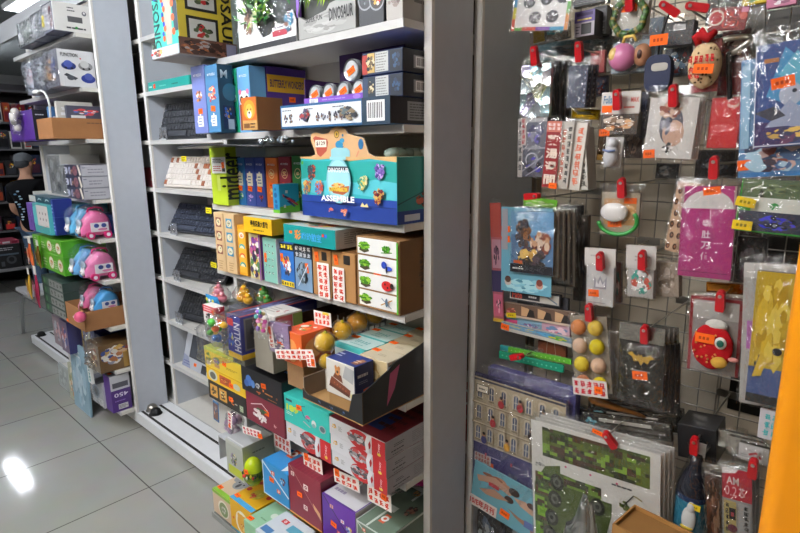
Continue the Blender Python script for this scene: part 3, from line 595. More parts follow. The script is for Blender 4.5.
# aeroplane box: narrow spine to the aisle, picture on its long side
a = at(273.8, 213.8, Y=.955); b = at(280.2, 215, Y=.955)
carton('model_plane_box', 'turquoise box with model aeroplane picture beside the dinosaur display', 'toy box', X0=a.x, w=b.x - a.x, Y=.955, Z=C3, d=.072, h=zat(b.x, .955, 184.4) - C3, rz=-.0, cols={'*': '2aa0c8', 'F': '2f8fc0'},
    art={'F': [R(0, 0, 1, .12, '6ab02c'), C_(.45, .62, .09, '1a5a90'), C_(.5, .4, .07, '1a5a90'), R(.3, .16, .7, .3, '205a98'), C_(.45, .82, .05, '1a5a90')],
         'R': [('p', [(0, 0), (1, 0), (1, .4), (.5, .25), (0, .22)], '5aa82c'), ('p', [(.18, .62), (.3, .6), (.75, .42), (.8, .36), (.3, .5)], '2a2c50'), ('p', [(.3, .5), (.5, .52), (.95, .25), (.88, .22)], 'b03040'), ('p', [(.35, .4), (.5, .42), (.8, .2), (.72, .18)], '303a70'), ('p', [(.15, .66), (.24, .62), (.2, .52)], 'c03040'), R(.3, .68, .42, .78, 'e0e0e0'), R(.2, .18, .3, .28, 'e8d8d8')]})
# the big assembling display
Yf = .975; x0 = at(303, 214, Y=Yf).x; x1 = -.895; w_ = x1 - x0; h_ = zat(x0, Yf, 156.6) - C3; d_ = .21
t = thing('dinosaur_display_box', 'large turquoise and blue counter display box reading ASSEMBLE with shaped sand-coloured header', 'display box', Matrix.Translation((x0, Yf, C3)))
TQ = '3ab4bc'
fig = lambda x, y, cols, s: [BL(x, y, .055, .13, cols, 13, s), BL(x - .01, y - .08, .04, .07, cols, 8, s + 4), BL(x + .03, y + .06, .03, .05, cols, 6, s + 7)]
m = MB(); m.box(0, 0, 0, w_, d_, h_, {'*': '2a9a98', 'R': '239088', 'T': 'c8a878', 'F': TQ})
m.art((0, 0, 0), (w_, 0, 0), (0, 0, h_), [('p', [(0, .62), (.1, .66), (.25, .6), (.4, .66), (.6, .6), (.8, .66), (1, .58), (1, .9), (.93, .93), (0, .93)], '2aa49c'), ('p', [(0, .42), (.3, .37), (.6, .42), (1, .36), (1, .62), (.8, .66), (.6, .6), (.4, .66), (.25, .6), (.1, .66), (0, .62)], '58c4d0'), R(0, 0, 1, .36, '24459c'), R(0, 0, 1, .24, '203c8c'),
      ('p', [(0, .97), (.2, .95), (.35, .97), (.55, .93), (.75, .97), (1, .92), (1, 1), (0, 1)], 'd8b078'), ('l', 0, .245, 1, .245, .012, '1a3070')]
    + fig(.13, .75, '2a4a58 384a50 d8603c 8a3a30', 1) + fig(.07, .5, 'c89a4a e0b860 c85a3c 5a7a8a', 2) + fig(.22, .5, '3a7ac0 d8a050 4a8ad0 c85040', 3) + fig(.69, .62, '58b088 e0d8a0 3a8a70 d8c060', 4) + fig(.86, .8, '6a50a8 8a70c0 4a3a80 c8b0e0', 5) + fig(.85, .42, '8a2a3a c8903c d8b060 5a2030', 6)
    + [E_(.455, .62, .13, .36, '8accd8'), E_(.455, .62, .115, .33, 'a4dce2'), R(.37, .95, .54, 1.0, '9ad4dc'), ('p', [(.35, .5), (.4, .42), (.5, .4), (.56, .46), (.57, .55), (.47, .52)], 'b8603c'), BL(.46, .53, .09, .08, 'd8803c c84a30 e8c070', 10, 9), R(.34, .79, .56, .85, '3a4450'), T('DINOSAUR', .46, .79, .075, 'f0f0f0', 0, .22), T('DINOSAUR', .455, .485, .07, 'e8c83c', 0, .2, .05), T('ASSEMBLE', .44, .335, .1, 'ffffff', 0, .36, .035), C_(.055, .9, .03, '58a83c'), ('p', [(.68, .24), (.7, .31), (.72, .26), (.745, .3), (.76, .24)], 'f0d890'),
       BL(.37, .14, .03, .06, 'e07858 d86850', 5, 3), BL(.5, .13, .05, .08, 'e07858 f0a080', 6, 4)], (0, -1, 0))
m.art((w_, 0, 0), (0, d_, 0), (0, 0, h_), [('p', [(0, .08), (1, .08), (1, .66), (0, .3)], '2a8c8a'), R(0, 0, 1, .2, '22408c'), BL(.5, .38, .2, .16, '2a3a40 c85a3c 8a4030', 8, 5), R(.12, .04, .4, .14, 'c8ccd4'), R(.7, .1, .85, .16, 'c8ccd4'), ('l', 0, .3, 1, .66, .02, '1a5a60')], (1, 0, 0)); m.obj('carton', t, .0015)
HO = [(.12, 0), (.18, .08), (.165, .3), (.13, .6), (.14, .82), (.19, .88), (.27, .80), (.335, .84), (.375, .98), (.42, 1.04), (.475, 1.02), (.515, .93), (.54, .78), (.66, .66), (.70, .6), (.715, .4), (.74, .12), (.80, 0)]
HH = zat(x0 + .4 * w_, Yf, 128) - C3 - h_
m = MB(); m.prism([(x * w_, h_ + z * HH) for x, z in HO], 0, .003, 'd8ac7c', 'e8e0d0')
m.art((0, 0, h_), (w_, 0, 0), (0, 0, HH), [('p', [(.16, .68), (.19, .74), (.32, .62), (.33, .5), (.31, .2), (.24, -.02), (.2, .1), (.19, .4)], 'b0503c'), R(.185, .34, .31, .6, 'f0e8d8'), T('$129', .247, .47, .16, '50281c', 0, .1), C_(.425, .78, .14, '7a5a20'), C_(.425, .78, .11, 'c8a040'), C_(.425, .78, .05, '6a4a1a'), E_(.45, .42, .04, .14, '2a80a8'), E_(.48, .56, .025, .08, '3a90b8'), ('p', [(.42, .36), (.46, .2), (.5, .36)], '2a80a8'), E_(.67, .42, .025, .18, '2a6a98'), ('l', .65, .2, .625, -.0, .05, 'd88a6a'), C_(.49, .74, .05, '3a78a0'), ('p', [(.36, .0), (.36, .25), (.40, .32), (.53, .3), (.56, .2), (.56, 0)], '9ad0d8')], (0, -1, 0)); m.obj('header_card', t)
m = MB(); rn = random.Random(3)
for i in range(5): m.ell((w_ * .84 + .007 * i, .05 + .02 * i, h_ + .006), (.022, .025, .016), rn.choice(('7a8a80:gloss', 'a8b4b0:gloss', '586860:gloss')), 8, 6, .2, i)
o = m.obj('bagged_toys', t)
# ---- fourth shelf
D_ = 1.08; Yd = 1.0
for i, (u0, u1, c, lab) in enumerate([(217.5, 226.4, '8a4a3a', 'kraft craft box with brown roundel windows at the left end of the fourth shelf'), (227.2, 237.2, '3a90b8', 'kraft craft box with blue roundel windows on the fourth shelf')]):
    carton('craft_box', lab, 'toy box', (u0, 267.5 + 2 * i), (u1, 269.3 + 2 * i), None, .2, 'd8b88a', {'F': [q for k in range(3) for q in (R(.22, .76 - .23 * k, .8, .92 - .23 * k, c), E_(.51, .84 - .23 * k, .24, .06, 'e8d8b0'), BL(.51, .84 - .23 * k, .16, .04, '5a8a60 8a5a40 e0e0d0', 6, k + i))] + [LN(.3, .04, .8, .2, 'b08a5a', 4, 3)]}, Y=.975, Z=D_, h=.207)
carton('warning_box', 'white box with black triangle sign behind the yellow rainbow box', 'toy box', X0=-1.632, w=.045, Y=1.02, Z=D_, d=.19, h=.2, cols={'*': 'e2e0dc', 'T': 'd8cfc4'}, art={'F': [('p', [(.05, .72), (.5, .86), (.1, .93)], '1e1e1e'), ('p', [(.1, .77), (.34, .85), (.14, .9)], 'e0e0e0'), R(.6, .8, .9, .92, 'c04838')]})
carton('rainbow_box', 'narrow yellow box with three rainbow arches on the fourth shelf', 'toy box', (240, 273.5), (248.3, 276.5), 224.6, .03, {'*': 'e8a426', 'R': 'b87c1c'}, {'F': [R(.1, .06, .9, .92, 'f0b43a'), E_(.5, .8, .3, .06, 'f0e8d8'), BL(.5, .8, .2, .05, 'e07838', 5, 2)] + [q for k in range(3) for q in (E_(.5, .56 - .18 * k, .36, .075, ['48a8b8', 'e06838', '3a9898'][k]), E_(.5, .55 - .18 * k, .24, .05, 'f4e0b8'), R(.1, .47 - .18 * k, .9, .545 - .18 * k, 'f0b43a'))]}, Y=.985, Z=D_)
yb = .985
carton('comic_pack', 'yellow and violet picture puzzle pack beneath the yellow lid box', 'book', (251.3, 276.3), (262.6, 279), 233, .16, {'*': 'c8b048', 'R': '7a3f90'}, {'F': [R(0, 0, 1, 1, 'd8c890'), BL(.5, .7, .5, .25, '7a3f90 f0e8d8 d8b030 3a3a3a c85a8a', 30, 1), BL(.5, .3, .5, .27, 'e8c040 f0f0e8 58884a 402a50', 32, 2), R(.9, 0, 1, 1, '8a4aa0')]}, Y=yb, Z=D_, stk=[('F', .3, .26, ORANGE, .014, .03)])
carton('icon_pack', 'mint green pack printed with rows of small icons on the fourth shelf', 'book', (264.6, 279), (278.0, 283), 236.8, .16, {'*': '88c0b0', 'R': 'e0e0dc'}, {'F': [BL(.25 + .26 * (k % 3), .83 - .15 * (k // 3), .08, .035, '3a4a48 8a6a50 e8e8e0 486a68', 5, k) for k in range(15)]}, Y=yb, Z=D_, stk=[('F', .18, .55, ORANGE, .012, .03)])
carton('robot_pack', 'blue robot puzzle pack with yellow lettering on the fourth shelf', 'book', (281.5, 286), (295.5, 289.5), 242, .16, {'*': '3070c0', 'R': '203a6a'}, {'F': [R(0, .84, 1, 1, '1d2430'), SCR(.05, .85, .95, .99, 'f0d830', 1, 4, 2), R(.05, .02, .95, .14, 'f0d020'), SCR(.05, .03, .95, .13, '1d2430', 1, 5, 6), BL(.5, .5, .32, .24, 'c83a3a e8a030 3a3a50 f0f0f0 58a0e0', 22, 3)]}, Y=yb, Z=D_, stk=[('F', .15, .66, ORANGE, .014, .026)])
carton('robot_pack', 'grey blue robot puzzle pack with black and white lettering', 'book', (296.0, 289.6), (313.2, 295.2), 243.5, .16, {'*': '7a98b4', 'R': '3a4450'}, {'F': [R(0, .72, 1, 1, '30363c'), SCR(.04, .86, .96, .98, 'e8e8e8', 1, 4, 4), SCR(.04, .73, .96, .85, 'c8ccd0', 1, 4, 5), BL(.45, .4, .34, .28, '2a3038 50606a 8aa0b0 1d2228', 20, 8), ('l', .2, .1, .8, .6, .02, 'd8e0e8')]}, Y=yb, Z=D_, stk=[('F', .72, .52, ORANGE, .014, .03)])
zt2 = zat(at(262, 236, Y=yb).x, yb, 234.5)
a = at(245.6, 231.2, Y=.97); b = at(273.6, 237, Y=.97)
carton('adventure_box', 'flat yellow game box with black Chinese title lying on the packs', 'toy box', X0=a.x, w=b.x - a.x, Y=.965, Z=D_ + .158, d=.17, h=.05, cols={'*': 'e8b81e', 'T': 'd8d0a0'}, art={'F': [T('最强采集大冒险', .56, .62, .42, '1d1a14', 0, .62, .03), LN(.35, .12, .85, .32, '7a6010', 1)], 'T': [R(.04, .04, .96, .96, 'd8d8c8'), BL(.5, .5, .4, .4, '58a8c0 e8c040 88b050 f0f0e8', 24, 4)]})
a = at(275, 239, Y=.965); b = at(336.5, 248.7, Y=.965)
carton('art_box', 'flat teal game box with orange and blue Chinese title above the robot packs', 'toy box', X0=b.x - .232, w=.232, Y=.962, Z=D_ + .149, d=.21, h=.053, cols={'*': '12908e', 'R': 'c8c8c6', 'T': 'b8c8c4'}, art={'F': [R(.12, .52, .18, .68, ORANGE), T('彩', .29, .5, .55, 'e88a3c', 0, None, .03), T('啦动脑宝', .56, .46, .46, '48a8e0', 0, .38, .03), R(.76, .58, .8, .74, 'd83a3a'), R(.81, .55, .85, .72, '3a6ae0')], 'R': [LN(.15, .2, .85, .85, '8a8a88', 6)], 'T': [BL(.5, .4, .4, .35, 'e07858 f0e8d8 3a7a78 c8b050', 16, 5)]})
for i, (u0, v0, u1, v1, vt, lab) in enumerate([(313.9, 295.4, 332.0, 300.1, 247, 'tall brown kraft box with red sign, left of the pair on the fourth shelf'), (333.0, 300.4, 356.2, 306.2, 250, 'tall brown kraft box with red sign, right of the pair on the fourth shelf')]):
    carton('kraft_box', lab, 'carton', (u0, v0), (u1, v1), vt, .16, {'*': 'a87c4c:paper', 'T': '8a6238:paper'}, {'F': [R(.52, .76, .8, .94, '26221d')]}, Y=.985, Z=D_, stk=[('F', .25 if i == 0 else .2, .82, ORANGE, .016, .028)])
for i, (tl, bl, br, lab) in enumerate([((316.6, 262), (318.5, 297.3), (330.2, 300), 'white sign with red brush characters on the left kraft box'), ((331.2, 266.3), (333.4, 300.2), (345.2, 303.6), 'white sign with red brush characters on the right kraft box')]):
    pack('price_sign', lab, 'sign', bl, br, tl, .9815, .001, 'f0ece4:paper', {'F': [SCR(.06, .03, .94, .97, RED, 5, 2, 3 + i)]}, bag=False, empty=False)
a = at(357.7, 307.7, Y=.985)
w_ = -.896 - a.x
carton('growing_kit_box', 'brown carton with four white panels of grass and insects on the fourth shelf', 'carton', X0=a.x, w=w_, Y=.985, Z=D_, d=.2, h=zat(-.9, .985, 241.5) - D_, cols={'*': '7c5a38:paper', 'T': '8e6a44:paper', 'F': '8e6a44:paper'}, art={
    'F': [q for k in range(4) for q in (R(.06, .035 + .245 * k, .95, .255 + .245 * k, 'eeeeea'), ('p', [(.1, .08 + .245 * k), (.12, .13 + .245 * k), (.3, .13 + .245 * k), (.34, .08 + .245 * k), (.22, .05 + .245 * k)], '4a4030'), BL(.22, .15 + .245 * k, .16, .06, '5a9a1c 7ab828 3e7a18 98c840', 22, k))] + [R(.95, .02, .985, .98, '58b02c'),
        BL(.73, .88, .1, .06, '5aa028 78c038 3a7a20', 12, 3), ('l', .62, .82, .86, .84, .012, '4a8a20'), E_(.68, .66, .06, .05, '2a48b0'), E_(.79, .62, .07, .03, '3a58c8'), E_(.74, .60, .02, .05, '1d2440'), E_(.74, .38, .12, .07, 'c82828'), E_(.85, .39, .04, .04, '201818'), C_(.7, .4, .015, '201818'), C_(.76, .36, .015, '201818'), ('l', .6, .1, .86, .2, .014, 'c08a3a'), ('l', .62, .2, .84, .08, .014, '7a8aa0'), E_(.73, .15, .03, .06, '50687a')],
    'R': [SCR(.35, .3, .6, .8, '4a3420', 6, 2, 2)]}, stk=[('F', .5, .495)])
# ---- fifth shelf: bags, plush fruit, tea boxes in a black tray
E5 = .835
def bag(name, label, cat, x, y, z, rx, ry, rz_, inner, grp=None, seed=1, tint='ffffff', tie=True):
    """soft clear bag: a lumpy film shell round loose goods, twisted shut at the top"""
    t = thing(name, label, cat, Matrix.Translation((x, y, z)), grp)
    inner(t)
    m = MB(); m.ell((0, 0, rz_), (rx, ry, rz_), film(1.1, tint), 20, 12, .28, seed)
    if tie: m.lathe([(rx * .3, rz_ * 1.85), (rx * .1, rz_ * 2.05), (rx * .3, rz_ * 2.3), (rx * .45, rz_ * 2.4)], film(1.1, tint), 12)
    m.obj('plastic_bag', t); return t
def duck(c, sc=1.0):
    def f(t):
        for i, (x, z) in enumerate(((-.02, .025), (.02, .024), (0, .05))):
            m = MB(); m.ell((x, 0, z), (.021 * sc, .02 * sc, .018 * sc), c, 12, 8); m.ell((x + .004, -.004, z + .018 * sc), .012 * sc, c, 10, 7); m.cyl((x + .004, -.013, z + .018 * sc), (x + .005, -.021, z + .016 * sc), .004, 'f08020:plastic', r1=.001, n=6); m.obj('toy_duck', t)
    return f
def pt(u, v, Y): a = at(u, v, Y=Y); return a.x, a.y, a.z
x, y, z = pt(220, 302, .97); bag('bagged_ducks', 'clear bag of pink rubber ducks at the left of the fifth shelf', 'toy', x, y, E5 + .1215, .05, .035, .036, duck('e8889c:plastic', .85), 'bags of rubber ducks', 1)
x, y, z = pt(245, 301, .99); bag('bagged_ducks', 'clear bag of yellow rubber ducks behind the violet robot box', 'toy', x, y, E5 + .135, .05, .033, .036, duck('f0b41e:plastic', .85), 'bags of rubber ducks', 2)
x, y, z = pt(264, 294, 1.03); bag('bagged_ducks', 'clear bag of green toys under the yellow rainbow box', 'toy', x, y, E5 + .135, .045, .03, .034, duck('4a9a34:plastic', .8), 'bags of rubber ducks', 3)
carton('flat_box', 'plain grey carton under the bag of pink ducks', 'carton', X0=-1.80, w=.115, Y=.925, Z=E5, d=.125, h=.12, cols='8a8c86:paper', art={'F': [LN(.1, .2, .9, .8, '606660', 3)]})
carton('flat_box', 'plain dark carton under the bag of yellow ducks', 'carton', X0=-1.68, w=.15, Y=.955, Z=E5, d=.115, h=.134, cols='585a60:paper', art={'F': [LN(.1, .2, .9, .8, '404040', 3)]})
t = thing('snack_packet', 'small blue and green crinkled packet at the left end of the fifth shelf', 'packet', Matrix.Translation((*pt(214, 292, .94)[:2], E5 + .1222)))
m = MB(); w_, h_ = .085, .05
def pf(u, v): return (-w_ / 2 + w_ * u, -.012 * math.sin(PI * v) * math.sin(PI * u) ** .5 - .012 * v, .002 + h_ * v * .8 + .003 * noise.noise(Vector((u * 9, v * 9, 0))))
m.grid(pf, 12, 8, '3a8ec8:gloss'); m.grid(lambda u, v: (pf(u, v)[0], pf(u, v)[1] + .016 * math.sin(PI * v) * math.sin(PI * u) ** .5 + .001, pf(u, v)[2]), 12, 8, '3a8ec8:gloss')
for i in range(7):
    p = pf(.12 + .12 * i, .3 + .3 * (i % 2)); m.ell((p[0], p[1] - .001, p[2]), (.008, .0012, .006), ['58a83c:gloss', 'e8e050:gloss', '7ac048:gloss', 'e8f0f0:gloss'][i % 4], 8, 5)
m.obj('packet', t)
a = at(204, 320, Y=.87); b = at(216, 322, Y=.87)
carton('bear_box', 'small red and white box with bear face at the left of the fifth shelf', 'toy box', X0=a.x, w=b.x - a.x, Y=.87, Z=a.z, d=.035, h=zat(a.x, .87, 304) - a.z, cols={'*': 'e0dcd8', 'T': 'e8e4e0', 'R': 'c02838'}, art={'F': [R(0, .6, 1, 1, 'c83040'), BL(.5, .35, .35, .3, '2a2a2a f0f0f0 2a2a2a e8a0a0', 10, 3), LN(.1, .68, .9, .95, 'f0d0d0', 2)]}, stk=[('F', .85, .72, ORANGE, .014, .02)])
bear_at = a
def gems(cols, n, rx, rz_, s, r0=.008):
    def f(t):
        rn = random.Random(s)
        for i in range(n):
            m = MB(); m.ell((rn.uniform(-rx, rx) * .7, rn.uniform(-.02, .012), rz_ + rn.uniform(-rz_, rz_) * .65), (r0 * rn.uniform(.8, 1.6), r0, r0 * rn.uniform(.8, 1.4)), cols[i % len(cols)], 9, 6); m.obj('sweet', t)
    return f
x, y, z = pt(219, 346, .79); bag('sweet_bag', 'clear bag of bright candy toys hanging over the yellow cactus box', 'bag', x, y, z + .0, .045, .028, .05, gems(['5ab83c:plastic', 'e86a2c:plastic', '3a78c8:plastic', 'f0c030:plastic', 'e8e8e8:plastic', '4ab038:plastic', '58c04a:plastic'], 11, .04, .05, 4, .011), seed=5)
x, y, z = pt(262, 338, .845); bag('sweet_bag', 'clear bag of pink and pastel beads beside the violet robot box', 'bag', x, y, z, .026, .02, .046, gems(['d858a8:plastic', 'a878d8:plastic', '68c8c0:plastic', 'e890c0:plastic', 'f0e0a0:plastic'], 16, .026, .052, 6, .0065), seed=7)
# violet robot blister box on yellow base
a = at(228, 341, Y=.85); b = at(241.5, 345, Y=.85)
r = carton('robot_box', 'long violet robot toy box with grey side window and yellow foot band', 'toy box', X0=a.x, w=b.x - a.x, Y=.85, Z=E5 + .024, d=.30, h=zat(a.x, .85, 313) - E5 - .024, cols={'*': '363c8e', 'T': '3c406c'}, empty=True,
    art={'F': [R(0, 0, 1, .13, 'd8b02a'), T('HOLLIN', .74, .52, .26, 'e8e8f0', PI / 2, .66), BL(.3, .4, .22, .2, 'd8d040 e8e8e8 3a6ac0', 6, 2), R(.05, .75, .5, .92, 'c83a3a')],
         'R': [R(0, 0, 1, .13, 'd8b02a'), R(.04, .2, .42, .95, '6a6a6e'), R(.06, .24, .40, .91, '45464a'), BL(.23, .55, .13, .3, '8a8a90 30323a a85a3a c8c8cc 585a60', 14, 3), R(.5, .2, .95, .9, '50568e')],
         'T': [R(0, 0, .12, 1, 'a83a2c'), R(.88, 0, 1, 1, 'a83a2c'), BL(.5, .5, .35, .45, '5a6098 8a90b8 3a3a5a', 20, 2)]}, stk=[('R', .24, .82, ORANGE, .022, .018)])
bagmesh(r.w, r.h, r.d, 9, .003, .008).obj('plastic_sleeve', r.root)
carton('flat_box', 'flat grey carton under the long violet robot box', 'carton', X0=a.x + .004, w=b.x - a.x - .01, Y=.86, Z=E5, d=.27, h=.0232, cols='787a76:paper')
t = thing('paper_bag_box', 'brown open box with white flaps behind the purple card pack', 'carton', Matrix.Translation((-1.415, 1.0, E5)))
w_, d_, h_ = .11, .22, .135
for nm, bb, c in (('bottom_panel', (0, 0, 0, w_, d_, .003), '6a4a34'), ('front_panel', (0, 0, .003, w_, .003, h_), 'd8d4cc'), ('back_panel', (0, d_ - .003, .003, w_, d_, h_), '5c4030'), ('side_panel', (0, .003, .003, .003, d_ - .003, h_), '50382a'), ('side_panel', (w_ - .003, .003, .003, w_, d_ - .003, h_), '50382a')):
    m = MB(); m.box(*bb, c + ':paper'); m.obj(nm, t)
m = MB(); m.box(.015, .02, .004, .095, .18, .1, '4a3226:paper'); m.poly([(.03, .002, .1), (.07, -.004, .118), (.075, .01, .11)], '2a98c8'); m.obj('packed_goods', t)
pack('card_pack', 'mauve picture card pack in clear sleeve at the front of the fifth shelf', 'card pack', (270.6, 351), (290.6, 356.6), (268, 321.5), .865, .012, {'*': '9a80a8', 'R': '6a5878'}, {'F': [R(.06, .04, .94, .95, 'a08ab0'), BL(.5, .5, .3, .26, 'c8c0d0 7a6a90 e0d8e8 58506a', 18, 5), BL(.5, .25, .35, .12, 'e8e0c8 6a6078', 10, 6)]}, stk=[('F', .55, .36)], top=.012)
carton('side_box', 'plain beige carton under the white box with pink panel', 'carton', X0=-1.418, w=.095, Y=.885, Z=E5, d=.11, h=.118, cols='8a8478:paper')
carton('recipe_box', 'white toy box with pink and green side panel on the fifth shelf', 'toy box', X0=-1.42, w=.10, Y=.90, Z=E5 + .1188, d=.098, h=.06, cols={'*': 'd8d4ce', 'T': 'd4d0c8'}, art={'F': [LN(.1, .3, .6, .7, 'c86868', 2)], 'R': [R(0, 0, .62, .9, 'c86868'), R(.64, 0, 1, .9, '8aa858'), LN(.1, .3, .5, .7, 'f0d8d8', 2)], 'T': [LN(.1, .2, .6, .7, 'a8a098', 3, 2), BL(.7, .5, .2, .3, 'e8e0d8 b85a5a', 6, 2)]})
carton('side_box', 'plain brown carton under the orange fruit box', 'carton', X0=-1.235, w=.075, Y=.872, Z=E5, d=.16, h=.07, cols='8a6a4a:paper')
carton('fruit_box', 'orange box with apple picture and white letter H on the fifth shelf', 'toy box', X0=-1.24, w=.083, Y=.868, Z=E5 + .0708, d=.105, h=.095, cols={'*': 'e4682a', 'T': 'e0562a'}, art={'F': [E_(.45, .42, .32, .36, 'f0a058'), T('H', .36, .3, .3, 'c82818', 0, None, .05), E_(.9, .4, .08, .22, 'f4e0c0')], 'T': [BL(.5, .5, .4, .3, 'e88030 d84a20 f0e8e0 3a8a3a', 10, 5)], 'R': [E_(.4, .5, .3, .3, 'e8a060'), R(.6, .1, .95, .4, 'c84820')]})
# plush fruit with faces
def plush(label, u, v, Y, rpx, col, face, sd, zf=None):
    x, y, z = pt(u, v, Y); rr = rpx / 547 * (RM.transposed() @ (Vector((x, y, z)) - EYE)).z
    t = thing('plush_fruit', label, 'plush toy', Matrix.Translation((x, y, (z if zf is None else zf + rr * .93))), 'yellow plush fruit on the fifth shelf')
    m = MB(); m.ell((0, 0, 0), (rr, rr * .92, rr * .93), col, 18, 12, .14, sd)
    m.obj('body', t)
    m = MB(); m.ell((rr * .1, 0, rr * .95), (rr * .22, rr * .2, rr * .2), col.replace('d8', 'b0'), 8, 6); m.cyl((rr * .1, 0, rr * 1.0), (rr * .16, 0, rr * 1.25), rr * .06, '6a5020:cloth', n=6); m.obj('stem', t)
    if face:
        m = MB()
        for q in (-.3, .25): m.ell((rr * q, -rr * .86, rr * .2), (rr * .1, rr * .05, rr * .13), '2a1c10:plastic', 8, 6)
        m.ell((-rr * .02, -rr * .93, -rr * .08), (rr * .16, rr * .04, rr * .08), '6a3418:cloth', 8, 6); m.obj('face', t)
    m = MB(); m.ell((0, 0, .0), (rr * 1.16, rr * 1.1, rr * 1.12), film(1.0), 16, 10, .22, sd); m.obj('plastic_bag', t)
plush('smooth yellow plush fruit in the middle of the fifth shelf, nearest one', 325, 342, .90, 10.5, 'd8b02c:cloth', False, 1)
plush('yellow plush fruit with brown spotted face behind the smooth one', 342, 330.5, .99, 9.8, 'd8a428:cloth', True, 2)
plush('large golden plush fruit with dark blush behind the teal tea box', 357.5, 322, 1.08, 10.5, 'd89a2c:cloth', False, 3)
plush('rearmost golden plush fruit near the growing kit carton', 374.5, 315, 1.16, 9, 'd8a030:cloth', False, 4)
plush('half hidden yellow plush fruit low behind the chocolate game box', 326, 361.5, .88, 7.5, 'd0a828:cloth', False, 5)
pack('price_sign', 'white sign with red brush characters standing among the plush fruit', 'sign', (314.5, 323.8), (331.5, 327.3), (313.6, 310), .955, .001, 'efeae2:paper', {'F': [SCR(.05, .05, .95, .95, RED, 2, 4, 7), R(.55, .82, .9, 1.0, 'e8d028')]}, bag=False, empty=False)
t = thing('wire_basket', 'grey plastic lattice basket behind the sign among the plush fruit', 'basket', Matrix.Translation((-1.30, 1.12, E5)))
for nm, (bx, by), n1, ln in (('lattice_front', (1, 0), 6, .12), ('lattice_side', (0, 1), 6, .11)):
    m = MB()
    for i in range(n1):
        z0 = .01 + .021 * i
        if bx: m.box(0, 0, z0, ln, .003, z0 + .008, '8a8780:plastic')
        else: m.box(.117, .0032, z0, .12, ln, z0 + .008, '8a8780:plastic')
    for i in range(5):
        q = (ln - .005) * i / 4
        if bx: m.box(q, .0031, 0, q + .005, .005, .135, '7c7a74:plastic')
        else: m.box(.1151, .0052 + q * .95, 0, .1169, .0095 + q * .95, .135, '7c7a74:plastic')
    m.obj(nm, t)
t = pack('price_sign', 'long white sign with red brush characters hanging below the fifth shelf edge', 'sign', (276.5, 359), (316, 373.5), (273.5, 349.5), .845, .001, 'efeae2:paper', {'F': [SCR(.02, .06, .98, .94, RED, 2, 7, 9)]}, bag=False, empty=False)
pack('price_sign', 'small tilted white sign with red writing at the end of the long one', 'sign', (307.5, 367), (316.5, 370), (303.5, 353.5), .842, .001, 'efeae2:paper', {'F': [SCR(.05, .05, .95, .95, RED, 3, 2, 12)]}, bag=False, stk=[('F', .75, .35, ORANGE, .014, .02)])
pack('price_sign', 'narrow white sign with red writing beside the bead bag', 'sign', (270, 347.5), (275, 349), (266, 326), .858, .001, 'efeae2:paper', {'F': [SCR(.05, .05, .95, .95, RED, 5, 1, 13)]}, bag=False, stk=[('F', .4, .85, ORANGE, .012, .018)])
# black tray
TY = .842; tx0 = at(303, 396, Y=TY).x; tx1 = -.893
t = thing('black_display_tray', 'black cardboard tray holding tea boxes and the chocolate game box', 'tray', Matrix.Translation((tx0, TY, E5)))
w_ = tx1 - tx0; d_ = .385
m = MB(); m.box(0, 0, 0, w_, d_, .003, 'b08a5a:paper'); m.obj('floor_panel', t)
m = MB(); m.prism([(0, .003), (w_, .003), (w_, .085), (w_ - .035, .072), (w_ - .05, .02), (.02, .018), (0, .03)], 0, .003, '1d1e20:card', '5a4a3a:paper'); m.art((0, 0, .003), (w_, 0, 0), (0, 0, .02), [('blob', .3 + .2 * k, .4, .04, .3, ['4a78b0', '6a6a70', '3a3c40'], 4, k) for k in range(3)], (0, -1, 0)); m.obj('front_wall', t)
m = MB(); V = [(.0031, .085), (.09, .115), (.1, .125), (.25, .155), (d_, .16), (d_, .003), (.0031, .003)]
m.add([(w_ - .003, y, z) for y, z in V] + [(w_, y, z) for y, z in V], [tuple(range(6, -1, -1)), tuple(range(7, 14))] + [(i, (i + 1) % 7, 7 + (i + 1) % 7, 7 + i) for i in range(7)], '202124:card')
m.art((w_, .0031, .003), (.2, 0, 0), (0, 0, .1), [], (1, 0, 0)); m.poly([(w_ + .0004, .085, .02), (w_ + .0004, .115, .06), (w_ + .0004, .135, .12), (w_ + .0004, .098, .105)], 'b8507c'); m.obj('side_wall', t)
m = MB(); m.box(0, .003, .003, .003, .09, .06, '8a7a68:paper'); m.box(0, .09, .003, .003, d_, .045, '8a7a68:paper'); m.obj('side_wall', t)
m = MB(); m.box(.006, .075, .004, .045, .078, .07, 'd4cec4:paper'); m.obj('open_flap', t)
FZ = E5 + .0036
a = at(327, 391, Y=.862); sup = a.z - FZ
if sup > .004:
    m = MB(); m.box(a.x - tx0 + .004, .024, .0035, a.x - tx0 + .11, .08, .0035 + sup - .001, 'a07c50:paper'); m.obj('packing_insert', t)
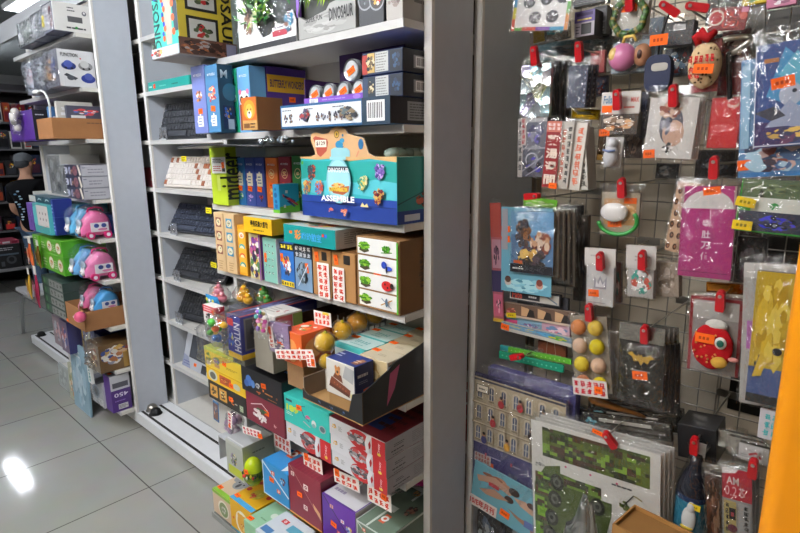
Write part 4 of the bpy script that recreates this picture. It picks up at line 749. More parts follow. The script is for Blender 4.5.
carton('chocolate_game_box', 'white game box with chocolate bar picture and blue lid inside black tray', 'game box', X0=a.x, w=at(357, 412, Y=.862).x - a.x - .006, Y=.862, Z=FZ + max(0, sup), d=.068, h=zat(a.x, .862, 357) - FZ - max(0, sup), cols={'*': '24346e', 'F': 'd4d0c8', 'T': '26387c', 'R': '22326c'}, art={
    'F': [('p', [(.1, .22), (.82, .08), (.85, .3), (.2, .52)], '5a2c1c'), ('p', [(.12, .32), (.84, .16), (.86, .3), (.2, .52)], '7a4028'), ('p', [(.25, .52), (.6, .42), (.55, .62), (.35, .7)], '6a3824')] + [C_(.3 + .1 * i, .36 - .03 * i, .025, 'a85a3a') for i in range(5)] + [E_(.42, .72, .09, .12, 'c88a50'), E_(.36, .82, .04, .06, 'b87a40'), E_(.48, .82, .04, .06, 'b87a40'), C_(.42, .7, .04, '3a2418'), ('p', [(.6, .6), (.95, .5), (1, .9), (.7, .95)], 'a8a8a8'), R(.86, .1, .97, .22, 'd8d090')],
    'T': [LN(.03, .4, .3, .8, 'd0d4e4', 2, 3), ('p', [(.72, .2), (.94, .2), (.97, .7), (.8, .75)], '8a5a40'), LN(.74, .3, .9, .6, 'e0c8b0', 2, 5)],
    'R': [LN(.15, .6, .85, .8, 'd8dce8', 1, 8), LN(.2, .45, .8, .55, '8a94b8', 2, 3), R(.1, .05, .3, .14, 'c8b060')]}, stk=[('R', .62, .2)])
cx1 = -.8985; cw = .0995; cy = .936; ctop = .968
for k in range(4):
    carton('tea_box', ['cream box with honeycomb front, nearest in the black tray', 'cream box second from the front in the black tray', 'cream box third from the front in the black tray', 'rearmost cream box in the black tray'][k], 'box', X0=cx1 - cw - (0, .004, .014, .03)[k], w=cw, Y=cy + .0722 * k, Z=FZ, d=.071, h=ctop - FZ - .001 * k, cols={'*': 'd8cdb4', 'T': 'cfc2a6', 'F': 'c9b48a', 'R': 'd4ccb8'}, grp='cream boxes in the black tray',
        art={'F': [BL(.4, .6, .4, .35, 'e0d4b8 b89458 d8c090 a8834a', 22, 3 + k)], 'T': [LN(.4, .35, .75, .55, 'a89878', 2, 3)], 'R': [C_(.5, .62, .055, '3a3a34'), C_(.5, .60, .045, 'c8bea4')]}, stk=[('T', .13, .72)])
for k in range(3):
    carton('tea_box', ['teal and white box nearest in the black tray, behind the chocolate game', 'teal and white box second from the front in the black tray', 'rearmost teal and white box in the black tray'][k], 'box', X0=cx1 - cw - .121 - (0, .002, .003)[k], w=(.117, .111, .10)[k], Y=.955 + .087 * k, Z=FZ, d=.085 - .012 * (k == 2), h=ctop - FZ - .002 * k, cols={'*': '4ab8b4', 'T': 'c4dcd8'}, grp='teal boxes in the black tray',
        art={'F': [R(0, .55, 1, .9, 'd8e8e4'), LN(.2, .62, .8, .85, '4a7a78', 1, 8), BL(.4, .3, .3, .2, '8ad0c8 e0f0ec', 8, k)], 'T': [R(0, 0, 1, .12, '4ab0ac'), SCR(.3, .42, .78, .72, '6ab0ac', 1, 5, 9), LN(.3, .25, .75, .38, '7ab8b4', 1, k)]}, stk=[('T', .12, .8)])
# ---- sixth shelf: stacks
F6 = .60; Yf = .921
def stackbox(name, label, TL, TR, BLp, BRp, Zb, d, cols, art, stk=(), Y=Yf, x1=None, **k):
    a = at(*BLp, Y=Y); b = at(*BRp, Y=Y); xx0 = (a.x + at(*TL, Y=Y).x) / 2; xx1 = (b.x + at(*TR, Y=Y).x) / 2
    if x1: xx1 = x1
    return carton(name, label, 'toy box', X0=xx0, w=xx1 - xx0, Y=Y, Z=Zb, d=d, h=max(.03, (zat(xx0, Y, TL[1]) + zat(xx1, Y, TR[1])) / 2 - Zb), cols=cols, art=art, stk=stk, **k)
r = stackbox('snack_box', 'black box with orange picture squares at the bottom of the left stack', (207.6, 380.5), (245.8, 397.5), (209.6, 396.5), (246.8, 416.5), F6, .26, {'*': '232220', 'T': '1d1c1a'}, {'F': [R(.06 + .25 * i, .2, .26 + .25 * i, .85, 'd8a048') for i in range(2)] + [BL(.16 + .25 * i, .52, .08, .25, '4a3820 e8d8a0 7a5a30 3a2a1a', 8, i) for i in range(2)] + [T('C', .66, .45, .3, 'e87838', 0), LN(.72, .35, .82, .5, 'c0b8a8', 1), R(.84, .18, .93, .5, 'a8b898'), BL(.88, .33, .03, .1, '4a6a4a e8e0d0', 4, 3)]}, stk=[('F', .62, .55)])
r2 = stackbox('snack_box', 'bright yellow box with oval pictures in the middle of the left stack', (205.5, 363.4), (244.7, 386.1), (207.6, 380.5), (245.8, 397.5), r.top + .0008, .145, {'*': 'e4b81a'}, {'F': [E_(.18, .5, .12, .38, 'c8ccc0'), E_(.18, .48, .08, .26, '5a5a50'), R(.36, .2, .66, .8, 'b8502c'), BL(.5, .5, .12, .2, 'd8804a 8a3a20 e8a060', 8, 4), E_(.8, .48, .09, .22, 'b8bca8'), ('l', 0, .97, 1, .97, .05, 'c09a10')]}, stk=[('F', .66, .4)])
r3 = stackbox('cactus_box', 'lime and yellow box with cactus pots on top of the left stack', (203.4, 345.2), (239.6, 362.4), (205.5, 363.4), (244.7, 386.1), r2.top + .0008, .145, {'*': 'c8d048', 'T': 'a4b04a', 'R': 'b0bc4a', 'F': 'dcbc34'}, {'F': [R(0, .84, 1, 1, 'b4c04a'), BL(.12, .5, .08, .3, '7a8a3a a8b048 5a7030', 7, 2), BL(.35, .5, .09, .25, '7a5090 a878b8 5a8a48', 8, 3), R(.28, .15, .42, .32, 'b88a60'), R(.06, .12, .17, .3, 'd8c8b0'), LN(.6, .3, .9, .42, '8a6a10', 2, 4)], 'T': [R(.3, .05, .98, .5, 'c4c4a8'), BL(.55, .3, .2, .2, '4a5a2a 8a9a48 6a7a3a e0e0d0', 12, 5), LN(.55, .65, .9, .85, 'd8e0a8', 1)]}, stk=[('F', .55, .52)])
t = thing('riser_stand', 'thin clear riser carrying the bear box above the cactus box', 'stand', Matrix.Translation((bear_at.x - .004, .866, r3.top + .0008)))
zz = bear_at.z - r3.top - .0014
m = MB(); m.box(0, 0, zz - .003, .08, .058, zz, film(1.4, name='clear_acrylic')); m.obj('plate', t)
m = MB(); m.box(.02, .0556, 0, .06, .058, zz - .0031, film(1.4, name='clear_acrylic')); m.obj('foot', t)
xm0 = at(247, 414, Y=Yf).x; xm1 = at(285, 436, Y=Yf).x
r = carton('goose_box', 'maroon box with white geese at the bottom of the second stack', 'toy box', X0=xm0, w=xm1 - xm0, Y=Yf, Z=F6, d=.27, h=zat(xm0, Yf, 389.5) - F6, cols='7c2436', art={'F': [BL(.3, .38, .13, .2, 'f0ece8 e8e0dc d8d0d0', 10, 2), BL(.45, .3, .12, .18, 'f0ece8 e0d8d8', 9, 3), BL(.4, .55, .2, .1, '3a6a3a 2c5030', 7, 4), ('l', .15, .62, .45, .8, .03, 'e8d8d8'), ('l', .45, .8, .6, .66, .03, 'e8d8d8'), BL(.78, .28, .05, .06, 'e8d0c8 c88a8a', 5, 5)]}, stk=[('F', .56, .56)])
carton('butterfly_box', 'black box with blue butterflies on top of the maroon box', 'toy box', X0=xm0 - .012, w=xm1 - xm0 + .014, Y=Yf - .004, Z=r.top + .0008, d=.28, h=zat(xm0 - .01, Yf, 364.5) - r.top, cols={'*': '1c1c22', 'T': '1a1a20'}, art={'F': [E_(.2, .5, .08, .22, '4a78c0'), E_(.13, .35, .06, .14, '3a60a8'), E_(.3, .42, .05, .16, '5a88c8'), BL(.42, .45, .06, .14, 'a8b0b8 4a60a0 d8d8d0', 8, 3), BL(.42, .18, .08, .08, 'd8743a b85a2c', 6, 4), C_(.56, .36, .05, 'e88038'), LN(.6, .24, .85, .36, 'e89048', 1, 4), C_(.88, .28, .05, '8a5030'), LN(.66, .1, .9, .16, 'c07838', 1, 5)],
    'T': [E_(.45, .62, .09, .1, '3a8ac8'), E_(.55, .7, .08, .07, '58a83c'), E_(.42, .72, .07, .06, '4a9a48'), E_(.55, .32, .08, .07, '5878d8'), E_(.62, .38, .05, .06, '88a0e8'), BL(.78, .3, .1, .12, 'd8903a c86a2c 4a6ab0 e0b860', 12, 3)]}, stk=[('F', .57, .55)])
Yr = .928
xt0 = at(286, 431, Y=Yr).x; xt1 = at(331.5, 455, Y=Yr).x; xr0 = xt1 + .002; xr1 = -.8945
def robo(k): return [BL(.1, .55, .05, .16, 'd8a030 2a2a2a e8b848', 6, 2), LN(.18, .4, .26, .7, '8a8a88', 4, 3), E_(.56, .48, .2, .52, 'c0282c'), BL(.52, .5, .2, .36, '9a9a9c 5a5a60 c8c8cc 3a3a40 b85050', 22, 4 + k), ('p', [(.7, 1), (.78, 1), (.72, .5), (.74, 0), (.68, 0), (.66, .5)], 'e8e8ec'), R(.78, 0, 1, 1, 'c0262c'), T('Crazy', .9, .5, .2, 'f0e8e8', PI / 2, .62, 0), E_(.9, .2, .03, .08, 'e8d050')]
zh = zat(xt0, Yr, 419.5) - F6
r = carton('robot_kit_box', 'white and red robot kit box under the turquoise box', 'toy box', X0=xt0, w=xt1 - xt0, Y=Yr, Z=F6, d=.26, h=zh, cols={'*': 'd6d6da', 'R': 'b8b8bc'}, art={'F': robo(9)}, grp='white and red robot kit boxes')
carton('doctor_kit_box', 'turquoise toy box with yellow title resting on a robot kit box', 'toy box', X0=xt0 + .002, w=xt1 - xt0 - .002, Y=Yr - .004, Z=r.top + .0008, d=.26, h=zat(xt0, Yr, 392) - r.top, cols={'*': '34c0b4', 'T': '40c8bc'}, art={'F': [R(.06, .78, .2, .86, '3a4a50'), T('189', .2, .56, .24, 'c8d838', 0, .28, .06), LN(.06, .3, .25, .42, 'd8f0ec', 2, 3), ('l', .4, .8, .46, .5, .03, '2a6a78'), ('l', .46, .5, .58, .4, .03, '2a6a78'), ('l', .4, .8, .5, .86, .03, '2a6a78'), BL(.55, .5, .06, .14, 'd83a78 e86098', 6, 3), E_(.68, .4, .05, .13, 'e0e4e0'), E_(.68, .34, .04, .07, '8ab0b0'), E_(.86, .36, .07, .13, 'a8b0b4'), E_(.86, .36, .05, .09, '5a6a70'), ('l', .45, .32, .6, .22, .03, 'e0a0b0')], 'T': [R(.1, .3, .6, .7, '60d8cc')]}, stk=[('F', .36, .72)])
z = F6; hh = [.063, .056, .056]
tops = [zat(xr0, Yr, v) for v in (449, 432, 415)]
for k in range(3):
    h = tops[k] - z
    carton('robot_kit_box', ['white and red robot kit box at the bottom of the stack of three', 'white and red robot kit box in the middle of the stack of three', 'white and red robot kit box on top of the stack of three'][k], 'toy box', X0=xr0, w=xr1 - xr0, Y=Yr - .003 * k, Z=z, d=.26, h=h - .001, cols={'*': 'd6d6da', 'R': 'b4b4ba', 'T': '7c2a34'}, grp='white and red robot kit boxes',
        art={'F': robo(k), 'R': [LN(.08, .25, .34, .4, '4a4a50', 1, 2 + k), LN(.12, .5, .28, .7, '5a5a60', 2, 3 + k), LN(.4, .2, .92, .85, '9a9aa0', 6, 5), LN(.1, .1, .3, .18, '4a4a50', 1, 4)], 'T': [R(.45, .15, .75, .5, '2a4a9a'), LN(.6, .2, .95, .8, '50202a', 4)] if k == 2 else []})
    z = tops[k]
# ---- seventh shelf: bird-logo blocks
G7 = .345; Yg = .925
def block(label, u, c, art, x0, x1, d=.3, top='same', vt=None, Rc=None, stk=(), h=None):
    h = h or zat(x0, Yg, vt) - G7
    return carton('block_set_box', label, 'toy box', X0=x0, w=x1 - x0, Y=Yg, Z=G7, d=d, h=h, cols={'*': c, 'T': top if top != 'same' else c, 'R': Rc or c}, art=art, stk=stk, grp='block set boxes with diagonal fronts')
def logo(x, y, s, a='f4f0ec', b='e05030'): return [R(x - s, y - s * .8, x + s, y + s * .8, a), C_(x, y, s * .5, b), C_(x, y, s * .22, a)]
EDGE = 'd8e2ea'
block('sky blue block set box with white diagonal edge', 0, '2c86c0', {'F': [('l', .0, .98, 1, .32, .05, EDGE), ('p', [(.05, 1), (1, .4), (1, 1)], '2f8fca'), ('l', .02, 0, .02, 1, .04, EDGE), ('l', 0, .03, 1, .03, .04, EDGE)] + logo(.42, .78, .07, 'e06038', 'f4f0ec') + logo(.62, .34, .07, 'e06038', 'f4f0ec') + [BL(.8, .72, .12, .14, '3a4a90 a8c8e0 5a2a3a', 6, 3)], 'T': [R(.03, .02, .97, .98, '348ccc'), ('p', [(.0, .35), (.6, .35), (.75, .0), (1, .1), (1, .3), (.8, .6), (.2, .7), (0, .6)], 'dce4e8')] + logo(.4, .3, .1, 'e06038', 'f4f0ec') + [BL(.6, .75, .2, .1, '2c3a58 48608a 1d2438', 9, 4), BL(.1, .8, .08, .1, '3a7a9a', 3, 5)]}, -1.482, -1.338, vt=459, stk=[('F', .36, .56)])
block('maroon block set box with cream bird logo', 0, '7d2234', {'F': [('p', [(.08, 1), (1, .25), (1, 1)], '8a2a3a'), ('l', .06, 1, 1, .22, .012, 'c08a80'), R(0, 0, 1, .035, 'd8963c')] + logo(.55, .72, .07, 'e8d8d0', '7d2234') + logo(.52, .3, .06, 'e8d8d0', '7d2234') + logo(.15, .85, .05, 'e8d8d0', '7d2234') + [('p', [(.75, .5), (.95, .38), (1, .25), (.8, .38)], 'd8a878')], 'T': [('l', .1 * i, 0, .1 * i, 1, .01, '8a2e40') for i in range(1, 10)] + logo(.35, .4, .08, 'e8d8d0', '7d2234') + [BL(.78, .5, .14, .12, '2a6a30 e8e0d8 c83030 3a8a40', 9, 4)]}, -1.334, -1.172, vt=463, stk=[('F', .35, .5)])
block('purple block set box with white lid', 0, '5a2c90', {'F': [('p', [(.05, 1), (1, .2), (1, 1)], '6a3aa0'), ('l', .03, 1, 1, .18, .02, '2a2440')] + logo(.3, .82, .05, 'e8b088', '5a2c90') + logo(.62, .62, .05, 'f0f0f0', 'e05030') + logo(.5, .3, .05, 'e86038', 'f0f0f0') + [BL(.78, .5, .12, .14, '3a60b0 e0c040 88a8d8 e8e8e8', 9, 4), BL(.88, .3, .06, .08, 'e0c040 3a60b0', 4, 5)], 'T': [R(.03, .02, .97, .98, 'd4d2d6')] + logo(.35, .35, .09, 'e06038', 'f4f0ec') + [BL(.72, .55, .16, .12, 'e0b830 3a58a0 e8c850 5a5a60', 10, 5), LN(.1, .1, .5, .2, '9a90a8', 1, 3)]}, -1.168, -1.02, vt=492.5, stk=[('F', .35, .42)], Rc='d0ced4')
block('sage green block set box with white edges', 0, '6a7c6c', {'F': [('l', .0, .98, 1, .3, .03, 'd0d8d0'), ('l', .02, 0, .02, 1, .03, 'd0d8d0'), ('l', .98, 0, .98, 1, .03, 'd0d8d0'), ('l', 0, .98, 1, .98, .04, 'd0d8d0')] + logo(.25, .85, .05, 'e06038', 'f4f0ec') + logo(.72, .85, .06, 'e06038', 'f4f0ec'), 'T': [R(0, .3, .5, .38, 'd0d8d0'), R(.3, .0, .36, .35, 'd0d8d0'), R(.5, .55, .56, .8, 'd0d8d0'), R(0, .72, .55, .78, 'd0d8d0'), R(0, 0, .03, 1, 'd0d8d0')] + logo(.5, .18, .08, 'e06038', 'f4f0ec') + [BL(.78, .42, .14, .1, '4a3030 8a5048 2c2424 a87868', 9, 6), BL(.45, .66, .1, .08, 'e0a858 c87838', 5, 7)], 'R': [R(0, .95, 1, 1, 'd0d8d0'), R(.0, 0, .03, 1, 'd0d8d0'), R(.9, 0, 1, .08, 'c8803c')]}, -1.016, -.8945, vt=519)
def signat(label, TL, BLp, BRp, Y, sd, st=None):
    pack('price_sign', label, 'sign', BLp, BRp, TL, Y, .0012, 'efeae2:paper', {'F': [SCR(.05, .08, .95, .92, RED, 2, 4, sd)]}, bag=False, stk=[('F', *st, ORANGE, .02, .024)] if st else (), empty=True, grp='red on white brush written price signs')
signat('brush written sign leaning above the sky blue block set box', (273.5, 431), (274.5, 446), (291, 456.5), 1.0, 21)
signat('brush written sign leaning above the maroon block set box', (301.6, 451.8), (304, 466.5), (323, 478), .955, 22, (.2, .8))
signat('brush written sign leaning above the purple block set box', (332.8, 468), (334.5, 481.5), (360, 495), .95, 23, (.15, .8))
signat('brush written sign leaning above the sage green block set box', (366.2, 483), (367.5, 500), (391.5, 514.5), .95, 24, (.72, .75))
x, y, z = pt(400, 494, 1.02)
def yarn(c, s):
    def f(t):
        m = MB(); m.ell((0, 0, .0235), (.032, .032, .022), c, 14, 9, .3, s); m.obj('yarn_ball', t)
    return f
x, y, z = pt(388, 503, 1.0); bag('bagged_yarn', 'clear bag with grey green soft ball on the sage box', 'bag', -.975, 1.03, .528, .044, .042, .024, yarn('4a605a:cloth', 3), seed=3, tie=False)
bag('bagged_yarn', 'clear bag with magenta soft ball beside the shelf end', 'bag', -.93, 1.11, .528, .032, .034, .024, yarn('b02c74:cloth', 5), seed=6, tie=False)
bag('bagged_toys', 'clear blue tinted bag behind the purple and maroon signs', 'bag', -1.13, 1.09, .522, .09, .05, .03, gems(['4a7aa8:plastic', '6a98b8:plastic', '2c5078:plastic'], 9, .07, .028, 8, .014), seed=9, tie=False, tint='dceaf4')
# grey toy box and egg at the left of the seventh shelf
a = at(228, 478, Y=.905)
r = carton('figure_box', 'pale grey toy box with yellow figure scene on the seventh shelf', 'toy box', X0=-1.688, w=.112, Y=.908, Z=G7, d=.13, h=.138, cols={'*': 'b8bab2', 'T': 'b4b6b6', 'R': 'a4a89a'}, art={'F': [R(.04, .04, .96, .9, 'a8aca2'), R(.12, .06, .95, .3, 'b4bc28'), BL(.45, .5, .2, .2, '5a6a3a e0c030 8a7a98 3a4a2a d8d8d0', 16, 4)], 'R': [LN(.3, .7, .8, .8, '70746a', 1, 3), R(.06, .06, .94, .12, '98a040')], 'T': [BL(.55, .55, .15, .12, 'b8c040 8a9a30', 6, 3), R(.04, .04, .96, .08, 'd0d2d0')]})
carton('figure_box', 'second pale grey toy box behind the green capsule egg', 'toy box', X0=-1.60, w=.105, Y=1.05, Z=G7, d=.13, h=.142, cols={'*': 'b0b2a8', 'T': 'a4a69c'}, art={'F': [BL(.5, .5, .2, .25, 'c8a860 8aa050 d8d8c8', 8, 5)]})
x, y, z = pt(254.5, 472, .93)
t = thing('capsule_egg', 'glossy lime green capsule egg in a printed wrapper', 'toy', Matrix.Translation((at(254.5, 486, Y=.93).x, .93, G7 + .001)))
m = MB(); m.lathe([(.010, 0), (.022, .004), (.030, .02), (.0345, .042), (.034, .052)], '8a9a1c:gloss', 24); m.obj('lower_shell', t)
m = MB(); m.lathe([(.034, .0524), (.032, .068), (.0265, .084), (.018, .096), (.008, .102), (.001, .103)], 'b4c81e:gloss', 24); m.obj('upper_shell', t)
m = MB(); rn = random.Random(4); m.lathe([(.0335, .026), (.0355, .044), (.0345, .058)], '6a7a20:paper', 24)
for i in range(16):
    th = -PI + PI * i / 15; rr = .0358; m.ell((rr * math.cos(th), rr * math.sin(th), .042 + .004 * (i % 3)), (.004, .004, .007), rn.choice(('c83a3a:paper', '3a3a3a:paper', 'f0e040:paper', 'e8e8e0:paper', '2c4a20:paper')), 6, 4)
m.obj('wrapper', t); sticker(t, (-.01, -.0365, .048), (.05, .0, 0), (0, 0, .05), (0, -1, 0), .5, .45, rot=.3)
# bagged things above it, left end
t = pack('price_sign', 'white sign with red characters in front of the grey toy bags', 'sign', (243, 433), (262, 441), (241.5, 425), .94, .001, 'efeae2:paper', {'F': [SCR(.04, .06, .96, .94, 'c83048:paper', 2, 5, 31)]}, bag=False, stk=[('F', .95, .35)])
bag('bagged_toys', 'clear bag of grey toy parts behind the grey toy box', 'bag', -1.52, 1.12, G7 + .145, .12, .06, .032, gems(['5a5a5e:plastic', '7a7c80:plastic', 'c8c8cc:plastic', '3a3a3e:plastic'], 14, .1, .03, 12, .014), seed=11, tie=False)
bag('bagged_toys', 'clear bag of pale mauve toys under the black picture box', 'bag', -1.735, .975, G7 + .10, .05, .03, .05, gems(['c8a8c0:plastic', 'b898b8:plastic', 'e0c8d8:plastic', 'a890a8:plastic'], 12, .045, .05, 13, .014), seed=12)
t = thing('acrylic_stand', 'low clear acrylic riser under the mauve toy bag', 'stand', Matrix.Translation((-1.79, .935, G7)))
m = MB(); m.box(0, 0, .094, .10, .09, .098, 'c8ccd0:gloss'); m.obj('plate', t)
for q in (0, .096):
    m = MB(); m.box(q, 0, 0, q + .004, .09, .094, 'c8ccd0:gloss'); m.obj('foot', t)
pack('card_pack', 'blue backed card leaning at the left end under the black picture box', 'card pack', (213.5, 419), (219, 424), (211.5, 399), .925, .002, '3a6a98', {'F': [R(.1, .1, .9, .9, '7a5a50'), BL(.5, .5, .3, .4, 'c8a890 50607a', 6, 3)]}, bag=False, empty=False)
pack('price_sign', 'narrow white sign with red characters on the mauve toy bag', 'sign', (228, 427), (232, 429), (229, 412), .93, .001, 'efeae2:paper', {'F': [SCR(.05, .05, .95, .95, 'c83048:paper', 5, 1, 33)]}, bag=False, stk=[('F', .4, .15, ORANGE, .012, .014)])
# ---- bottom shelf
t = thing('shelf_tray', 'flat acrylic tray under the mint and striped gift boxes', 'tray', Matrix.Translation((-1.505, .79, .1095)))
m = MB(); m.box(0, 0, 0, .45, .208, .015, '6a6c68:gloss'); m.obj('plate', t)
H8 = .126
a = at(214.5, 511, Y=.905); ya = .905
carton('animal_box', 'beige gift box with koala lid at the lower left corner', 'gift box', X0=-1.812, w=.128, Y=ya, Z=H8, d=.15, h=zat(-1.812, ya, 488) - H8, cols={'*': 'd0b498', 'T': 'cdb698'}, art={'F': [R(0, .88, 1, 1, '8ab83c'), E_(.6, .42, .3, .36, 'e4dccc'), E_(.6, .4, .24, .3, '7a8a58'), BL(.6, .4, .15, .2, '9a9a8a 5a6a48 c8c8b8', 8, 3)], 'T': [R(0, 0, 1, .12, '88b83a'), E_(.5, .55, .22, .2, '8e9090'), C_(.22, .66, .12, '8e9090'), C_(.78, .66, .12, '8e9090'), E_(.5, .5, .06, .1, '3a3a3c'), C_(.38, .6, .03, '2a2a2a'), C_(.62, .6, .03, '2a2a2a'), E_(.85, .9, .08, .06, '8ab83c')]}, stk=[('T', .15, .16)])
carton('animal_box', 'yellow gift box with bear lid at the lower left', 'gift box', X0=-1.678, w=.142, Y=ya - .004, Z=H8, d=.15, h=zat(-1.678, ya, 496) - H8, cols={'*': 'dfa91c', 'T': 'd8a41c'}, art={'F': [E_(.55, .42, .3, .38, 'ece4d4'), E_(.55, .4, .22, .3, 'e0a838'), C_(.42, .62, .08, 'e0a838'), C_(.68, .62, .08, 'e0a838'), BL(.55, .3, .15, .15, 'c87a30 e8c878', 6, 4), R(0, 0, 1, .06, '4aa8d0'), C_(.15, .4, .04, 'c85030')], 'T': [R(0, 0, 1, .14, '4aa8d8'), E_(.5, .5, .2, .2, 'b8a838'), BL(.42, .4, .16, .14, 'a83a38 c85a48', 6, 4), BL(.6, .55, .14, .16, 'a8a840 c8b858', 6, 5)] + [C_(x, y, .07, 'a83028') for x, y in ((.15, .85), (.5, .85), (.85, .6), (.8, .85), (.12, .5))]}, stk=[('T', .12, .16)])
carton('gift_box', 'plain mint green gift box at the bottom front', 'gift box', X0=-1.505, w=.125, Y=ya - .052, Z=H8, d=.13, h=zat(-1.532, ya - .055, 516) - H8, cols={'*': '8cbc94', 'T': '94c09c'}, art={'T': [E_(.55, .6, .12, .1, 'd0dccc'), LN(.3, .3, .6, .4, '6a9a74', 1, 3)], 'F': [LN(.3, .5, .7, .6, '6a9a74', 2, 4)]}, stk=[('T', .12, .14)])
carton('gift_box', 'plain brown gift box behind the mint green one', 'gift box', X0=-1.53, w=.13, Y=ya + .082, Z=H8, d=.14, h=zat(-1.525, ya + .082, 505) - H8, cols={'*': '9a6848', 'T': '94623f'}, art={'T': [E_(.6, .5, .12, .1, 'b8b0a0'), LN(.3, .3, .6, .4, '744a30', 2, 4)]}, stk=[('T', .12, .14)])
carton('gift_box', 'plain tan gift box beneath the maroon block set box', 'gift box', X0=-1.375, w=.125, Y=ya + .03, Z=H8, d=.17, h=zat(-1.39, ya + .03, 517) - H8, cols={'*': 'a88850', 'T': 'a58450'}, art={'T': [LN(.3, .4, .75, .6, '7a5e34', 2, 4)]}, stk=[('T', .12, .12)])
carton('gift_box', 'white and blue striped gift box at the very bottom edge', 'gift box', X0=-1.355, w=.15, Y=ya - .10, Z=H8, d=.12, h=zat(-1.355, ya - .10, 529) - H8, cols={'*': 'c4ccd0', 'T': 'c8d0d4'}, art={'T': [R(.05, .1, .35, .3, '4a78a8'), R(.5, .5, .9, .75, '58a0b8')] + logo(.3, .7, .09, 'c83a38', 'f4f0ec')})
carton('gift_box', 'black gift box half hidden at the bottom edge', 'gift box', X0=-1.20, w=.14, Y=ya - .02, Z=H8, d=.2, h=.135, cols={'*': '201c1c', 'T': '241e1c'}, art={'T': [E_(.3, .3, .12, .1, 'b87838')]})
t = thing('shelf_tray', 'clear acrylic shelf tray under the animal gift boxes', 'tray', Matrix.Translation((-1.806, .895, .1095)))
m = MB(); m.box(0, 0, 0, .30, .103, .015, '6a6c68:gloss'); m.obj('plate', t); m = MB(); m.box(0, -.003, 0, .30, -.0002, .022, '8a8c88:gloss'); m.obj('front_lip', t)
# ================================================================== rear shelves: keyboards
def keyboard(label, u0, v0, u1, v1, z, body, keys, acc=(), lean=.9, L_=.43, D=.165, y=1.30, ku='plastic'):
    a = at(u0, v0, Y=y)
    M = Matrix.Translation((max(a.x, -2.852), y, z + .0015 + .02 * math.cos(lean))) @ Matrix.Rotation(.12, 4, 'Z') @ Matrix.Rotation(lean, 4, 'X')
    t = thing('keyboard', label, 'keyboard', M, 'keyboards on the rear shelves')
    m = MB(); m.box(0, 0, -.02, L_, D, -.004, body + ':plastic'); m.box(.004, .004, -.004, L_ - .004, D - .004, -.0025, body + ':plastic'); m.obj('case', t, .003)
    k0 = None; cols = 17; rows = 5; px_ = (L_ - .016) / cols; py_ = (D - .014) / rows
    cache = {}
    for r in range(rows):
        for c in range(cols):
            if r == 0 and 4 <= c <= 9 and c != 6: continue
            cc = keys[1] if (c, r) in acc else keys[0]; wide = 6 if (r == 0 and c == 6) else 1
            if (cc, wide) not in cache:
                w_ = px_ * (.86 + (wide - 1)); m = MB(); q = .0015
                m.add([(-w_ / 2, -py_ * .43, 0), (w_ / 2, -py_ * .43, 0), (w_ / 2, py_ * .43, 0), (-w_ / 2, py_ * .43, 0), (-w_ / 2 + q, -py_ * .43 + q, .007), (w_ / 2 - q, -py_ * .43 + q, .007), (w_ / 2 - q, py_ * .43 - q, .007), (-w_ / 2 + q, py_ * .43 - q, .007)], [(4, 5, 6, 7), (0, 1, 5, 4), (1, 2, 6, 5), (2, 3, 7, 6), (3, 0, 4, 7)], cc + ':plastic')
                o = m.obj('keycap', t); cache[cc, wide] = o
            else: o = cache[cc, wide].copy(); C.objects.link(o); o.parent = t
            o.matrix_local = Matrix.Translation((.008 + px_ * (c + .5), .007 + py_ * (r + .5), -.0022))
    return t
keyboard('black keyboard leaning on the rear shelf left of the blue puzzle boxes', 153, 136, 0, 0, ZS[2], '26282c', ('383a40', '3a3c42'), y=1.30, lean=1.25, D=.185)
keyboard('white keyboard with brown accent keys leaning on a rear shelf', 152.5, 184, 0, 0, ZS[3], 'd8d0c8', ('ddd6cf', '9a5a3a'), acc={(2, 4), (9, 3), (11, 1), (13, 0), (14, 2), (10, 2), (12, 3), (13, 3), (0, 0), (15, 4), (0, 4), (14, 4)}, y=1.30, lean=1.15)
keyboard('dark navy keyboard on the rear shelf below the white one', 159, 234, 0, 0, ZS[4], '282a32', ('343a4a', '262a3c'), acc={(c, 4) for c in range(17)}, y=1.30, lean=1.0)
keyboard('black keyboard with tall keys on the rear shelf near the yellow tag', 163.5, 281, 0, 0, ZS[5], '1c1d20', ('2c2e33', '2a2c30'), y=1.30, lean=1.0)
keyboard('black keyboard lowest of the five on the rear shelves', 172, 321, 0, 0, ZS[6], '1c1d20', ('2e3034', '2a2c30'), y=1.30, lean=1.05)
# flat teal box, sleeve, standing books
a = at(143, 87.5, Y=1.275)
carton('keyboard_box', 'flat teal keyboard box on the rear shelf under the dinosaur tray', 'box', X0=max(a.x, -2.855), w=.42, Y=1.275, Z=ZS[1], d=.16, h=.044, cols={'*': '18988e', 'T': '5a5e5c'}, art={'F': [LN(.03, .3, .1, .7, 'c8e8e0', 1, 2), LN(.3, .3, .5, .6, '6ac0b4', 1, 3), LN(.6, .3, .8, .6, '0e5c58', 1, 4)]}, stk=[('F', .17, .5, 'e8402a:paper', .022, .02)])
a = at(181, 362, Y=1.28)
t = thing('boxed_drawing_tablet', 'grey boxed tablet with dark screen picture leaning on the low rear shelf', 'box', Matrix.Translation((a.x, 1.285, ZS[7] + .009)) @ Matrix.Rotation(-.28, 4, 'X'))
m = MB(); m.box(0, 0, 0, .27, .03, .19, {'*': 'c4c6ca', 'F': 'b0b4bc'}); m.art((0, 0, 0), (.27, 0, 0), (0, 0, .19), [R(.22, .3, .95, .95, '2a2c30'), R(.26, .34, .91, .91, '3a3e46'), ('p', [(0, 0), (.35, 0), (.2, .3), (0, .35)], '8a90a8'), LN(.05, .06, .3, .2, '50588a', 2, 2), R(.75, .02, .95, .25, '2c2c30')], (0, -1, 0)); m.obj('carton', t)
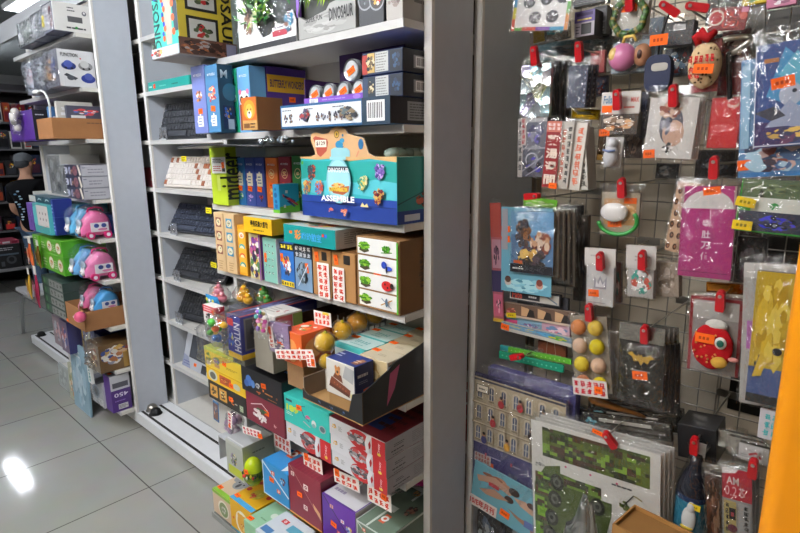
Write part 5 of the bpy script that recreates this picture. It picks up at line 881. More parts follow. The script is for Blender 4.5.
sticker(t, (0, 0, 0), (.27, 0, 0), (0, 0, .19), (0, -1, 0), .5, .16)
for i, (u, c, w_, lab) in enumerate([(193, '7a5a98', .03, 'thin purple box standing behind the white keyboard'), (199, 'a88458', .05, 'kraft box standing behind the white keyboard'), (206, 'e0d8e8', .03, 'white and yellow box standing beside the kraft one on the rear shelf')]):
    a = at(u, 187, Y=1.40 - .0 * i)
    carton('slim_box', lab, 'box', X0=-2.62 + .10 * i, w=.095, Y=1.43, Z=ZS[3], d=.03, h=.165, cols=c, art={'F': [R(.1, .1, .9, .9, c), BL(.5, .5, .3, .3, '4a6ab0 e0c040 f0f0f0' if i == 2 else c, 5, 3), R(0, 0, .12, 1, 'e0d040') if i == 2 else R(.3, .4, .6, .45, 'd8c040')]})
t = thing('laptop_box', 'dark box standing behind the navy keyboard on the rear shelf', 'box', Matrix.Translation((-2.56, 1.45, ZS[5])))
m = MB(); m.box(0, 0, 0, .3, .05, .18, '20242c'); m.art((0, 0, 0), (.3, 0, 0), (0, 0, .18), [R(.55, .55, .9, .9, '2c5a80'), R(.05, .75, .12, .95, 'c83050')], (0, -1, 0)); m.obj('carton', t)
carton('slim_box', 'pale pink leaflet box behind the navy keyboard', 'box', X0=-2.7, w=.25, Y=1.46, Z=ZS[4], d=.03, h=.17, cols='d8c8cc', art={'F': [LN(.1, .6, .8, .9, 'c87890', 2, 3)]})
def tagcard(label, u, v, z, y=1.262, col='e8d820:paper'):
    a = at(u, v, Y=y); t = thing('price_tag', label, 'price tag', Matrix.Translation((a.x, y, a.z)))
    m = MB(); m.box(0, 0, 0, .05, .0012, .026, col); m.art((0, 0, 0), (.05, 0, 0), (0, 0, .026), [LN(.1, .15, .9, .85, '8a7a10:paper', 2, int(u))], (0, -1, 0)); m.obj('card', t)
    m = MB(); m.box(.018, .0014, 0, .032, .003, .02, 'd8d8d8:plastic'); m.obj('clip', t)
tagcard('yellow price tag on the white keyboard', 181.5, 161.5, 0, 1.285)
tagcard('yellow price tag on the navy keyboard', 206, 213, 0, 1.27)
tagcard('yellow price tag on the black keyboard with tall keys', 211, 267, 0, 1.27)
for i, (u, v, w_, lab) in enumerate([(160, 137, .075, 'clear acrylic label holder in front of the top keyboard'), (171, 240, .075, 'clear acrylic label holder in front of the navy keyboard'), (174.5, 287, .075, 'clear acrylic label holder in front of the tall key keyboard'), (176.5, 330, .08, 'clear acrylic label holder in front of the lowest keyboard')]):
    a = at(u, v, Y=1.272); t = thing('label_holder', lab, 'label holder', Matrix.Translation((a.x, 1.2722, (ZS[2], ZS[4], ZS[5], ZS[6])[i])))
    m = MB(); m.box(0, 0, .002, w_, .0015, .06, film(1.6, 'e8eaf0', name='clear_acrylic')); m.obj('plate', t)
    m = MB(); m.box(.01, -.003, .0, w_ - .01, -.0004, .006, 'c8ccd0:gloss'); m.obj('clip', t)
# goods glimpsed between the middle unit and the right bay
for i, (z, c, h, lab) in enumerate([(ZS[1], '26282a', .2, 'black boxed goods in the narrow gap, above'), (ZS[2], '1e2022', .19, 'dark bagged coil goods in the narrow gap'), (ZS[3], '2a2624', .18, 'dark brown box in the narrow gap'), (ZS[4], '3a4044', .16, 'grey box in the narrow gap'), (ZS[5], '6a5a40', .15, 'tan and blue box in the narrow gap'), (ZS[6], 'b02432', .2, 'red box with white ring in the narrow gap'), (ZS[7], '8a8a88', .12, 'pale grey box in the narrow gap')]):
    carton('gap_box', lab, 'box', X0=-1.02, w=.135, Y=1.29, Z=z, d=.2, h=h, cols=c, art={'F': [BL(.8, .5, .15, .3, '50545a 3a3c40 8a8a88', 6, i)] + ([('o', .82, .75, .1, .13, 'e0d8d8')] if i == 5 else []), 'R': [BL(.3, .5, .3, .35, '4a4e54 2a2c30 6a6a68', 8, i)] + ([('o', .3, .7, .08, .11, 'e0d8d8')] if i == 5 else [])})
for i, (z, c, h, lab) in enumerate([(ZS[0], '1c1c1e', .22, 'dark boxed goods behind the left grey panel, uppermost'), (ZS[1], '2a2624', .2, 'brown black boxed goods behind the left grey panel, second'), (ZS[2], '201e20', .2, 'dark boxed goods behind the left grey panel at eye height'), (ZS[3], '8a3038', .1, 'small red box behind the left grey panel'), (ZS[4], '1e1e22', .2, 'black box behind the left grey panel at the navy keyboard'), (ZS[5], '23262a', .18, 'slate box behind the left grey panel near the middle'), (ZS[6], '3a4a40', .18, 'dark green box behind the left grey panel'), (ZS[7], '1e1c1c', .16, 'black box behind the left grey panel, lowest')]):
    carton('gap_box', lab, 'box', X0=-3.16, w=.255, Y=1.285, Z=z, d=.2, h=h, cols=c, art={'F': [BL(.9, .5, .1, .35, 'a89a90 6a5a58 8a3a30 50484a', 8, i)]})
# ================================================================== left sliding unit: from the top down
def lb(name, label, cat, x1, w, y, z, d, h, cols, art={}, stk=(), **k):      # right face ends at x1
    return carton(name, label, cat, X0=x1 - w, w=w, Y=y, Z=z, d=d, h=h, cols=cols, art=art, stk=stk, **k)
z = 2.046
FR = [R(.35, .35, .72, .55, '5a5a5c'), LN(.36, .7, .6, .9, '4a4c50', 2, 3), LN(.3, .08, .85, .22, '3a3c40', 1, 5), C_(.55, .16, .05, '2a8a3c'), C_(.78, .7, .08, '6a6a70'), C_(.78, .72, .04, 'e0e0de')]
lb('toy_car_box', 'white sided toy box with yellow tag, right end of the topmost left shelf', 'toy box', -2.962, .15, .92, z, .17, .125, {'*': '2c2e44', 'R': 'dcdad6', 'F': '50526a'}, {'F': [R(.1, .1, .95, .95, 'c8c8cc'), E_(.75, .5, .14, .36, '8a3040'), E_(.75, .5, .09, .24, '3a3a50'), LN(.15, .2, .5, .8, '6a6a88', 4, 2)], 'R': FR}, stk=[('F', .06, .45, 'e8d820:paper', .03, .05)], window=('F', .05, .05, .98, .98))
lb('toy_car_box', 'grey window toy box in the middle of the topmost left shelf', 'toy box', -3.128, .2, .93, z, .28, .12, {'*': '4a5060', 'F': '6a7078'}, {'F': [R(.05, .1, .95, .9, '8a9098'), BL(.5, .5, .35, .3, '5a6068 a8b0b4 3a4050', 12, 3)]}, window=('F', .02, .02, .98, .98))
lb('toy_car_box', 'dark green window toy box, left end of the topmost left shelf', 'toy box', -3.34, .27, .94, z, .26, .12, {'*': '3a4058', 'F': '2a3434'}, {'F': [R(.06, .14, .94, .94, '4a5450'), BL(.5, .5, .3, .3, '7a8880 5a6860 a8b0a8', 10, 4)]}, window=('F', .02, .02, .98, .98))
z = 1.801
CARS = [T('FUNCTION', .32, .86, .1, '2a2a30', 0, .46), E_(.28, .56, .2, .11, '2a3a7a'), E_(.27, .61, .12, .1, '4a5aa8'), E_(.74, .58, .2, .12, '8a8a8c'), E_(.72, .63, .12, .1, 'c8c8c8'), ('p', [(.12, .3), (.42, .18), (.5, .24), (.2, .36)], '3a3c44'), E_(.3, .24, .1, .07, '50545c'), E_(.78, .24, .2, .12, '2c3a8a'), E_(.8, .3, .12, .1, '4a58a0'), C_(.62, .78, .02, 'c83a3a'), C_(.2, .5, .03, '1d1d22'), C_(.36, .5, .03, '1d1d22'), C_(.68, .5, .03, '1d1d22'), C_(.84, .52, .03, '1d1d22')]
r = lb('robot_car_box', 'white box printed FUNCTION with four small cars on its side', 'toy box', -2.962, .19, .915, z, .158, .165, {'*': 'b8bac0', 'R': 'd8d8da', 'F': '6a6c78'}, {'F': [BL(.5, .5, .45, .4, '3a3c4a 8a8c98 c8ccd4 30407a c88a3a 5a5c68', 34, 3)], 'R': CARS}, empty=True)
bagmesh(r.w, r.h, .02, 5, .008, .01).obj('plastic_sleeve', r.root)
r = lb('robot_car_box', 'silver wrapped toy box left of the white box with small cars', 'toy box', -3.165, .22, .93, z, .28, .16, {'*': '8a8e98', 'F': '6a7080'}, {'F': [BL(.5, .5, .45, .4, 'a8acb4 5a5e6a c8d0d8 48506a', 26, 6)]}, empty=True); bagmesh(r.w, r.h, .02, 6, .009, .02).obj('plastic_sleeve', r.root)
r = lb('robot_car_box', 'pale bagged toy box at the far left above the purple box', 'toy box', -3.40, .17, .94, z, .26, .16, {'*': 'a8a4b0', 'F': '9aa4b4'}, {'F': [BL(.5, .5, .45, .4, 'c8d0dc 8a94a8 d88a98', 16, 6)]}, empty=True); bagmesh(r.w, r.h, .02, 7, .009, .02).obj('plastic_sleeve', r.root)
z = 1.561
t = thing('open_carton', 'open brown carton full of bright packets on the left unit', 'carton', Matrix.Translation((-3.19, .858, z)))
w_, d_, h_ = .225, .33, .095
for nm, bb in (('front_panel', (0, 0, .003, w_, .003, h_)), ('side_panel', (w_ - .003, .003, .003, w_, d_, h_)), ('side_panel', (0, .003, .003, .003, d_, h_)), ('back_panel', (.003, d_ - .003, .003, w_ - .003, d_, h_)), ('bottom_panel', (0, 0, 0, w_, d_, .003))):
    m = MB(); m.box(*bb, '9c6c44:paper'); 
    if nm == 'side_panel' and bb[0] > .1: m.art((w_, .003, .003), (0, d_ - .003, 0), (0, 0, h_ - .003), [LN(.45, .7, .75, .85, '6a4628', 1, 3)], (1, 0, 0))
    m.obj(nm, t)
for i, (x, c, lab) in enumerate([(-3.16, '3a6a9a', 'blue packet'), (-3.12, 'b03848', 'red packet'), (-3.08, '6a98b0', 'pale blue packet'), (-3.04, 'c8c4bc', 'white packet'), (-3.0, '4a4a5a', 'slate packet')]):
    carton('packet', lab + ' standing in the open brown carton', 'packet', X0=x, w=.026, Y=.90 + .03 * (i % 3), Z=z + .0038, d=.16, h=.15 + .02 * (i % 2), cols=c, art={'R': [BL(.5, .8, .4, .12, 'e0e0e0 d84a4a 4a6ab8', 8, i), R(.1, .62, .5, .7, 'e8e8e8')]}, rz=.0)
t = thing('desk_lamp', 'small white gooseneck lamp arching over the brown carton', 'lamp', Matrix.Translation((-3.05, .879, z + .0035)))
a0 = at(79, 112, Y=.90); a1 = at(64, 94, Y=.90)
m = MB(); m.lathe([(.001, .02), (.012, .018), (.014, 0)], 'e0e0de:plastic', 14); m.obj('base', t)
m = MB(); m.tube([(0, 0, .02), (.005, 0, .10), (.017, 0, .15), (.02, -.005, .18), (.005, -.01, .208), (-.03, -.015, .22), (-.055, -.018, .218)], .005, 'dcdcda:plastic', 8); m.obj('neck', t)
m = MB(); m.ell((-.08, -.02, .215), (.032, .018, .012), 'e4e4e2:plastic', 12, 8); m.obj('lamp_head', t)
lb('headset_box', 'purple electronics box with black panel on the left unit', 'box', at(33, 120, Y=.93).x, at(33, 120, Y=.93).x - at(9, 120, Y=.93).x, .93, z, .13, .165, {'*': '5a3a9a', 'R': '1e1e26', 'F': '5a2f96'}, {'F': [LN(.4, .85, .8, .93, 'e0d8f0', 1, 3), BL(.2, .4, .15, .3, '8a6ac0 c8b8e0', 6, 3), R(.0, .0, 1, .05, '3a1f66')], 'R': [LN(.1, .8, .5, .88, 'd8d8e0', 1, 3), R(.15, .3, .3, .5, 'c8c8d0')]})
lb('headset_box', 'black electronics box behind the brown carton on the left unit', 'box', -3.215, .26, 1.02, z, .18, .16, {'*': '24242c'}, {'F': [LN(.1, .78, .9, .9, 'c8c8d4', 1, 4), R(.2, .4, .35, .6, 'd0d0d8'), LN(.45, .4, .8, .6, '6a6a78', 2, 3)]})
bag('bagged_toys', 'clear blister bag with pale toy hanging at the far left edge', 'bag', -3.72, .90, 1.60, .06, .03, .07, gems(['c8c4bc:plastic', 'e0dcd4:plastic', 'a8a89c:plastic'], 7, .04, .07, 17, .02), seed=14)
# thin boxes
z = 1.266
for k in range(3):
    lb('model_kit_box', ['flat boxed kit with figure art, bottom of three on the left unit', 'flat boxed kit with figure art, middle of three on the left unit', 'flat boxed kit with figure art, top of three on the left unit'][k], 'toy box', -2.962, .235, .955, z + .0565 * k, .15, .0555, {'*': '2a2e44', 'R': 'a8a8b0', 'T': '50506a'}, {'F': [E_(.12, .5, .07, .3, 'b8c0d0'), E_(.32, .5, .07, .35, '9aa0b8'), BL(.4, .4, .1, .35, 'd8a040 6a5060 3a3a58', 8, 4), E_(.64, .5, .14, .45, '7a5058'), BL(.66, .5, .12, .4, '8a6068 5a3a48', 8, 5), ('p', [(.8, 1), (.9, 1), (1, .2), (.92, 0)], 'e0d8c8'), LN(.02, .1, .1, .9, 'e0e0e8', 3, 3)], 'R': [R(.03, .08, .97, .92, 'b4b4bc'), LN(.2, .25, .7, .75, '8a8a92', 2, k), LN(.04, .7, .16, .85, '50506a', 1, 3), C_(.9, .3, .12, '7a7a84')]}, grp='flat boxed kits stacked in three')
lb('blister_toy', 'white window box with pink and blue toy behind the flat kits', 'toy box', -3.235, .15, .99, z, .2, .17, {'*': 'c8c8c8', 'F': 'b0b4b8'}, {'F': [E_(.75, .35, .16, .2, 'd04a88'), E_(.7, .3, .2, .16, 'e8e8e8'), BL(.3, .6, .25, .3, '8a8e92 c8ccd0 5a6068', 14, 4), BL(.7, .75, .2, .15, '4a6a4a 8a8e92', 8, 5)]}, window=('F', .02, .02, .98, .98))
lb('blister_toy', 'clear window box with grey blister toys by the white end panel', 'toy box', -3.40, .22, 1.0, z, .2, .22, {'*': 'b8b8b4', 'F': 'a8aaaa'}, {'F': [E_(.3, .75, .14, .12, 'c8ccd0'), E_(.3, .45, .14, .12, '8a9094'), E_(.3, .2, .14, .12, 'c8ccd0'), E_(.7, .75, .14, .12, '787e84'), E_(.7, .45, .14, .12, 'c8ccd0'), E_(.7, .2, .14, .12, '686e72')]}, window=('F', .02, .02, .98, .98))
# blue boxes, big teal box, school bus toys
z = 1.066
for k in range(2):
    lb('blue_box', ['royal blue box, lower of two on the left unit', 'royal blue box, upper of two on the left unit'][k], 'box', -2.965, .30, 1.125, z + .0505 * k, .10, .05, {'*': '1c2e7c', 'F': '22388c'}, {'F': [LN(.12, .3, .3, .7, 'b8c4e8', 2, k)]}, grp='royal blue boxes')
for k in range(2):
    lb('blue_box', ['slim royal blue box at the left of the toy buses, lower', 'slim royal blue box at the left of the toy buses, upper'][k], 'box', -3.268, .035, .90, z + .0955 * k, .09, .095, {'*': '22358c', 'R': '1c2c74'}, {'F': [LN(.2, .2, .8, .8, 'a8b8e8', 3, k)]}, grp='royal blue boxes')
lb('teal_toy_box', 'large teal and white box with kitten squares on the left unit', 'toy box', -3.30, .26, .88, z, .3, .16, {'*': '4aa8a8', 'F': '4aa0a0'}, {'F': [R(.25, .25, 1, .95, 'd8d0cc'), ('p', [(.0, .3), (.25, .25), (.25, .95), (0, .85)], '58b8b8')] + [R(.42 + .2 * i, .45 + .2 * j, .48 + .2 * i, .53 + .2 * j, '8a7a78') for i in range(3) for j in range(2)] + [('l', .3, .1, .9, .3, .01, 'c86a50')]})
lb('purple_toy_box', 'purple and teal box at the left edge of the left unit', 'toy box', -3.575, .10, .88, z, .28, .155, {'*': '6a4a98', 'F': '6a4aa0'}, {'F': [BL(.5, .5, .3, .3, '8a6ac0 4a3a78', 8, 4)]})
for k in range(3):
    lb('card_game_box', ['dark teal card box with white figure, left one above the purple box', 'dark teal card box with white figure, middle one above the teal box', 'dark teal card box with white figure, right one above the teal box'][k], 'box', -3.30 - .13 * (2 - k), .125, .90, z + .1608, .09, .034, {'*': '1e4a58', 'F': 'd0d0c8' if k == 0 else '1a4450'}, {'F': [('p', [(.2, .3), (.5, .6), (.8, .4), (.7, .7), (.4, .8)], 'c8d4d4')]}, grp='dark teal card boxes')
def bus(label, x1, y, z, c1, c2, sc=1.0, rz=0.0):
    """plump plastic school-bus toy with round nose; side faces the aisle end"""
    t = thing('toy_bus', label, 'toy', Matrix.Translation((x1, y, z)) @ Matrix.Rotation(rz, 4, 'Z') @ Matrix.Scale(sc, 4), 'bagged toy buses on the left unit')
    W_, D_, H_ = .13, .19, .16
    m = MB(); V = []; ny, nx = 10, 12
    def f(u, v):
        y_ = D_ * v; k = math.sin(PI * min(1, max(0, v * .97 + .015))) ** .28; h = H_ * (.62 + .38 * min(1, v * 2.2)) * k
        a_ = 2 * PI * u; cx, cz = math.cos(a_), math.sin(a_); e = .45
        return (-W_ / 2 + W_ / 2 * k * math.copysign(abs(cx) ** e, cx), y_, .02 + h / 2 + h / 2 * math.copysign(abs(cz) ** e, cz))
    m.grid(f, 28, 14, c1 + ':plastic'); m.obj('body', t)
    m = MB()
    m.box(-.0, .05, .045, .003, .16, .105, 'dcd8dc:plastic'); m.obj('side_panel', t, .002)
    m = MB()
    for q in range(2): m.ell((.0035, .085 + .045 * q, .085), (.0015, .016, .014), '3a4a8a:plastic', 8, 6)
    m.ell((.0035, .12, .06), (.001, .03, .008), 'c87aa0:plastic', 8, 5); m.obj('side_picture', t)
    m = MB(); m.ell((-W_ / 2, .006, .1), (.04, .012, .03), '9aa8b8:gloss', 10, 7); m.obj('windscreen', t)
    m = MB(); m.ell((-W_ / 2, -.004, .055), (.03, .014, .022), 'e8e4e4:plastic', 10, 7)
    for s in (-1, 1): m.ell((-W_ / 2 + s * .012, -.017, .06), .004, '222226:plastic', 6, 5)
    m.ell((-W_ / 2, -.018, .05), (.004, .003, .003), '2a2a2c:plastic', 6, 4)
    for s in (-1, 1): m.ell((-W_ / 2 + s * .02, -.0, .078), (.009, .005, .012), 'e8e4e4:plastic', 6, 5)
    m.obj('animal_face', t)
    for yy in (.045, .15):
        for xx in (.0, -W_):
            m = MB(); m.cyl((xx - .012, yy, .024), (xx + .012, yy, .024), .024, c2 + ':plastic', n=16); m.cyl((xx + .0125, yy, .024), (xx + .014, yy, .024), .012, 'e0e0e4:plastic', n=12); m.obj('wheel', t)
    m = MB(); m.tube([(-W_ / 2, .06, .17), (-W_ / 2, .07, .192), (-W_ / 2, .11, .2), (-W_ / 2, .15, .192), (-W_ / 2, .16, .17)], .006, c2 + ':plastic', 8); m.obj('handle', t)
    m = MB(); m.ell((-W_ / 2, D_ / 2, .122), (W_ * .6, D_ * .58, .1), film(.6), 18, 12, .2, int(x1 * 100)); m.obj('plastic_bag', t)
bus('pink toy bus in clear bag, right end of the upper bus shelf', -2.985, .935, 1.0662, 'd86a9c', 'c8286c', .78)
bus('pale blue toy bus left of the pink one on the upper bus shelf', -3.115, .925, 1.0662, '5aa8d0', '3a80b0', .8)
bus('pink and white toy bus in clear bag, right end of the middle bus shelf', -2.985, .93,   .8512, 'd878a8', 'c8286c', .8)
bus('blue toy bus in clear bag with white puppy face, middle bus shelf', -3.12, .92,   .8512, '6aa8d8', '3a78b0', .8)
bus('sky blue toy bus in clear bag, right end of the lower bus shelf', -2.99, .95, .6012 + .063, '4a98d0', '2a68a8', .68)
bus('rosy toy bus with white puppy face on the lower bus shelf', -3.125, .945, .6012 + .063, 'd8709a', 'b83870', .68)
t = thing('open_carton', 'open kraft carton under the lower toy buses', 'carton', Matrix.Translation((-3.235, .885, .601)))
w_, d_, h_ = .268, .30, .115
for nm, bb in (('front_panel', (0, 0, .003, w_, .003, h_)), ('side_panel', (w_ - .003, .003, .003, w_, d_, h_ * .9)), ('side_panel', (0, .003, .003, .003, d_, h_)), ('back_panel', (.003, d_ - .003, .003, w_ - .003, d_, h_)), ('bottom_panel', (0, 0, 0, w_, d_, .003)), ('packing_insert', (.004, .004, .003, w_ - .004, d_ - .004, .061))):
    m = MB(); m.box(*bb, '9a6e48:paper' if nm != 'packing_insert' else '7a5a3c:paper'); m.obj(nm, t)
m = MB(); m.box(-.01, -.002, .004, .02, -.0005, .02, 'f07028:paper'); m.obj('price_sticker', t)
t = thing('pink_ball_charm', 'small pink ball toy hanging by the corner of the kraft carton', 'toy', Matrix.Translation((*at(80, 317, Y=.865)[:2], at(80, 317, Y=.865).z)))
m = MB(); m.ell((0, 0, 0), .028, 'd85a80:plastic', 14, 10); m.obj('ball', t); m = MB(); m.tube([(0, 0, .028), (.002, 0, .06), (.01, .01, .08)], .003, 'd88aa0:plastic'); m.obj('strap', t)
m = MB(); m.ell((-.006, -.026, .006), (.006, .003, .006), 'e8d0d8:plastic', 6, 5); m.obj('face', t)
# green boxes and thin dark boxes
for k in range(2):
    rr = lb('game_box', ['lime green box with ringed cartoon roundels, lower of two', 'lime green box with ringed cartoon roundels, upper of two'][k], 'toy box', -3.225, .35, .90, [.8512, .9525][k], .22, .10 - .015 * k, {'*': '4a9a1c', 'F': '56a41e', 'T': '6ab030'}, {'F': [q for x in (.42, .84) for q in (E_(x, .5, .12, .36, 'c89a50'), E_(x, .5, .11, .33, 'e8e4d8'), BL(x, .5, .07, .22, '8a4a3a 3a3a3a d8a060 c83030', 8, 3))] + [LN(.02, .2, .22, .7, 'c8d8b0', 3, 4), LN(.56, .2, .72, .7, 'c8d8b0', 4, 5)]}, grp='lime green game boxes')
    lb('game_box', ['lime green box seen end-on, lower left of the lime boxes', 'lime green box seen end-on, upper left of the lime boxes'][k], 'toy box', -3.58, .11, .89, [.8512, .9525][k], .2, .10 - .015 * k, {'*': '5aa022', 'F': '62a82a'}, {'F': [LN(.3, .1, .7, .9, 'd0dcc0', 5, k)]}, grp='lime green game boxes')
for k in range(4):
    lb('dart_box', ['dark green flat box, bottom of a stack of four', 'dark green flat box, second from the bottom of four', 'dark green flat box, third from the bottom of four', 'dark green flat box, top of a stack of four'][k], 'toy box', -3.245, .36, .885, .6012 + .0525 * k, .22, .0515, {'*': '2c403a', 'F': '33463e'}, {'F': [R(.0, .1, .32, .9, '3a5a48'), C_(.14, .5, .3, '5a8a5a'), R(.36, .1, .98, .9, '8a8c88')] + [BL(.45 + .16 * i, .5, .05, .3, '2a2c2a 484a48', 5, i) for i in range(4)]}, grp='dark green flat boxes')
# lower left: bagged kits, leaning boards, camera box and purple tablet box
z = .361
lb('bagged_kit', 'blue backed toy kit in clear bag on the low left shelf', 'toy box', -3.17, .20, .985, z, .2, .2, {'*': '2a3470', 'F': '3a4480'}, {'F': [BL(.5, .5, .45, .4, '6a78b0 d8d8c0 4a3a70 c8a030 8a90c0', 26, 6), R(0, 0, .1, 1, 'b8a030')]}, empty=True)
r = lb('bagged_kit', 'clear bagged brown toy figure kit at the right of the low left shelf', 'toy box', -2.963, .17, .93, z, .26, .15, {'*': '6a5030', 'F': '7a6a58'}, {'F': [BL(.5, .55, .42, .4, 'c8b8a0 8a4a30 d8d4cc 5a3a28 a88a50', 26, 9)], 'R': [BL(.3, .6, .3, .35, '8a90a8 d8d4cc 3a4a88 c8a050 a86a40 e0dcd8', 24, 5), R(.45, .05, .95, .6, '9a7838'), BL(.6, .75, .3, .15, '6a4a30 c8a888 8a3a30', 8, 6)]}, empty=True); bagmesh(r.w, r.h + .03, .02, 8, .012, .02).obj('plastic_sleeve', r.root)
lb('card_pack', 'pink and navy card pack below the dark green flat boxes', 'card pack', -3.40, .13, .92, z, .2, .19, {'*': '3a3a68', 'F': '6a5a70'}, {'F': [BL(.5, .5, .4, .4, 'd8a8a8 3a4a88 a85a58 d0ccd8', 18, 4)]})
lb('card_pack', 'faded magazine pack at the left end of the low left shelf', 'card pack', -3.54, .16, .93, z, .2, .18, {'*': '7a6a78', 'F': '8a7a80'}, {'F': [BL(.5, .5, .4, .4, 'c8a0a0 a8b0b8 6a5a68', 14, 4)]})
z = .1262
r = lb('camera_box', 'white box with toy camera picture at the bottom of the left unit', 'toy box', -3.055, .17, .955, z, .22, .15, {'*': 'c0c2c8', 'F': 'b4b8c0', 'T': '6a6c74'}, {'F': [E_(.4, .5, .3, .3, '8a98a8'), E_(.4, .5, .2, .2, '5a6878'), E_(.4, .5, .1, .1, '2a3440'), R(.55, .05, .95, .3, 'd8dade'), LN(.58, .08, .9, .28, '6a6c70', 3, 3), BL(.4, .82, .3, .1, '3a3c44 8a8c94', 8, 4)], 'T': [R(.1, .2, .9, .8, '4a4c54')]}, stk=[('T', .3, .3)])
bagmesh(r.w, r.h, .02, 4, .004, .005).obj('plastic_sleeve', r.root)
lb('drone_box', 'white and purple box with inverted number 450 at the bottom of the left unit', 'toy box', -2.962, .088, .965, z, .10, .205, {'*': 'b8b8bc', 'R': '4a2a78', 'F': '4e2c7c', 'T': '8a8c90'}, {'R': [R(0, .6, 1, 1, 'c4c6ca'), R(.1, .66, .9, .8, '50525a'), T('450', .5, .46, .11, 'e0d8ec', PI, .72), LN(.15, .26, .85, .34, '8a6ab8', 1, 4), R(.3, .06, .8, .2, 'c8c8cc'), LN(.33, .08, .77, .18, '4a4a4c', 3, 4)], 'T': [R(.1, .1, .9, .9, '5a5c62')]}, stk=[('T', .4, .2)])
t = thing('standing_label', 'tall narrow white label with green characters standing on the camera box', 'sign', Matrix.Translation((-3.125, .915, .1262 + .1515)))
m = MB(); m.prism([(0, 0), (.055, 0), (.05, .12), (.004, .12)], 0, .012, 'd8dad8:paper'); m.art((0, 0, 0), (.055, 0, 0), (0, 0, .12), [SCR(.22, .08, .78, .86, '2a7a78:paper', 5, 1, 5), R(.05, .88, .6, .96, ORANGE)], (0, -1, 0)); m.obj('card', t)
m = MB(); m.box(-.012, .0125, 0, .07, .075, .004, '3a3c40:plastic'); m.obj('foot', t)
def board(label, bl_, br_, tl, y, c, art, rz):
    a = at(*bl_, Y=y); b = at(*br_, Y=y); h = zat(a.x, y, tl) - a.z
    M = Matrix.Translation((a.x, y, .002)) @ Matrix.Rotation(rz, 4, 'Z') @ Matrix.Rotation(-.04, 4, 'X')
    t = thing('poster_board', label, 'board', M, None); m = MB(); w_ = (b.x - a.x) / math.cos(rz)
    m.box(0, 0, 0, w_, .012, h, c); m.art((0, 0, 0), (w_, 0, 0), (0, 0, h), art, (0, -1, 0)); m.obj('card', t, .001)
board('pale blue boxed board standing at the foot of the left unit', (74, 398), (90, 412), 334, .945, '8aa8b8', [BL(.5, .5, .45, .45, '9ab8c8 7898a8 b8ccd4 a8bcc8', 24, 4), LN(.1, .8, .8, .92, 'd8e0e4', 2, 3)], 0)
board('cream and green board standing behind the pale blue one', (68, 380), (78, 392), 345, .962, 'b0b098', [BL(.5, .5, .45, .45, '8a9a70 d8d0b8 c88a50 6a7a88', 20, 5)], 0)
board('grey white board at the left of the standing boards', (58, 372), (68, 382), 350, .98, 'a8aeac', [BL(.5, .5, .45, .45, 'b8bebc 989e9c', 12, 6)], 0)
# hanging pouches at the far end of the unit
def pouch(label, u, v0, v1, y, wpx, c, cols, sd):
    a = at(u, v1, Y=y); h = zat(a.x, y, v0) - a.z; w_ = wpx * .0052
    t = thing('toy_pouch', label, 'toy pouch', Matrix.Translation(a), None)
    m = MB(); m.grid(lambda p, q: (-w_ / 2 + w_ * p * (1 - .1 * q) + .01 * math.sin(q * 5 + sd), -.012 * math.sin(PI * p) * math.sin(PI * q), h * .8 * q), 8, 8, c + ':gloss'); m.grid(lambda p, q: (-w_ / 2 + w_ * p * (1 - .1 * q) + .01 * math.sin(q * 5 + sd), .012 * math.sin(PI * p) * math.sin(PI * q) + .001, h * .8 * q), 8, 8, c + ':gloss')
    m.art((-w_ / 2, -.015, 0), (w_, 0, 0), (0, 0, h * .78), [BL(.5, .5, .4, .4, cols, 12, sd)], (0, -1, 0)); m.obj('pouch', t)
    m = MB(); m.box(-w_ * .4, -.002, h * .8, w_ * .4, .002, h, 'd8d4d0:paper'); m.obj('hang_card', t)
pouch('orange and white toy pouch hanging at the far end of the left unit', 33, 237, 268, .86, 10, 'd8683c', 'e8e0d8 c83a30 e89a50', 1)
pouch('brown toy pouch hanging beside the orange one', 40.5, 240, 268, .87, 7, '7a5a2c', '9a7a40 5a4020', 2)
pouch('yellow toy pouch hanging below the white header cards', 32, 268, 299, .84, 5, 'd8a83c', 'e8c860 c88a30', 3)
pouch('crimson toy pouch hanging low at the end of the left unit', 40, 266, 308, .85, 9, 'a83050', '6a3040 c85a70 50303a', 4)
# ================================================================== beyond the left unit
FX = -7.6
t = thing('wall_display', 'dark display wall across the far cross aisle', 'shelf unit', Matrix.Translation((FX - .4, .2, 0)))
m = MB(); m.box(0, 0, 0, .05, 4.0, 2.3, '2c2a2c:paint'); m.obj('back_panel', t)
for zz in (.28, .62, .95, 1.25, 1.55, 1.85, 2.2):
    m = MB(); m.box(.05, 0, zz - .02, .38, 4.0, zz, '6a6a6c:paint'); m.obj('shelf', t)
rn = random.Random(12)
PALC = ['c8302c', 'e0a020', '2a2a30', '3a3c44', 'd8d4cc', '50283a', 'b84a2c', '24304a', '2a2a2c', '18181c', '8a1f28', '5a5a60', '303034']
CN = {'c8302c': 'red', 'e0a020': 'yellow', '2a2a30': 'black', '3a3c44': 'slate', 'd8d4cc': 'white', '50283a': 'plum', 'b84a2c': 'rust', '24304a': 'navy', '2a2a2c': 'charcoal', '18181c': 'jet black', '8a1f28': 'dark red', '5a5a60': 'grey', '303034': 'soot black'}
lv = {.28: 'bottom', .62: 'second', .95: 'third', 1.25: 'fourth', 1.55: 'fifth', 1.85: 'sixth', 2.2: 'top'}
ORD = ['first', 'second', 'third', 'fourth', 'fifth', 'sixth', 'seventh', 'eighth', 'ninth', 'tenth', 'eleventh', 'twelfth']
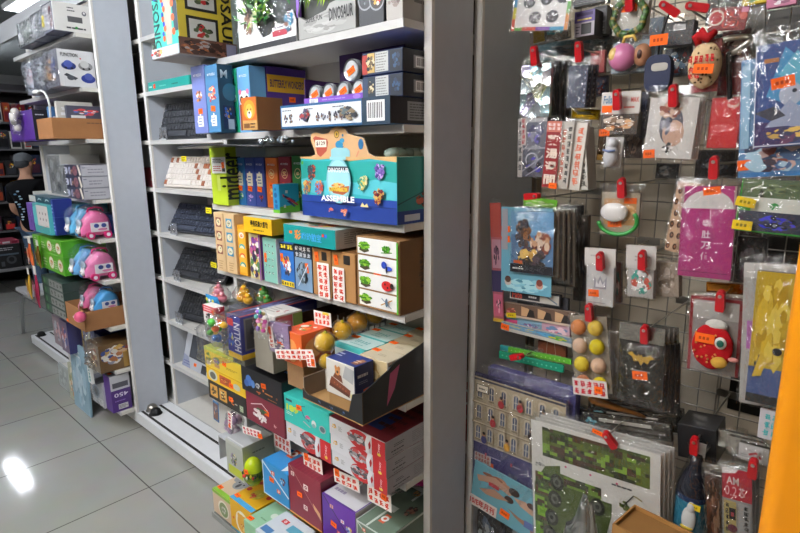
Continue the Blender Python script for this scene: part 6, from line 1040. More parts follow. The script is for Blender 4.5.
for zz in (.62, .95, 1.25, 1.55, 1.85):
    y = 1.4; k = 0
    while y < 2.2:
        wd = rn.uniform(.06, .13); c = rn.choice(PALC); h = rn.uniform(.1, .24); c2 = rn.choice([q for q in PALC if q != c])
        carton('packaged_part', '%s and %s package, %s from left on %s shelf of far wall' % (CN[c], CN[c2], ORD[k], lv[zz]), 'box', X0=FX - .34, w=.3, Y=y, Z=zz + .0005, d=wd, h=h, cols=c, art={'R': [R(.1, .1, .9, .55, c2), BL(.5, .7, .3, .2, 'e8e8e8 c83030 e0b030 404048', 5, int(y * 50))]}, grp='packaged parts on the far display wall')
        y += wd + rn.uniform(.005, .03); k += 1
# low table of black boxes
t = thing('low_bench', 'grey low bench at the far left under black packaged goods', 'bench', Matrix.Translation((-7.52, 1.12, 0)))
m = MB(); m.box(0, 0, .24, .45, .72, .27, '8a8a8c:paint'); m.obj('top', t)
for x, y in ((.02, .02), (.40, .02), (.02, .67), (.40, .67)):
    m = MB(); m.box(x, y, 0, x + .03, y + .03, .239, '4a4a4c:metal'); m.obj('leg', t)
for k, (y, c2, lab) in enumerate([(1.14, '8a2a34', 'black packaged box with red print, left on the low bench'), (1.37, '5a6a78', 'black packaged box with grey picture, middle of the low bench'), (1.60, '8a2a34', 'black packaged box with red print, right on the low bench')]):
    carton('black_box', lab, 'box', X0=-7.48, w=.38, Y=y, Z=.2705, d=.215, h=.26, cols='1e1e20', art={'R': [R(.08, .55, .9, .62, c2), E_(.55, .35, .22, .18, '4a4c50'), E_(.55, .36, .12, .1, '1c1c1e'), LN(.1, .75, .8, .9, 'c8c8cc', 2, k), R(.1, .1, .25, .3, '50545a')]})
for k, (y, lab) in enumerate([(1.16, 'pink topped packet on the black boxes, left'), (1.42, 'pink and white packet on the black boxes, right')]):
    carton('packet', lab, 'packet', X0=-7.42, w=.28, Y=y, Z=.531, d=.17, h=.035, cols='b04a60', art={'R': [R(.1, .2, .5, .8, 'e0d8dc'), R(.6, .2, .9, .8, '8a2038')]})
t = thing('chrome_stool', 'chrome bent tube stool leg showing beyond the left unit', 'stool', Matrix.Translation((-5.35, 1.12, 0)))
for y in (0, .3):
    m = MB(); m.tube([(.02, y, .012), (.05, y, .15), (.11, y, .28), (.20, y, .36), (.30, y, .385), (.42, y, .385)], .013, 'c0c2c4:metal', 10); m.obj('leg', t)
m = MB(); m.box(.12, -.03, .399, .46, .33, .43, 'b0b0b2:paint'); m.obj('seat', t, .006)
# ------------------------------------------------------------------ the man in black
def skin(name, joints, edges, c, parent=None, lv=2, M=None):
    me = bpy.data.meshes.new(name); me.from_pydata([j[0] for j in joints], edges, [])
    o = bpy.data.objects.new(name, me); C.objects.link(o)
    if parent: o.parent = parent
    o.modifiers.new('skin', 'SKIN').use_smooth_shade = True
    for i, j in enumerate(joints):
        d = me.skin_vertices[0].data[i]; r = j[1]; d.radius = (r, r) if not isinstance(r, tuple) else r; d.use_root = (i == 0)
    s = o.modifiers.new('sub', 'SUBSURF'); s.levels = s.render_levels = lv
    me.materials.append(M_(c)); return o
PX, PY = at(55, 300, X=-6.6).x, at(55, 300, X=-6.6).y
P = thing('person', 'person in black t-shirt with grey hair standing in the far aisle, back turned', 'person', Matrix.Translation((PX, PY, .0)) @ Matrix.Rotation(math.radians(-6), 4, Vector((-.67, .74, 0))) @ Matrix.Rotation(math.radians(-145), 4, 'Z') @ Matrix.Scale(.925, 4))
# local frame: the figure faces -Y, x to its left
J = [((0, 0, .86), .125), ((0, .005, 1.0), .12), ((0, .01, 1.15), .135), ((0, .0, 1.28), .13), ((0, -.01, 1.345), .062), ((0, -.035, 1.42), .055), ((0, -.045, 1.475), .078), ((0, -.05, 1.535), .085), ((0, -.045, 1.575), .06),
     ((.17, .0, 1.27), .062), ((.235, .0, 1.02), .045), ((.20, -.17, .90), .036), ((.17, -.24, .92), .03),
     ((-.17, .0, 1.27), .062), ((-.235, .0, 1.02), .045), ((-.20, -.17, .90), .036), ((-.17, -.24, .92), .03),
     ((.095, 0, .78), .09), ((.105, -.01, .45), .06), ((.105, .02, .10), .042), ((.105, -.12, .045), .038),
     ((-.095, 0, .78), .09), ((-.105, -.01, .45), .06), ((-.105, .02, .10), .042), ((-.105, -.12, .045), .038)]
Ed = [(0, 1), (1, 2), (2, 3), (3, 4), (4, 5), (5, 6), (6, 7), (7, 8), (3, 9), (9, 10), (10, 11), (11, 12), (3, 13), (13, 14), (14, 15), (15, 16), (0, 17), (17, 18), (18, 19), (19, 20), (0, 21), (21, 22), (22, 23), (23, 24)]
skin('body', J, Ed, 'c89a80:cloth', P)
sh = [((0, 0, .72), .15), ((0, .005, 1.0), .145), ((0, .01, 1.15), .155), ((0, .0, 1.275), .14), ((0, -.01, 1.335), .075), ((.175, .0, 1.265), .08), ((.225, .0, 1.08), .066), ((-.175, .0, 1.265), .08), ((-.225, .0, 1.08), .066)]
o = skin('t_shirt', sh, [(0, 1), (1, 2), (2, 3), (3, 4), (3, 5), (5, 6), (3, 7), (7, 8)], '0c0c0e:cloth', P)
m = MB(); rn = random.Random(7)
for i in range(12): m.ell((rn.uniform(-.03, .05), .150 + .004 * rn.random(), 1.22 - .028 * i), (.012 + .012 * rn.random(), .006, .009), rn.choice(('a8c8d8:cloth', 'd8e4ea:cloth', '6a98b8:cloth')), 6, 5)
m.obj('shirt_print', P)
m = MB(); m.lathe([(.148, 0), (.153, .006), (.153, .02), (.147, .026)], 'd8d8d8:cloth', 20, Matrix.Translation((0, 0, .70)) @ Matrix.Diagonal((1, .98, 1, 1))); m.obj('shirt_hem', P)
tr = [((0, 0, .88), .13), ((.095, 0, .72), .105), ((.105, -.01, .45), .082), ((.105, .02, .10), .07), ((-.095, 0, .72), .105), ((-.105, -.01, .45), .082), ((-.105, .02, .10), .07)]
skin('jeans', tr, [(0, 1), (1, 2), (2, 3), (0, 4), (4, 5), (5, 6)], '4a6078:cloth', P)
m = MB(); m.ell((0, -.036, 1.565), (.092, .098, .072), '6a6e72:cloth', 16, 10, .08, 3); m.ell((0, .0, 1.52), (.082, .062, .06), '4a4c50:cloth', 14, 9, .08, 4); m.obj('hair', P)
m = MB()
for s in (-1, 1): m.ell((s * .084, -.04, 1.50), (.012, .018, .03), 'c08a72:cloth', 8, 6)
m.ell((0, -.135, 1.495), (.013, .018, .02), 'c89078:cloth', 8, 6)
for s in (-1, 1): m.ell((s * .032, -.122, 1.52), (.012, .008, .007), '2a201c:plastic', 8, 6)
m.ell((0, -.122, 1.455), (.024, .008, .006), '9a5a50:cloth', 8, 5); m.obj('face', P)
for s in (-1, 1):
    m = MB(); b0 = Vector((s * .17, -.255, .92))
    m.ell(b0, (.035, .045, .018), 'c89a80:cloth', 10, 7)
    for k in range(4): m.tube([b0 + Vector((-.025 + .017 * k, -.03, 0)), b0 + Vector((-.026 + .018 * k, -.07 - .006 * (k in (1, 2)), -.006)), b0 + Vector((-.026 + .018 * k, -.088 - .008 * (k in (1, 2)), -.024))], [.009, .0085, .006], 'c89a80:cloth', 6)
    m.tube([b0 + Vector((-s * .03, -.0, 0)), b0 + Vector((-s * .05, -.03, -.004)), b0 + Vector((-s * .05, -.055, -.012))], [.011, .01, .007], 'c89a80:cloth', 6); m.obj('hand', P)
    m = MB(); m.ell((s * .105, -.07, .052), (.05, .13, .045), '2a2a2e:rubber', 12, 8); m.obj('shoe', P)
# ================================================================== hook display in the right bay
def hook(label, u, v, Y, rot=0.0, z_up=.0, stop=True, tiltx=.25, sc=1.0):
    a = at(u, v, Y=Y); L_ = GY - Y - .004
    t = thing('display_hook', label, 'display hook', Matrix.Translation((a.x, Y, a.z)))
    m = MB(); m.tube([(0, L_, .012), (0, L_ - .01, .012), (0, .02, .012), (0, .0, .016), (0, -.006, .02)], .0022, 'b8b4ac:metal', 6); m.box(-.03, L_ - .002, .002, .03, L_, .022, 'a8a39a:metal'); m.obj('prong', t)
    if stop:
        m = MB(); R_ = Matrix.Translation((0, -.006, .018)) @ Matrix.Rotation(rot, 4, 'Y') @ Matrix.Rotation(tiltx, 4, 'X')
        pts = [(-.0085, -.032), (-.0065, -.036), (.0065, -.036), (.0085, -.032), (.0075, .004), (.004, .009), (-.004, .009), (-.0075, .004)]
        m.prism([(x * sc, z * sc) for x, z in pts], -.007, .007, 'b8141e:plastic', None, R_); m.obj('stopper', t, .0015)
        m = MB(); m.cyl(R_ @ Vector((0, -.0072, -.0)), R_ @ Vector((0, -.0095, 0)), .0035, 'c8c4be:metal', n=10); m.obj('pin', t)
    return t
def header(r, hgt, col, art=(), w=None, x=None, th=.0015, name='header_card', y=-.002):
    w = w or r.w + .008; x = (r.w - w) / 2 if x is None else x
    m = MB(); m.box(x, y, r.h - .004, x + w, y + th, r.h + hgt, col); m.art((x, y, r.h - .004), (w, 0, 0), (0, 0, hgt + .004), list(art), (0, -1, 0)); return m.obj(name, r.root)
# --- left column, from the top
r = pack('sticker_card', 'white card of dark round gems with rainbow border at the top of the right bay', 'card', (511, 31), (568, 23.5), (519, -8), 1.285, .002, 'dcd8d4', {'F': [R(0, 0, 1, .09, 'c8b830'), R(0, 0, .2, .09, '58a040'), R(.2, 0, .45, .09, 'c84a3a'), R(.45, 0, .7, .09, '7a4aa0'), R(.7, 0, 1, .09, '3a90b8'), R(0, 0, .06, 1, 'c84a3a'), R(0, .3, .06, .6, 'c8c030'), R(0, .6, .06, 1, '3a8ab8'), R(.94, 0, 1, 1, 'c8803a'), R(.94, .4, 1, .7, '5a9a48'), R(.06, .09, .94, 1, 'cfccca')] + [q for x, y in ((.28, .72), (.58, .78), (.86, .8), (.42, .32), (.72, .34)) for q in (E_(x, y, .11, .16, '5a585c'), E_(x, y, .095, .135, '2c2a2e'), BL(x, y, .08, .11, '8a8890 3a383c a8a6b0 504850', 6, int(x * 9)))]}, top=.01)
r = pack('plastic_case', 'flat silver and yellow wrapped pack under the gem sticker card', 'pack', (530, 46), (568, 38), (529, 30), 1.35, .02, {'*': '8a867e:foil', 'F': 'a8a49c:foil'}, {'F': [R(.1, .1, .4, .9, 'b8a040'), BL(.7, .5, .25, .3, '3a8a98 e8e4dc 6a6a68', 8, 3)]}, top=.005)
r = pack('game_box', 'small purple and white game console box near the top of the hooks', 'toy box', (574, 38), (594, 36.5), (573, 13), 1.33, .05, {'*': '3a3a3e', 'F': 'a8a0ac', 'R': '242428'}, {'F': [R(0, .55, 1, 1, '5a4a88'), R(.1, .8, .9, .92, '3a2a60'), LN(.15, .6, .85, .74, 'd8c860', 1, 2), R(.35, .08, .85, .5, '1e1e24'), LN(.08, .1, .3, .45, '4a4858', 3, 3)]}, top=.008, bag=False)
for i in range(3): pack('game_box', ['black console pack hanging right behind the purple box', 'second black pack behind the purple console box', 'dark pack at the very top above the purple console box'][i], 'toy box', [(592, 36), (597, 38), (572, 8)][i], [(606, 35), (612, 37), (606, 5)][i], [(591, 8), (597, 12), (571, -10)][i], [1.375, 1.41, 1.40][i], .025, {'*': '242426', 'F': '2e2e32'}, {'F': [R(.1, .6, .9, .9, '4a4a4e'), LN(.1, .1, .9, .5, '6a6a6c', 4, i)]}, bag=False)
# necklace bag
r = pack('bagged_wreath', 'clear bag with green wreath ring and orange tag at the top of the hooks', 'toy bag', (612, 36), (645, 36), (612, 0), 1.30, .02, 'c8c4b8:paper', {'F': [R(0, 0, 1, 1, 'b0aca0'), BL(.5, .1, .4, .1, '4a6a98 8ab0c8', 6, 2)]}, stk=[('F', .45, .72, ORANGE, .035, .018)], top=.02)
m = MB()
for i in range(46):
    a_ = i * 2 * PI / 46; m.ell((r.w / 2 + .034 * math.cos(a_) + .002 * math.sin(7 * a_), -.008, r.h * .45 + .036 * math.sin(a_)), (.008, .006, .008), ['3a5a2c:plastic', '4a6e34:plastic', '2c4a24:plastic', '8a7a3a:plastic'][i % 4], 6, 5)
m.obj('wreath', r.root)
hook('red tipped hook holding the bagged green wreath', 630, 3, 1.285)
# unicorn ball bag
r = pack('bagged_ball_toys', 'clear bag with pink horned ball toy and brown ball below the wreath', 'toy bag', (611, 74), (648, 74), (611, 44), 1.31, .03, '9aa4a8:paper', {'F': [R(0, 0, 1, 1, '8a9aa4'), BL(.5, .5, .5, .5, '6a98b8 8ab0c0 c8c8b8 5a6a70', 18, 4)]}, top=.012, amp=.006)
m = MB(); m.ell((r.w * .36, -.018, r.h * .48), (.03, .024, .03), 'c878a0:plastic', 14, 9); m.obj('pink_ball', r.root)
m = MB(); m.ell((r.w * .2, -.03, r.h * .55), (.014, .012, .016), 'd8b870:plastic', 8, 6); m.tube([(r.w * .36, -.02, r.h * .9), (r.w * .4, -.022, r.h * 1.1), (r.w * .62, -.02, r.h * 1.12), (r.w * .7, -.02, r.h * .95)], [.004, .004, .004, .003], 'd8b85a:plastic', 6); m.obj('gold_horns', r.root)
m = MB(); m.ell((r.w * .85, -.012, r.h * .5), (.02, .016, .024), 'a8785a:plastic', 12, 8); m.ell((r.w * .84, -.026, r.h * .5), (.006, .004, .01), '3a2420:plastic', 8, 6); m.obj('brown_ball', r.root)
# holographic bag column
r = pack('rainbow_foil_bag', 'tall clear bag of rainbow foil at the left edge of the hooks', 'bag', (519.5, 118), (549, 116), (522, 66), 1.285, .012, {'*': holo()}, {}, top=.03, amp=.006)
m = MB(); rn = random.Random(3)
for i in range(9): m.tube([(r.w * rn.random(), -.004, r.h * rn.uniform(.3, .95)), (r.w * rn.random(), -.006, r.h * rn.uniform(.3, .95))], .0012, 'e8e6da:metal', 4)
m.obj('silver_ribbon', r.root)
hook('red tipped hook holding the rainbow foil bag', 535, 58, 1.27)
r = pack('clear_ring_pack', 'clear pack with white ring and violet patches below the rainbow foil bag', 'bag', (517.5, 177), (546, 176), (520, 119), 1.29, .01, {'*': '4a4c58', 'F': '5a5c6a'}, {'F': [R(0, 0, .17, 1, 'c8c4c0'), SCR(.0, .1, .16, .98, '3a3a3c', 6, 1, 3), R(.17, .5, 1, 1, '6a6c78'), R(.17, .93, 1, 1, 'b8b8bc'), R(.17, .48, 1, .5, 'a8a8b0'), BL(.6, .7, .3, .2, '8a8aa0 4a4a6a 6a60c0', 9, 4), ('o', .5, .3, .1, .12, 'c8ccd8'), BL(.6, .2, .35, .15, '5048c0 2c2c3a 7a7c8c', 8, 6), ('l', .17, .1, .9, .35, .02, 'a8aab8'), ('l', .3, .02, .9, .2, .02, 'a8aab8')]}, top=.004)
m = MB(); m.box(r.w * .13, -.003, r.h * .55, r.w * .30, -.0015, r.h * 1.1, 'c8c0bc:paper'); m.art((r.w * .13, -.003, r.h * .55), (r.w * .17, 0, 0), (0, 0, r.h * .55), [SCR(.1, .02, .9, .98, 'b02a3a', 6, 1, 4)], (0, -1, 0)); m.obj('side_label', r.root)
for i in range(3): pack('black_pack', ['black pouch hanging beside the rainbow foil bag', 'second black pouch behind the first, beside the foil bag', 'brown black pouch deep behind the two black ones'][i], 'pouch', (549 + 5 * i, 122), (559 + 5 * i, 121), (550 + 5 * i, 62), 1.34 + .035 * i, .012, ['1e1e20', '242426', '3a2e26'][i], {'F': [R(.1, .1, .9, .8, ['26282a', '2c2c2e', '4a3a2e'][i])]}, top=.01)
# notebooks
for i in range(3): pack('navy_notebook', ['navy pocket notebook in clear sleeve, front one on its hook', 'navy pocket notebook just behind the front one', 'hindmost navy pocket notebook on the hook'][i], 'notebook', (566 + 4.5 * i, 108), (585 + 4.5 * i, 107), (570 + 4.5 * i, 66), 1.29 + .022 * i, .009, {'*': ['3a4258', '343a4c', '3a3a44'][i]}, {'F': [('l', 0, .5, 1, .5, .01, '50586c'), R(.05, .05, .95, .47, '363e54'), LN(.85, .1, .95, .9, '8a90a0', 6, i)]}, top=.02, grp=None)
hook('red tipped hook holding the navy notebooks', 579.5, 54, 1.275)
pack('red_pouch', 'small red and blue pouch right of the navy notebooks', 'pouch', (590, 74), (604, 73), (590, 52), 1.38, .012, {'*': 'a83838', 'F': 'b03c3c'}, {'F': [R(.1, .3, .6, .9, 'b8484a'), BL(.4, .6, .3, .3, 'd8c8c0 c85050', 6, 3)]}, top=.006)
pack('blue_pouch', 'dark blue and red pouch low behind the red one', 'pouch', (592, 97), (607, 96), (592, 77), 1.40, .012, {'*': '3a3a50', 'F': '40405c'}, {'F': [BL(.5, .5, .4, .4, '8a3038 3a6a98 c8a8a0 2a2a3a', 12, 5)]}, top=.004)
pack('snack_pouch', 'glossy yellow foil pouch beneath the navy notebooks', 'pouch', (571, 118), (596, 125), (571, 108), 1.36, .015, {'*': 'c8a020:foil'}, {'F': [R(.2, .4, .7, .8, '6a6420')]}, top=.002, bag=False)
# medicine bath books
for i, (b0, b1, t0, c, it, lab) in enumerate([((541.5, 186.5), (555.5, 188), (547.5, 121), {'*': '8a1c1e', 'F': '8e1e20', 'R': 'd8d0c8'}, [R(0, .84, 1, 1, 'c87060'), SCR(.05, .86, .95, .98, 'e8d8d0', 2, 3, 2)] + [T(ch, .5, .72 - .2 * k, .155, 'e8d8c8', 0, .82, .03) for k, ch in enumerate('藥湯週間')], 'dark red book with four white Chinese characters on the hooks'),
                                      ((555.5, 188), (567, 189.5), (561.5, 121.5), {'*': 'd0cac2', 'F': 'd4cec4'}, [SCR(.1, .12, .5, .9, 'c86a50', 7, 1, 5), SCR(.55, .08, .92, .95, '4a4a48', 8, 1, 6)], 'white book with red and black Chinese columns beside the red one'),
                                      ((567.5, 189.5), (579, 191.5), (573, 122.5), {'*': 'd0cac2', 'F': 'd6d0c6'}, [SCR(.2, .08, .85, .95, 'd87050', 7, 1, 8), R(0, 0, .12, 1, 'b8b0a8')], 'white book with large red Chinese column, third in the row'),
                                      ((579.5, 190.5), (588, 189), (582.5, 127), {'*': 'b8b4ac', 'F': 'c0bcb2'}, [SCR(.1, .06, .9, .95, '4a4a46', 9, 1, 9)], 'grey white book spine at the right of the white books')]):
    pack('booklet', lab, 'book', b0, b1, t0, 1.27 + .006 * i, .015 if i < 3 else .05, c, {'F': it}, bag=(i == 1), top=.005, empty=True, stk=[('F', .8, .03, ORANGE, .022, .014)] if i == 0 else ())
hook('plain wire hook holding the row of Chinese booklets', 575, 118, 1.262, stop=False)
# header-card bag
r = pack('cosplay_bag', 'clear bag with brown and orange toys under a white header card', 'toy bag', (600, 135), (636, 138), (600, 113), 1.30, .025, '4a4038', {'F': [BL(.5, .5, .45, .4, '6a4a30 c87a3a d8c8b8 3a3028 8a6a50 e0b080', 26, 7)]}, top=.0, stk=[('F', .12, .1, ORANGE, .025, .016)])
header(r, .045, 'd0ccc6:paper', [R(.03, .08, .3, .4, ORANGE), T('Folls', .17, .66, .36, '3a6a90', 0, .22), T('MAX', .87, .62, .22, 'c84a40', 0, .2), LN(.6, .2, .95, .4, 'c86a60', 1, 3)], w=r.w + .004)
hook('red tipped hook through the white header card', 617.5, 102, 1.28)
pack('dark_strip_pack', 'dark blue strip pack hanging right of the white header card', 'pouch', (639, 138), (646, 138), (640, 92), 1.34, .012, '26283a', {'F': [BL(.5, .5, .4, .45, '4a5068 8a8a98 30324a', 12, 3)]}, top=.006)
r = pack('white_plush_bag', 'small white plush figure hanging in a clear bag below the toy bag', 'plush toy', (603, 167), (620, 169), (605, 137), 1.285, .004, 'c8c6c4:paper', {}, top=.004)
m = MB(); m.ell((r.w * .5, -.012, r.h * .38), (r.w * .42, .016, r.h * .36), 'c4c4c6:cloth', 12, 9); m.ell((r.w * .5, -.012, r.h * .8), (r.w * .3, .014, r.h * .2), 'd0d0d2:cloth', 10, 7); m.obj('plush_body', r.root)
m = MB(); m.tube([(r.w * .15, -.026, r.h * .58), (r.w * .5, -.03, r.h * .54), (r.w * .85, -.026, r.h * .58)], .0025, '7a8ab0:cloth', 6); m.obj('ribbon', r.root)
pack('amber_pouch', 'narrow brown and amber pouch beside the white plush', 'pouch', (596, 160), (603, 161), (597, 132), 1.33, .01, '6a4a20:foil', {'F': [R(.1, .0, .9, .2, 'b88a30'), R(.1, .3, .9, .9, '50381c')]}, top=.004)
pack('brown_pack', 'brown printed pack behind the white plush bag', 'pouch', (622, 158), (640, 160), (622, 130), 1.37, .012, '4a3a34', {'F': [BL(.5, .5, .4, .4, '6a5040 8a7060 3a2c28', 10, 4)]}, top=.004)
# earphone cases and small pouches
def case(label, u, v, Y, w_, h_, c, window=True):
    a = at(u, v, Y=Y); t = thing('earphone_case', label, 'case', Matrix.Translation(a))
    m = MB(); V = [(math.copysign(abs(math.cos(q)) ** .55, math.cos(q)) * w_ / 2, math.copysign(abs(math.sin(q)) ** .55, math.sin(q)) * h_ / 2) for q in [2 * PI * i / 28 for i in range(28)]]
    m.prism(V, 0, .024, c + ':rubber'); m.obj('shell', t, .004)
    if window:
        m = MB(); V2 = [(x * .62 + .004, z * .22 + h_ * .16) for x, z in V]; m.prism(V2, -.0012, -.0002, 'a8a49c:card'); m.obj('cut_out', t)
    m = MB(); m.tube([(-.004, .01, h_ / 2), (.0, .0, h_ / 2 + .03), (.006, .006, h_ / 2 + .06), (.012, .012, h_ / 2 + .085)], .0022, '2a2a2c:rubber', 6); m.obj('strap', t)
    return t
case('navy silicone earphone case with cut out window hanging by its strap', 657, 73, 1.27, .053, .074, '232a44')
r = pack('black_case', 'black zipped pouch with white price label at the top of the hooks', 'case', (663, 47), (692, 43), (666, 23), 1.30, .03, {'*': '26272b', 'F': '2c2d31'}, {'F': [R(.3, .62, .72, .85, 'c8c8c8'), LN(.34, .66, .7, .8, '7a7a7a', 2, 3), ('l', .05, .55, .95, .55, .03, '3c3d42')]}, top=.01)
pack('blue_charm_pack', 'clear pack of blue and silver charms between the cases', 'pack', (664, 78), (690, 76), (664, 50), 1.34, .012, {'*': '3a4048', 'F': '444c56'}, {'F': [BL(.5, .5, .45, .45, '5a7a98 a8b0b4 8a3a38 2c3038', 16, 5)]}, top=.006)
sticker(thing('hang_tag', 'orange price tag hanging on the earphone case strap', 'price tag', Matrix.Translation(at(651, 45.5, Y=1.268))), (0, 0, 0), (.03, 0, 0), (0, 0, .018), (0, -1, 0), .5, .5, w=.036, h=.022)
hook('red tipped hook holding the earphone case', 664, 15, 1.275, rot=-.9)
hook('red tipped hook lying sideways above the hat toy', 690, 16, 1.31, rot=-1.3)
# straw hat toy and red card
r = pack('bagged_hat_toy', 'clear bag with straw coloured dotted toy and red letters', 'toy bag', (691, 93), (717, 93), (691, 42), 1.27, .006, '8a2426', {'F': [R(0, .0, 1, .12, '9a2024')]}, top=.02, amp=.007)
m = MB(); m.ell((r.w * .5, -.01, r.h * .5), (r.w * .62, .024, r.h * .44), 'd0b48c:cloth', 16, 10, .1, 2)
m.obj('straw_toy', r.root)
m = MB(); rn = random.Random(4)
for i in range(38):
    th = rn.uniform(-1.25, 1.25); ph = rn.uniform(-1.1, 1.1); m.ell((r.w * .5 + r.w * .6 * math.sin(th) * math.cos(ph), -.01 - .0245 * math.cos(th) * math.cos(ph), r.h * .5 + r.h * .42 * math.sin(ph)), (.0022, .0015, .0022), '5a4630:cloth', 5, 4)
m.obj('dots', r.root)
m = MB(); m.art((r.w * .0, -.0395, r.h * .5), (r.w * 1.0, 0, 0), (0, 0, r.h * .2), [SCR(0, 0, 1, 1, 'c0282c:cloth', 1, 5, 6)], (0, -1, 0)); m.art((r.w * .0, -.037, r.h * .22), (r.w * .5, 0, 0), (0, 0, r.h * .24), [SCR(0, 0, 1, 1, 'c0282c:cloth', 2, 2, 8)], (0, -1, 0)); m.obj('red_letters', r.root)
m = MB(); m.tube([(r.w * .2, -.01, r.h * .9), (r.w * .1, -.014, r.h * 1.05), (r.w * .3, -.018, r.h * 1.1), (r.w * .55, -.018, r.h * 1.0), (r.w * .8, -.012, r.h * 1.12)], [.006, .009, .012, .009, .006], 'b02428:cloth', 8); m.obj('red_bow', r.root)
sticker(r.root, (0, -.042, 0), (r.w, 0, 0), (0, 0, r.h), (0, -1, 0), .62, .4, w=.036, h=.018)
r = pack('red_card_pack', 'dark red card of festive seals in clear sleeve at the top', 'card pack', (707, 31), (744, 31), (711, 8), 1.265, .004, {'*': '8a2022', 'F': '7c1c20'}, {'F': [C_(.18, .55, .34, 'c8b0a0'), C_(.18, .55, .27, 'a82428'), C_(.48, .7, .18, 'c03a34'), C_(.48, .28, .18, 'c03a34'), C_(.7, .7, .18, 'b8342e'), C_(.7, .28, .18, 'b8342e'), C_(.9, .6, .16, 'c8584a'), R(.82, .75, 1, .95, 'c87a90'), SCR(.4, .1, .8, .9, '6a1418', 2, 2, 4)]}, top=.02)
r = pack('spring_pack', 'clear pack with dark stick and silver coil right of the straw toy', 'pack', (717, 96), (744, 96), (717, 33), 1.30, .01, {'*': '5a3434', 'F': '6a3a3a'}, {'F': [BL(.4, .7, .4, .25, '8a3034 c8b8a8 4a2a2c 3a3030', 16, 4), R(.0, .0, 1, .3, '8a3438')]}, top=.01, amp=.007)
m = MB(); m.cyl((r.w * .35, -.014, r.h * .65), (r.w * .55, -.014, -.01), .005, '1e1e20:plastic', n=8); m.obj('black_stick', r.root)
m = MB(); m.tube([(r.w * .3 + .04 * math.sin(i * .35), -.014 + .004 * math.cos(i), r.h * .62 + .03 * math.sin(i * .2)) for i in range(16)], .006, 'b8b4a8:metal', 6); m.obj('coil', r.root)
pack('clear_flap_pack', 'empty clear zip bag sticking out at the upper right', 'bag', (740, 62), (765, 58), (738, 12), 1.335, .004, {'*': '6a6660', 'F': '7a766e'}, {'F': [R(.1, .1, .9, .9, '6a665e')]}, top=.004, amp=.007)
for i, (b0, b1, t0, c, lab) in enumerate([((742, 6), (766, 4), (742, -6), 'c8a818', 'yellow glossy packet at the very top right'), ((766, 9), (796, 5), (766, -4), 'c87a98', 'pink printed packet at the very top right')]):
    pack('small_packet', lab, 'packet', b0, b1, t0, 1.33, .012, c + ':gloss', {'F': [BL(.5, .5, .4, .4, 'e8d8e0 8a4a68' if i else 'e8e070 3a7a3a', 8, i)]}, bag=False)
# white figure card
for i in range(3): 
    r = pack('figure_card', ['white card with dark haired figure picture in a clear sleeve, front one', 'white card edge behind the figure card', 'hindmost white card on the figure card hook'][i], 'card', (643 + 2.5 * i, 157), (691 + 3 * i, 159.5), (651 + 2.5 * i, 98), 1.268 + .014 * i, .004, 'd0ccc6', {'F': [R(.04, .03, .96, .97, 'c8c4be'), E_(.5, .55, .24, .32, '5a5a64'), E_(.56, .42, .22, .22, 'c09a84'), BL(.45, .8, .25, .18, '8a4a38 4a4a54 c8a890', 12, 3), BL(.38, .55, .15, .2, '40404c 6a6a78', 8, 4), BL(.5, .18, .14, .1, '2a2a2e e8e4e0 3a3a3c', 8, 5)]} if i == 0 else {}, stk=[('F', .12, .06, ORANGE, .024, .018)] if i == 0 else (), top=.025, amp=.006)
hook('red tipped hook holding the white figure cards', 673.5, 98, 1.255)
for i in range(2): pack('red_pouch', ['bright red flat pouch with pale curl, right of the figure card', 'red pouch tucked behind the bright red one'][i], 'pouch', (706 + 4 * i, 148), (736 + 3 * i, 149), (711 + 3 * i, 98), 1.29 + .02 * i, .01, {'*': 'b81e20', 'F': 'c02224'}, {'F': [E_(.72, .86, .2, .07, 'c8a090'), E_(.7, .9, .18, .06, 'c02224')]} if i == 0 else {}, top=.006)
# dragon posters
r = pack('poster_pack', 'blue poster pack with pale flying dragon picture, front one at right', 'poster pack', (753, 149), (812, 143), (760, 46), 1.235, .004, {'*': '24386a', 'F': '2a4680'}, {'F': [('p', [(.2, .5), (.5, .95), (1, .7), (1, .3)], '3a88b8'), ('p', [(.4, .7), (.7, .9), (1, .75), (.8, .5)], '5aa8c0'), R(.0, .0, .5, .25, '3a2c60'), E_(.62, .5, .2, .11, 'a8b0c0'), ('p', [(.2, .2), (.6, .45), (.95, .3), (1, .1), (.6, .2)], '98a0b8'), ('p', [(.0, .35), (.35, .4), (.55, .3), (.3, .26)], '3a3a48'), C_(.68, .53, .02, '1a2a3a'), BL(.55, .12, .4, .1, 'c8a050 e8c060 3a3a60 6a3a60', 16, 4), R(.15, .82, .4, .86, 'a86a3a'), ('l', .0, .02, 1, .02, .012, 'c8ccd8'), ('l', .01, 0, .01, 1, .008, 'c8ccd8')]}, stk=[('F', .48, .62, ORANGE, .036, .02)], top=.03, amp=.006)
r = pack('poster_pack', 'second blue poster pack with reclining figures, behind the dragon poster', 'poster pack', (738, 178), (812, 172), (747, 60), 1.262, .004, {'*': '2a4a78', 'F': '5a86b0'}, {'F': [BL(.5, .18, .45, .16, '2a3a58 c8a8a0 4a6a98 a8c8d8 3a2c40 8a4a40', 34, 6), R(.0, .0, 1, .04, '3a78b0'), R(.02, .25, .14, .95, '8ab0c8')]}, stk=[('F', .14, .11, ORANGE, .036, .02)], top=.03, amp=.006)
